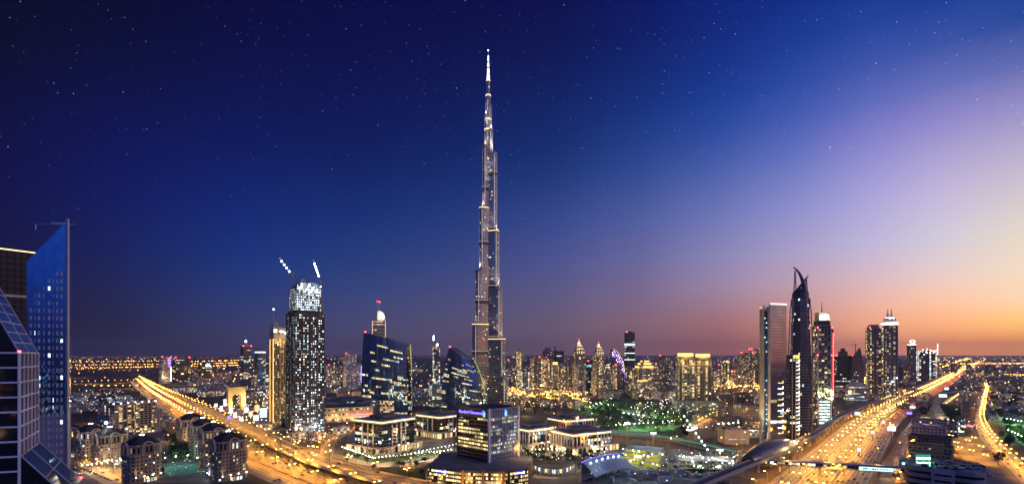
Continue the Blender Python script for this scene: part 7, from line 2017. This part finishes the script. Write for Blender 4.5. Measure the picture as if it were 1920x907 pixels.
# a curved arcade beside the boulevard, left of the canopy
arc = thing('arcade_building', 'low pale curved arcade with a dark roof between podium and canopy hall', 'arcade', (*gp(1035,888),0), 0)
X0,Y0 = gp(1035,888); pth = path([(988,874),(1012,886),(1040,890),(1066,886),(1082,877)], 0, 4); pth = pth - np.array([X0,Y0])
b = MB(); strip(b, pth, 4, 12, 0, 6.5); b.build('hall','wall',arc,(.36,.34,.32)); b = MB(); strip(b, pth, -1, 13, 6.52, 7.3); b.build('roof','roof',arc)
al_ = arclen(pth); n_ = int(al_[-1]/5)
for i in range(n_):
    s_ = al_[-1]*(i+.5)/n_; c_ = np.array([np.interp(s_,al_,offs(pth,.2)[:,0]), np.interp(s_,al_,offs(pth,.2)[:,1])]); k = MB(); k.box(0,0,0,6.5,1,1); k.build('column','wall',arc,(.55,.52,.48),loc=(*c_,0))
    if i % 2: c_ = np.array([np.interp(s_,al_,offs(pth,3.8)[:,0]), np.interp(s_,al_,offs(pth,3.8)[:,1])]); k = MB(); k.box(0,0,0,3.4,3,.5); k.build('shopfront','cool' if i % 4 == 1 else 'warm',arc,loc=(*c_,.8))
for q in ((1010,893),(1040,897),(1068,893)): light('POINT',(q and (gp(*q)[0]-X0), gp(*q)[1]-Y0, 7),2600,(1,.85,.65),arc,.5)
for i in range(60):
    X,Y=gp(rng.uniform(1110,1385),rng.uniform(856,906)); r_=thing('material_stack','heap of formwork boards and steel on the building site ground','material stack',(X,Y,0),rng.random()*3,'material stacks on the building site'); b=MB()
    for j in range(rng.randint(2,4)): w_,d2,h_=rng.uniform(2,8),rng.uniform(1.2,3),rng.uniform(.5,2.2); x_,y_=rng.uniform(-4,4),rng.uniform(-3,3); b.box(x_,y_,0,h_,w_,d2,rng.random()*.6); b.box(x_,y_,h_+.02,h_+.4,w_*.8,d2*.7,rng.random()*.6)
    b.build('stacked_boards','wall',r_,rng.choice([(.5,.42,.25),(.3,.32,.34),(.2,.22,.24),(.55,.52,.45),(.12,.2,.26),(.35,.15,.1)]))
# site huts, stacks
for i in range(26):
    px_,py_=rng.uniform(1095,1390),rng.uniform(852,904); X,Y=gp(px_,py_); r_=thing('site_cabin','grey site cabin among the machines of the building site','site cabin',(X,Y,0),rng.random()*3,'cabins on the building site')
    h_=rng.uniform(2.6,5.5); b=MB(); b.box(0,0,0,h_,rng.uniform(6,13),3); b.box(0,0,h_,h_+.25,6,3.3); b.build('cabin','wall',r_,rng.choice([(.4,.42,.42),(.25,.3,.3),(.5,.48,.42),(.15,.18,.2)])); k=MB(); k.box(0,0,0,1,1.3,.15); k.build('window',rng.choice(['cool','warm','glass']),r_,loc=(1,-1.56,1.4))
for i in range(5): light('POINT',(*gp(1110+i*62,884-i*2),16),5200,COLD if i%2 else (1,.9,.75),bpy.data.objects.get('canopy_hall') if False else None,1)
# hoarding with teal light along the road behind the site
hd = MB(); strip(hd, offs(PM_, 11), -.3, .3, 0, 4); o = hd.build('site_hoarding', 'wall', color=(.2,.28,.27)); tag(o, 'long teal lit hoarding along the road behind the building site', 'hoarding')
k = MB(); strip(k, offs(PM_, 10.4), -.15, .15, 1.2, 1.9); k.build('light_strip', emit('teal_strip', (.2,.9,.7), .5), o)
hd = MB(); strip(hd, offs(PM_, -11), -.3, .3, 0, 3); o = hd.build('site_hoarding', 'wall', color=(.2,.24,.24)); tag(o, 'low grey hoarding between the building site and the dark road', 'hoarding')

# ------------------------------------------------------------------ mall, screens and arch at left
ml = thing('mall', 'low spreading mall with dark curved roofs and a lit sand coloured front', 'mall', (*gp(645,788),0), face_to(645,900,6))
b=MB(); grid_prism(b, rect(96,40), 0, 26, cw=6, fh=8.5, fu=.4, fv=.4, rec=.4, lit=.5, hues=(2,3), capmat=6); b.build('front_hall',['wall','glass','warm','yellow','cool','teal','roof'],ml,(.5,.4,.26))
for i,(x,y,w_,d2,h_) in enumerate(((-20,60,80,60,30),(30,90,90,50,34),(-40,120,70,50,30),(40,30,40,30,32))):
    r_=MB(); n=14
    for k_ in range(n):
        a0,a1=math.pi*k_/n,math.pi*(k_+1)/n
        r_.quads([[(x-w_/2*math.cos(a0),y-d2/2,h_-8+9*math.sin(a0)),(x-w_/2*math.cos(a1),y-d2/2,h_-8+9*math.sin(a1)),(x-w_/2*math.cos(a1),y+d2/2,h_-8+9*math.sin(a1)),(x-w_/2*math.cos(a0),y+d2/2,h_-8+9*math.sin(a0))]])
    for yy in (-d2/2,d2/2): q=[(x-w_/2*math.cos(math.pi*k_/n),y+yy,h_-8+9*math.sin(math.pi*k_/n)) for k_ in range(n+1)]; r_.poly(q)
    r_.box(x,y,0,h_-8,w_,d2); r_.build('curved_roof','metal',ml,(.1,.11,.13))
    for k_ in range(6): q=MB(); q.box(0,0,0,.8,w_*.09,1); q.build('skylight',('teal','tealsign','yellow','cool')[i],ml,loc=(x-w_*.35+k_*w_*.14,y-d2/2-1,h_-7.4))
for x in np.linspace(-40,40,7): light('SPOT',(x,-28,3),9000,(1,.72,.34),ml,.5,110,.8,aim=(0,.8,.7))
k=MB(); k.box(0,0,0,5,24,.5); k.build('entrance_screen','screen',ml,loc=(36,-22,3)); k=MB(); k.box(0,0,0,1.4,40,.5); k.build('red_sign_strip','red',ml,loc=(26,-21,12))
ar = thing('arch_gateway', 'gold lit arched gateway among the bright billboards at left', 'gateway', (*gp(443,768),0), face_to(443,1100,15))
b=MB(); W,H_=34,46
for sx in (-1,1): b.box(sx*(W/2-4),0,0,H_,8,14)
n=10
for i in range(n):
    a0,a1=math.pi*i/n,math.pi*(i+1)/n; r_=W/2-8
    b.quads([[(r_*math.cos(a0),-7,26+r_*math.sin(a0)),(r_*math.cos(a0),-7,H_),(r_*math.cos(a1),-7,H_),(r_*math.cos(a1),-7,26+r_*math.sin(a1))],[(r_*math.cos(a1),-7,26+r_*math.sin(a1)),(r_*math.cos(a1),7,26+r_*math.sin(a1)),(r_*math.cos(a0),7,26+r_*math.sin(a0)),(r_*math.cos(a0),-7,26+r_*math.sin(a0))]])
b.box(0,0,H_+.02,H_+4,W+3,16); b.build('arch','wall',ar,(.5,.4,.2))
for sx in (-1,1): light('SPOT',(sx*W*.3,-18,2),110000,(1,.7,.16),ar,.6,90,.8,aim=(0,.45,1)); k=MB(); k.box(0,0,0,1,2,.6); k.build('uplight','gold',ar,loc=(sx*W*.3,-9,.6))
light('POINT',(0,0,14),9000,(1,.6,.15),ar,1)
BB=[(424,764,15,20,'pinkwhite','tall pink white screen left of the arched gateway'),(433,778,10,14,'screen','lilac screen in front of the arched gateway'),(441,786,8,12,'pinkwhite','small pink screen low before the gateway'),(462,777,12,14,'screen','white lit screen right of the gateway'),(470,784,10,12,'cornice','warm lit billboard by the forecourt of the mall road'),(482,774,14,16,'gold','sand coloured lit billboard on the mall road'),(480,792,12,12,'coolight','cold white screen below the sand coloured billboard'),(494,786,16,22,'cool','stack of pale blue lit floors beside the golden hotel'),(429,792,9,10,'purple','violet screen at the roadside'),(452,794,9,8,'pinkwhite','pink lit stall front by the highway'),(415,774,8,14,'screen','lilac screen farthest up the highway among the billboards'),(405,766,9,10,'pinkwhite','pink white screen before the pavilion row')]
for px_,py_,w_,h_,m_,lab in BB:
    w_,h_=w_*.72,h_*.8
    X,Y=gp(px_,py_); r_=thing('billboard',lab,'billboard',(X,Y,0),face_to(px_,Y,rng.uniform(5,35))); b=MB(); b.box(0,.7,0,h_+4.6,w_+1,1); b.box(0,.9,0,3,w_*.4,1.6); b.build('frame','metal',r_,(.12,.12,.13)); k=MB()
    mm=M.get('bb_'+m_) or emit('billboard_'+m_,{'pinkwhite':(1,.75,.85),'screen':(.85,.82,1),'cornice':(1,.75,.4),'gold':(1,.65,.25),'coolight':(.75,.93,1),'cool':(.7,.92,1),'purple':(.4,.25,1)}[m_],1.6); M['bb_'+m_]=mm
    nr_=4
    for i in range(nr_): k.box(0,0,4+i*h_/nr_,4+(i+.86)*h_/nr_,w_,.3,lum=1)
    k.build('screen',mm,r_)
    light('POINT',(0,-7,8),1800,{'gold':(1,.7,.3),'cornice':(1,.75,.4)}.get(m_,(.9,.88,1)),r_,1)
sc_ = [(350,735,'pavilion row with red and white lit front by the left highway',(.4,.32,.28)),(478,742,'dark vaulted hall roof behind the golden hotel',(.12,.11,.13)),(395,742,'long low retail roofs left of the billboards',(.3,.25,.22)),(516,760,'low sand coloured wing behind the golden hotel',(.4,.32,.22)),(575,812,'site cabins block at the foot of the unfinished tower',(.3,.3,.3)),(556,822,'low orange lit shop block before the unfinished tower',(.45,.34,.22)),(592,824,'low flat roofed block right of the orange lit shops',(.35,.3,.26)),(640,812,'pale roofed low hall between the unfinished tower and the mall',(.42,.4,.38)),(500,806,'arcade with a row of lit arches below the golden hotel',(.4,.33,.26))]
for px_,py_,lab,c in sc_:
    Y=dep(py_); root,a,d,h=tower('low_block',lab,px_-(22 if Y>1000 else 15),px_+(22 if Y>1000 else 15),py_-(9 if Y>1000 else 11),Y,30,.6,'res',c,cat='building',lit=.5,slabs=False,cw=5,fh=5,fu=.6,fv=.5)
    light('POINT',(0,-d/2-8,7),3000,WARM,root,1)
# ------------------------------------------------------------------ villas and low houses
def villas(x0,x1,y0,y1,n,label,group,c,hmin=5,hmax=9,wmin=12,wmax=20):
    base=[]
    for v in range(3):
        w_,d2,h_=rng.uniform(wmin,wmax),rng.uniform(wmin*.7,wmax*.8),rng.uniform(hmin,hmax); kind_='villa' if 'villa' in label else 'district_block' if ('mid rise' in label or 'district' in label) else 'town_house' if 'house' in label else 'low_rise_block'; r_=thing(kind_,label,'building' if 'block' in kind_ else 'house',(0,0,0)); b=MB(); grid_prism(b,rect(w_,d2),0,h_,cw=3.6,fh=3.4,fu=.4,fv=.45,rec=.15,lit=.26,hues=(2,2,3,4),capmat=0); b.build('walls',FM,r_,c)  # same building type throughout; the name only follows words in the label
        b=MB(); b.prism(rect(w_*.5,d2*.5,w_*.1,0),h_,h_+2.6); b.box(0,-d2/2,h_-.1,h_+.9,w_,.3); b.box(0,d2/2,h_-.1,h_+.9,w_,.3); b.build('roof_storey','wall',r_,tuple(q*.85 for q in c)); base.append(r_)
    for i in range(n):
        o=base[i] if i<3 else copy_tree(base[i%3]); X,Y=gp(rng.uniform(x0,x1),rng.uniform(y0,y1)); o.location=(X,Y,0); o.rotation_euler=(0,0,rng.choice((0,1.57,3.14))+.4); tag(o,label,o['category'],group)
villas(1850,1918,728,790,60,'low villa in the dark district at far right','villas at far right',(.3,.26,.24))
villas(1800,1935,695,730,60,'distant villa near the horizon at far right','distant villas at far right',(.24,.2,.2))
villas(140,262,736,774,44,'low house in the district beside the crossing flyover at far left','houses at far left',(.32,.3,.3))
villas(1270,1345,776,805,3,'small house on the sandy plot by the orange road','houses on the sandy plot',(.35,.26,.18))
villas(955,1095,738,766,30,'low old town style house at the foot of the spire','low houses below the spire',(.4,.3,.2),8,18,18,30)
villas(455,690,698,752,46,'low district block between the towers at left','low blocks between the left towers',(.26,.23,.22),10,24,26,44)
villas(1130,1300,718,748,40,'mid rise block in the lamp lit district behind the stepped apartments','mid rise blocks behind the stepped apartments',(.3,.24,.2),14,30,26,44)
villas(1640,1720,712,745,22,'low block by the railway at the foot of the spired tower','low blocks by the railway',(.28,.22,.2),10,20,24,36)
villas(1300,1420,718,745,30,'flat roofed block in the orange lit district left of the stone tower','flat blocks in the orange lit district',(.36,.26,.18),9,16,24,36)
villas(330,450,698,735,30,'mid rise block beside the far left highway junction','mid rise blocks by the junction',(.24,.22,.22),12,30,30,44)
villas(1690,1760,738,766,12,'low block in the strip behind the highway hoardings','low blocks behind the hoardings',(.26,.22,.2),7,14,18,30)
# point lights added over the districts, filling in for lamps not modelled
cl = bpy.data.objects['distant_city_lights']
PL_ = [(960,738),(1000,741),(1040,746),(1080,752),(1015,733),(1060,737),(1095,742)]
for q in PL_: light('POINT',(*gp(*q),18),70000,(1,.6,.25),cl,2)
for q in ((1345,733),(1375,729),(1405,726),(1330,742),(1420,745),(1395,752)): light('POINT',(*gp(*q),18),90000,(1,.55,.16),cl,2)
for q in ((1570,720),(1600,717),(1630,714),(1580,730),(1700,712),(1730,704),(1660,735)): light('POINT',(*gp(*q),18),150000,SOD,cl,2)
for q in ((380,706),(420,700),(400,718),(440,726),(360,692)): light('POINT',(*gp(*q),30),500000,SOD,cl,2)
for q in ((1200,770),(1240,780),(1265,752),(1215,758)): light('POINT',(*gp(*q),14),50000,(1,.82,.66),cl,2)
for q in ((455,752),(500,745),(540,770),(585,765),(625,775),(690,768),(480,770),(520,740)): light('POINT',(*gp(*q),16),26000,(1,.75,.45),cl,2)
for q in ((965,770),(1000,768),(1035,772),(1070,776),(985,780),(1110,790)): light('POINT',(*gp(*q),12),16000,(1,.7,.35),cl,2)
for q in ((1870,745),(1900,760),(1885,725),(1860,770),(1910,735)): light('POINT',(*gp(*q),12),18000,(1,.75,.45),cl,2)
for q in ((640,712),(700,722),(620,735),(790,735),(825,742)): light('POINT',(*gp(*q),18),110000,(.85,.95,1),cl,2)
for q in ((160,757),(200,752),(235,760)): light('POINT',(*gp(*q),16),50000,(.8,.95,1),cl,2)
for q in ((150,686),(200,682),(250,688),(290,684)): light('POINT',(*gp(*q),60),2200000,SOD,cl,2)
for q in ((1780,690),(1830,700),(1880,684),(1760,684)): light('POINT',(*gp(*q),60),1600000,SOD,cl,2)
rw = random.Random(11)
for i in range(250):  # random warm fill lights, added to brighten the ground between the roads
    px_, py_ = rw.uniform(140, 1910), 700 + 190 * rw.random() ** 1.3
    X, Y = gp(px_, py_)
    if (px_ > 1690 and py_ > 775) or (1060 < px_ < 1300 and 745 < py_ < 815): continue
    light('POINT', (X, Y, rw.uniform(14, 26)), round(10000 * (Y / 800) ** 1.5 / 1000) * 1000 * rw.choice((1, 2)), rw.choice((SOD, (1,.6,.25), (1,.6,.25), (1,.72,.42))), cl, 2)
villas(560,680,742,772,26,'low lit block between unfinished tower and mall roofs','blocks between tower and mall',(.3,.25,.2),8,18,20,40)
villas(765,835,735,765,16,'low block under the thin unfinished tower','blocks under the thin tower',(.26,.26,.26),8,18,20,36)
villas(1545,1640,722,752,18,'low block between the lattice tower and the ribbed tower','blocks between lattice and ribbed towers',(.28,.22,.2),8,16,20,34)
villas(270,335,770,800,8,'small villa on the sandy plot beside the left highway','villas by the left highway',(.3,.25,.2))
dm = MB()
for o in cl.children:                     # mast and head added afterwards at each fill light
    if o.type == 'LIGHT':
        x, y, z = o.location; dm.tube((x, y, 0), (x, y, z + 2.4), .2, n=4, caps=False); dm.ball((x, y, z + 2.9), max(.55, y / 1500), 6, 4, 1, rw.uniform(.6, 1.6))
tag(dm.build('district_lamp_masts', ['dark', 'sodium_far']), 'scattered high street lamps glowing orange over the city blocks', 'street lamps', kind='stuff')

# ------------------------------------------------------------------ dusty evening air
hz = MB(); hz.prism([(-45000,-300),(45000,-300),(45000,30000),(-45000,30000)], -1, 850)
hm = bpy.data.materials.new('haze_air'); hm.use_nodes = True
nt = hm.node_tree; nt.nodes.clear()
pv = nt.nodes.new('ShaderNodeVolumePrincipled'); ou = nt.nodes.new('ShaderNodeOutputMaterial')
pv.inputs['Color'].default_value = (.62,.7,.9,1); pv.inputs['Density'].default_value = 0.000028; pv.inputs['Anisotropy'].default_value = .3
nt.links.new(pv.outputs[0], ou.inputs['Volume'])
tag(hz.build('haze', hm), kind='stuff')
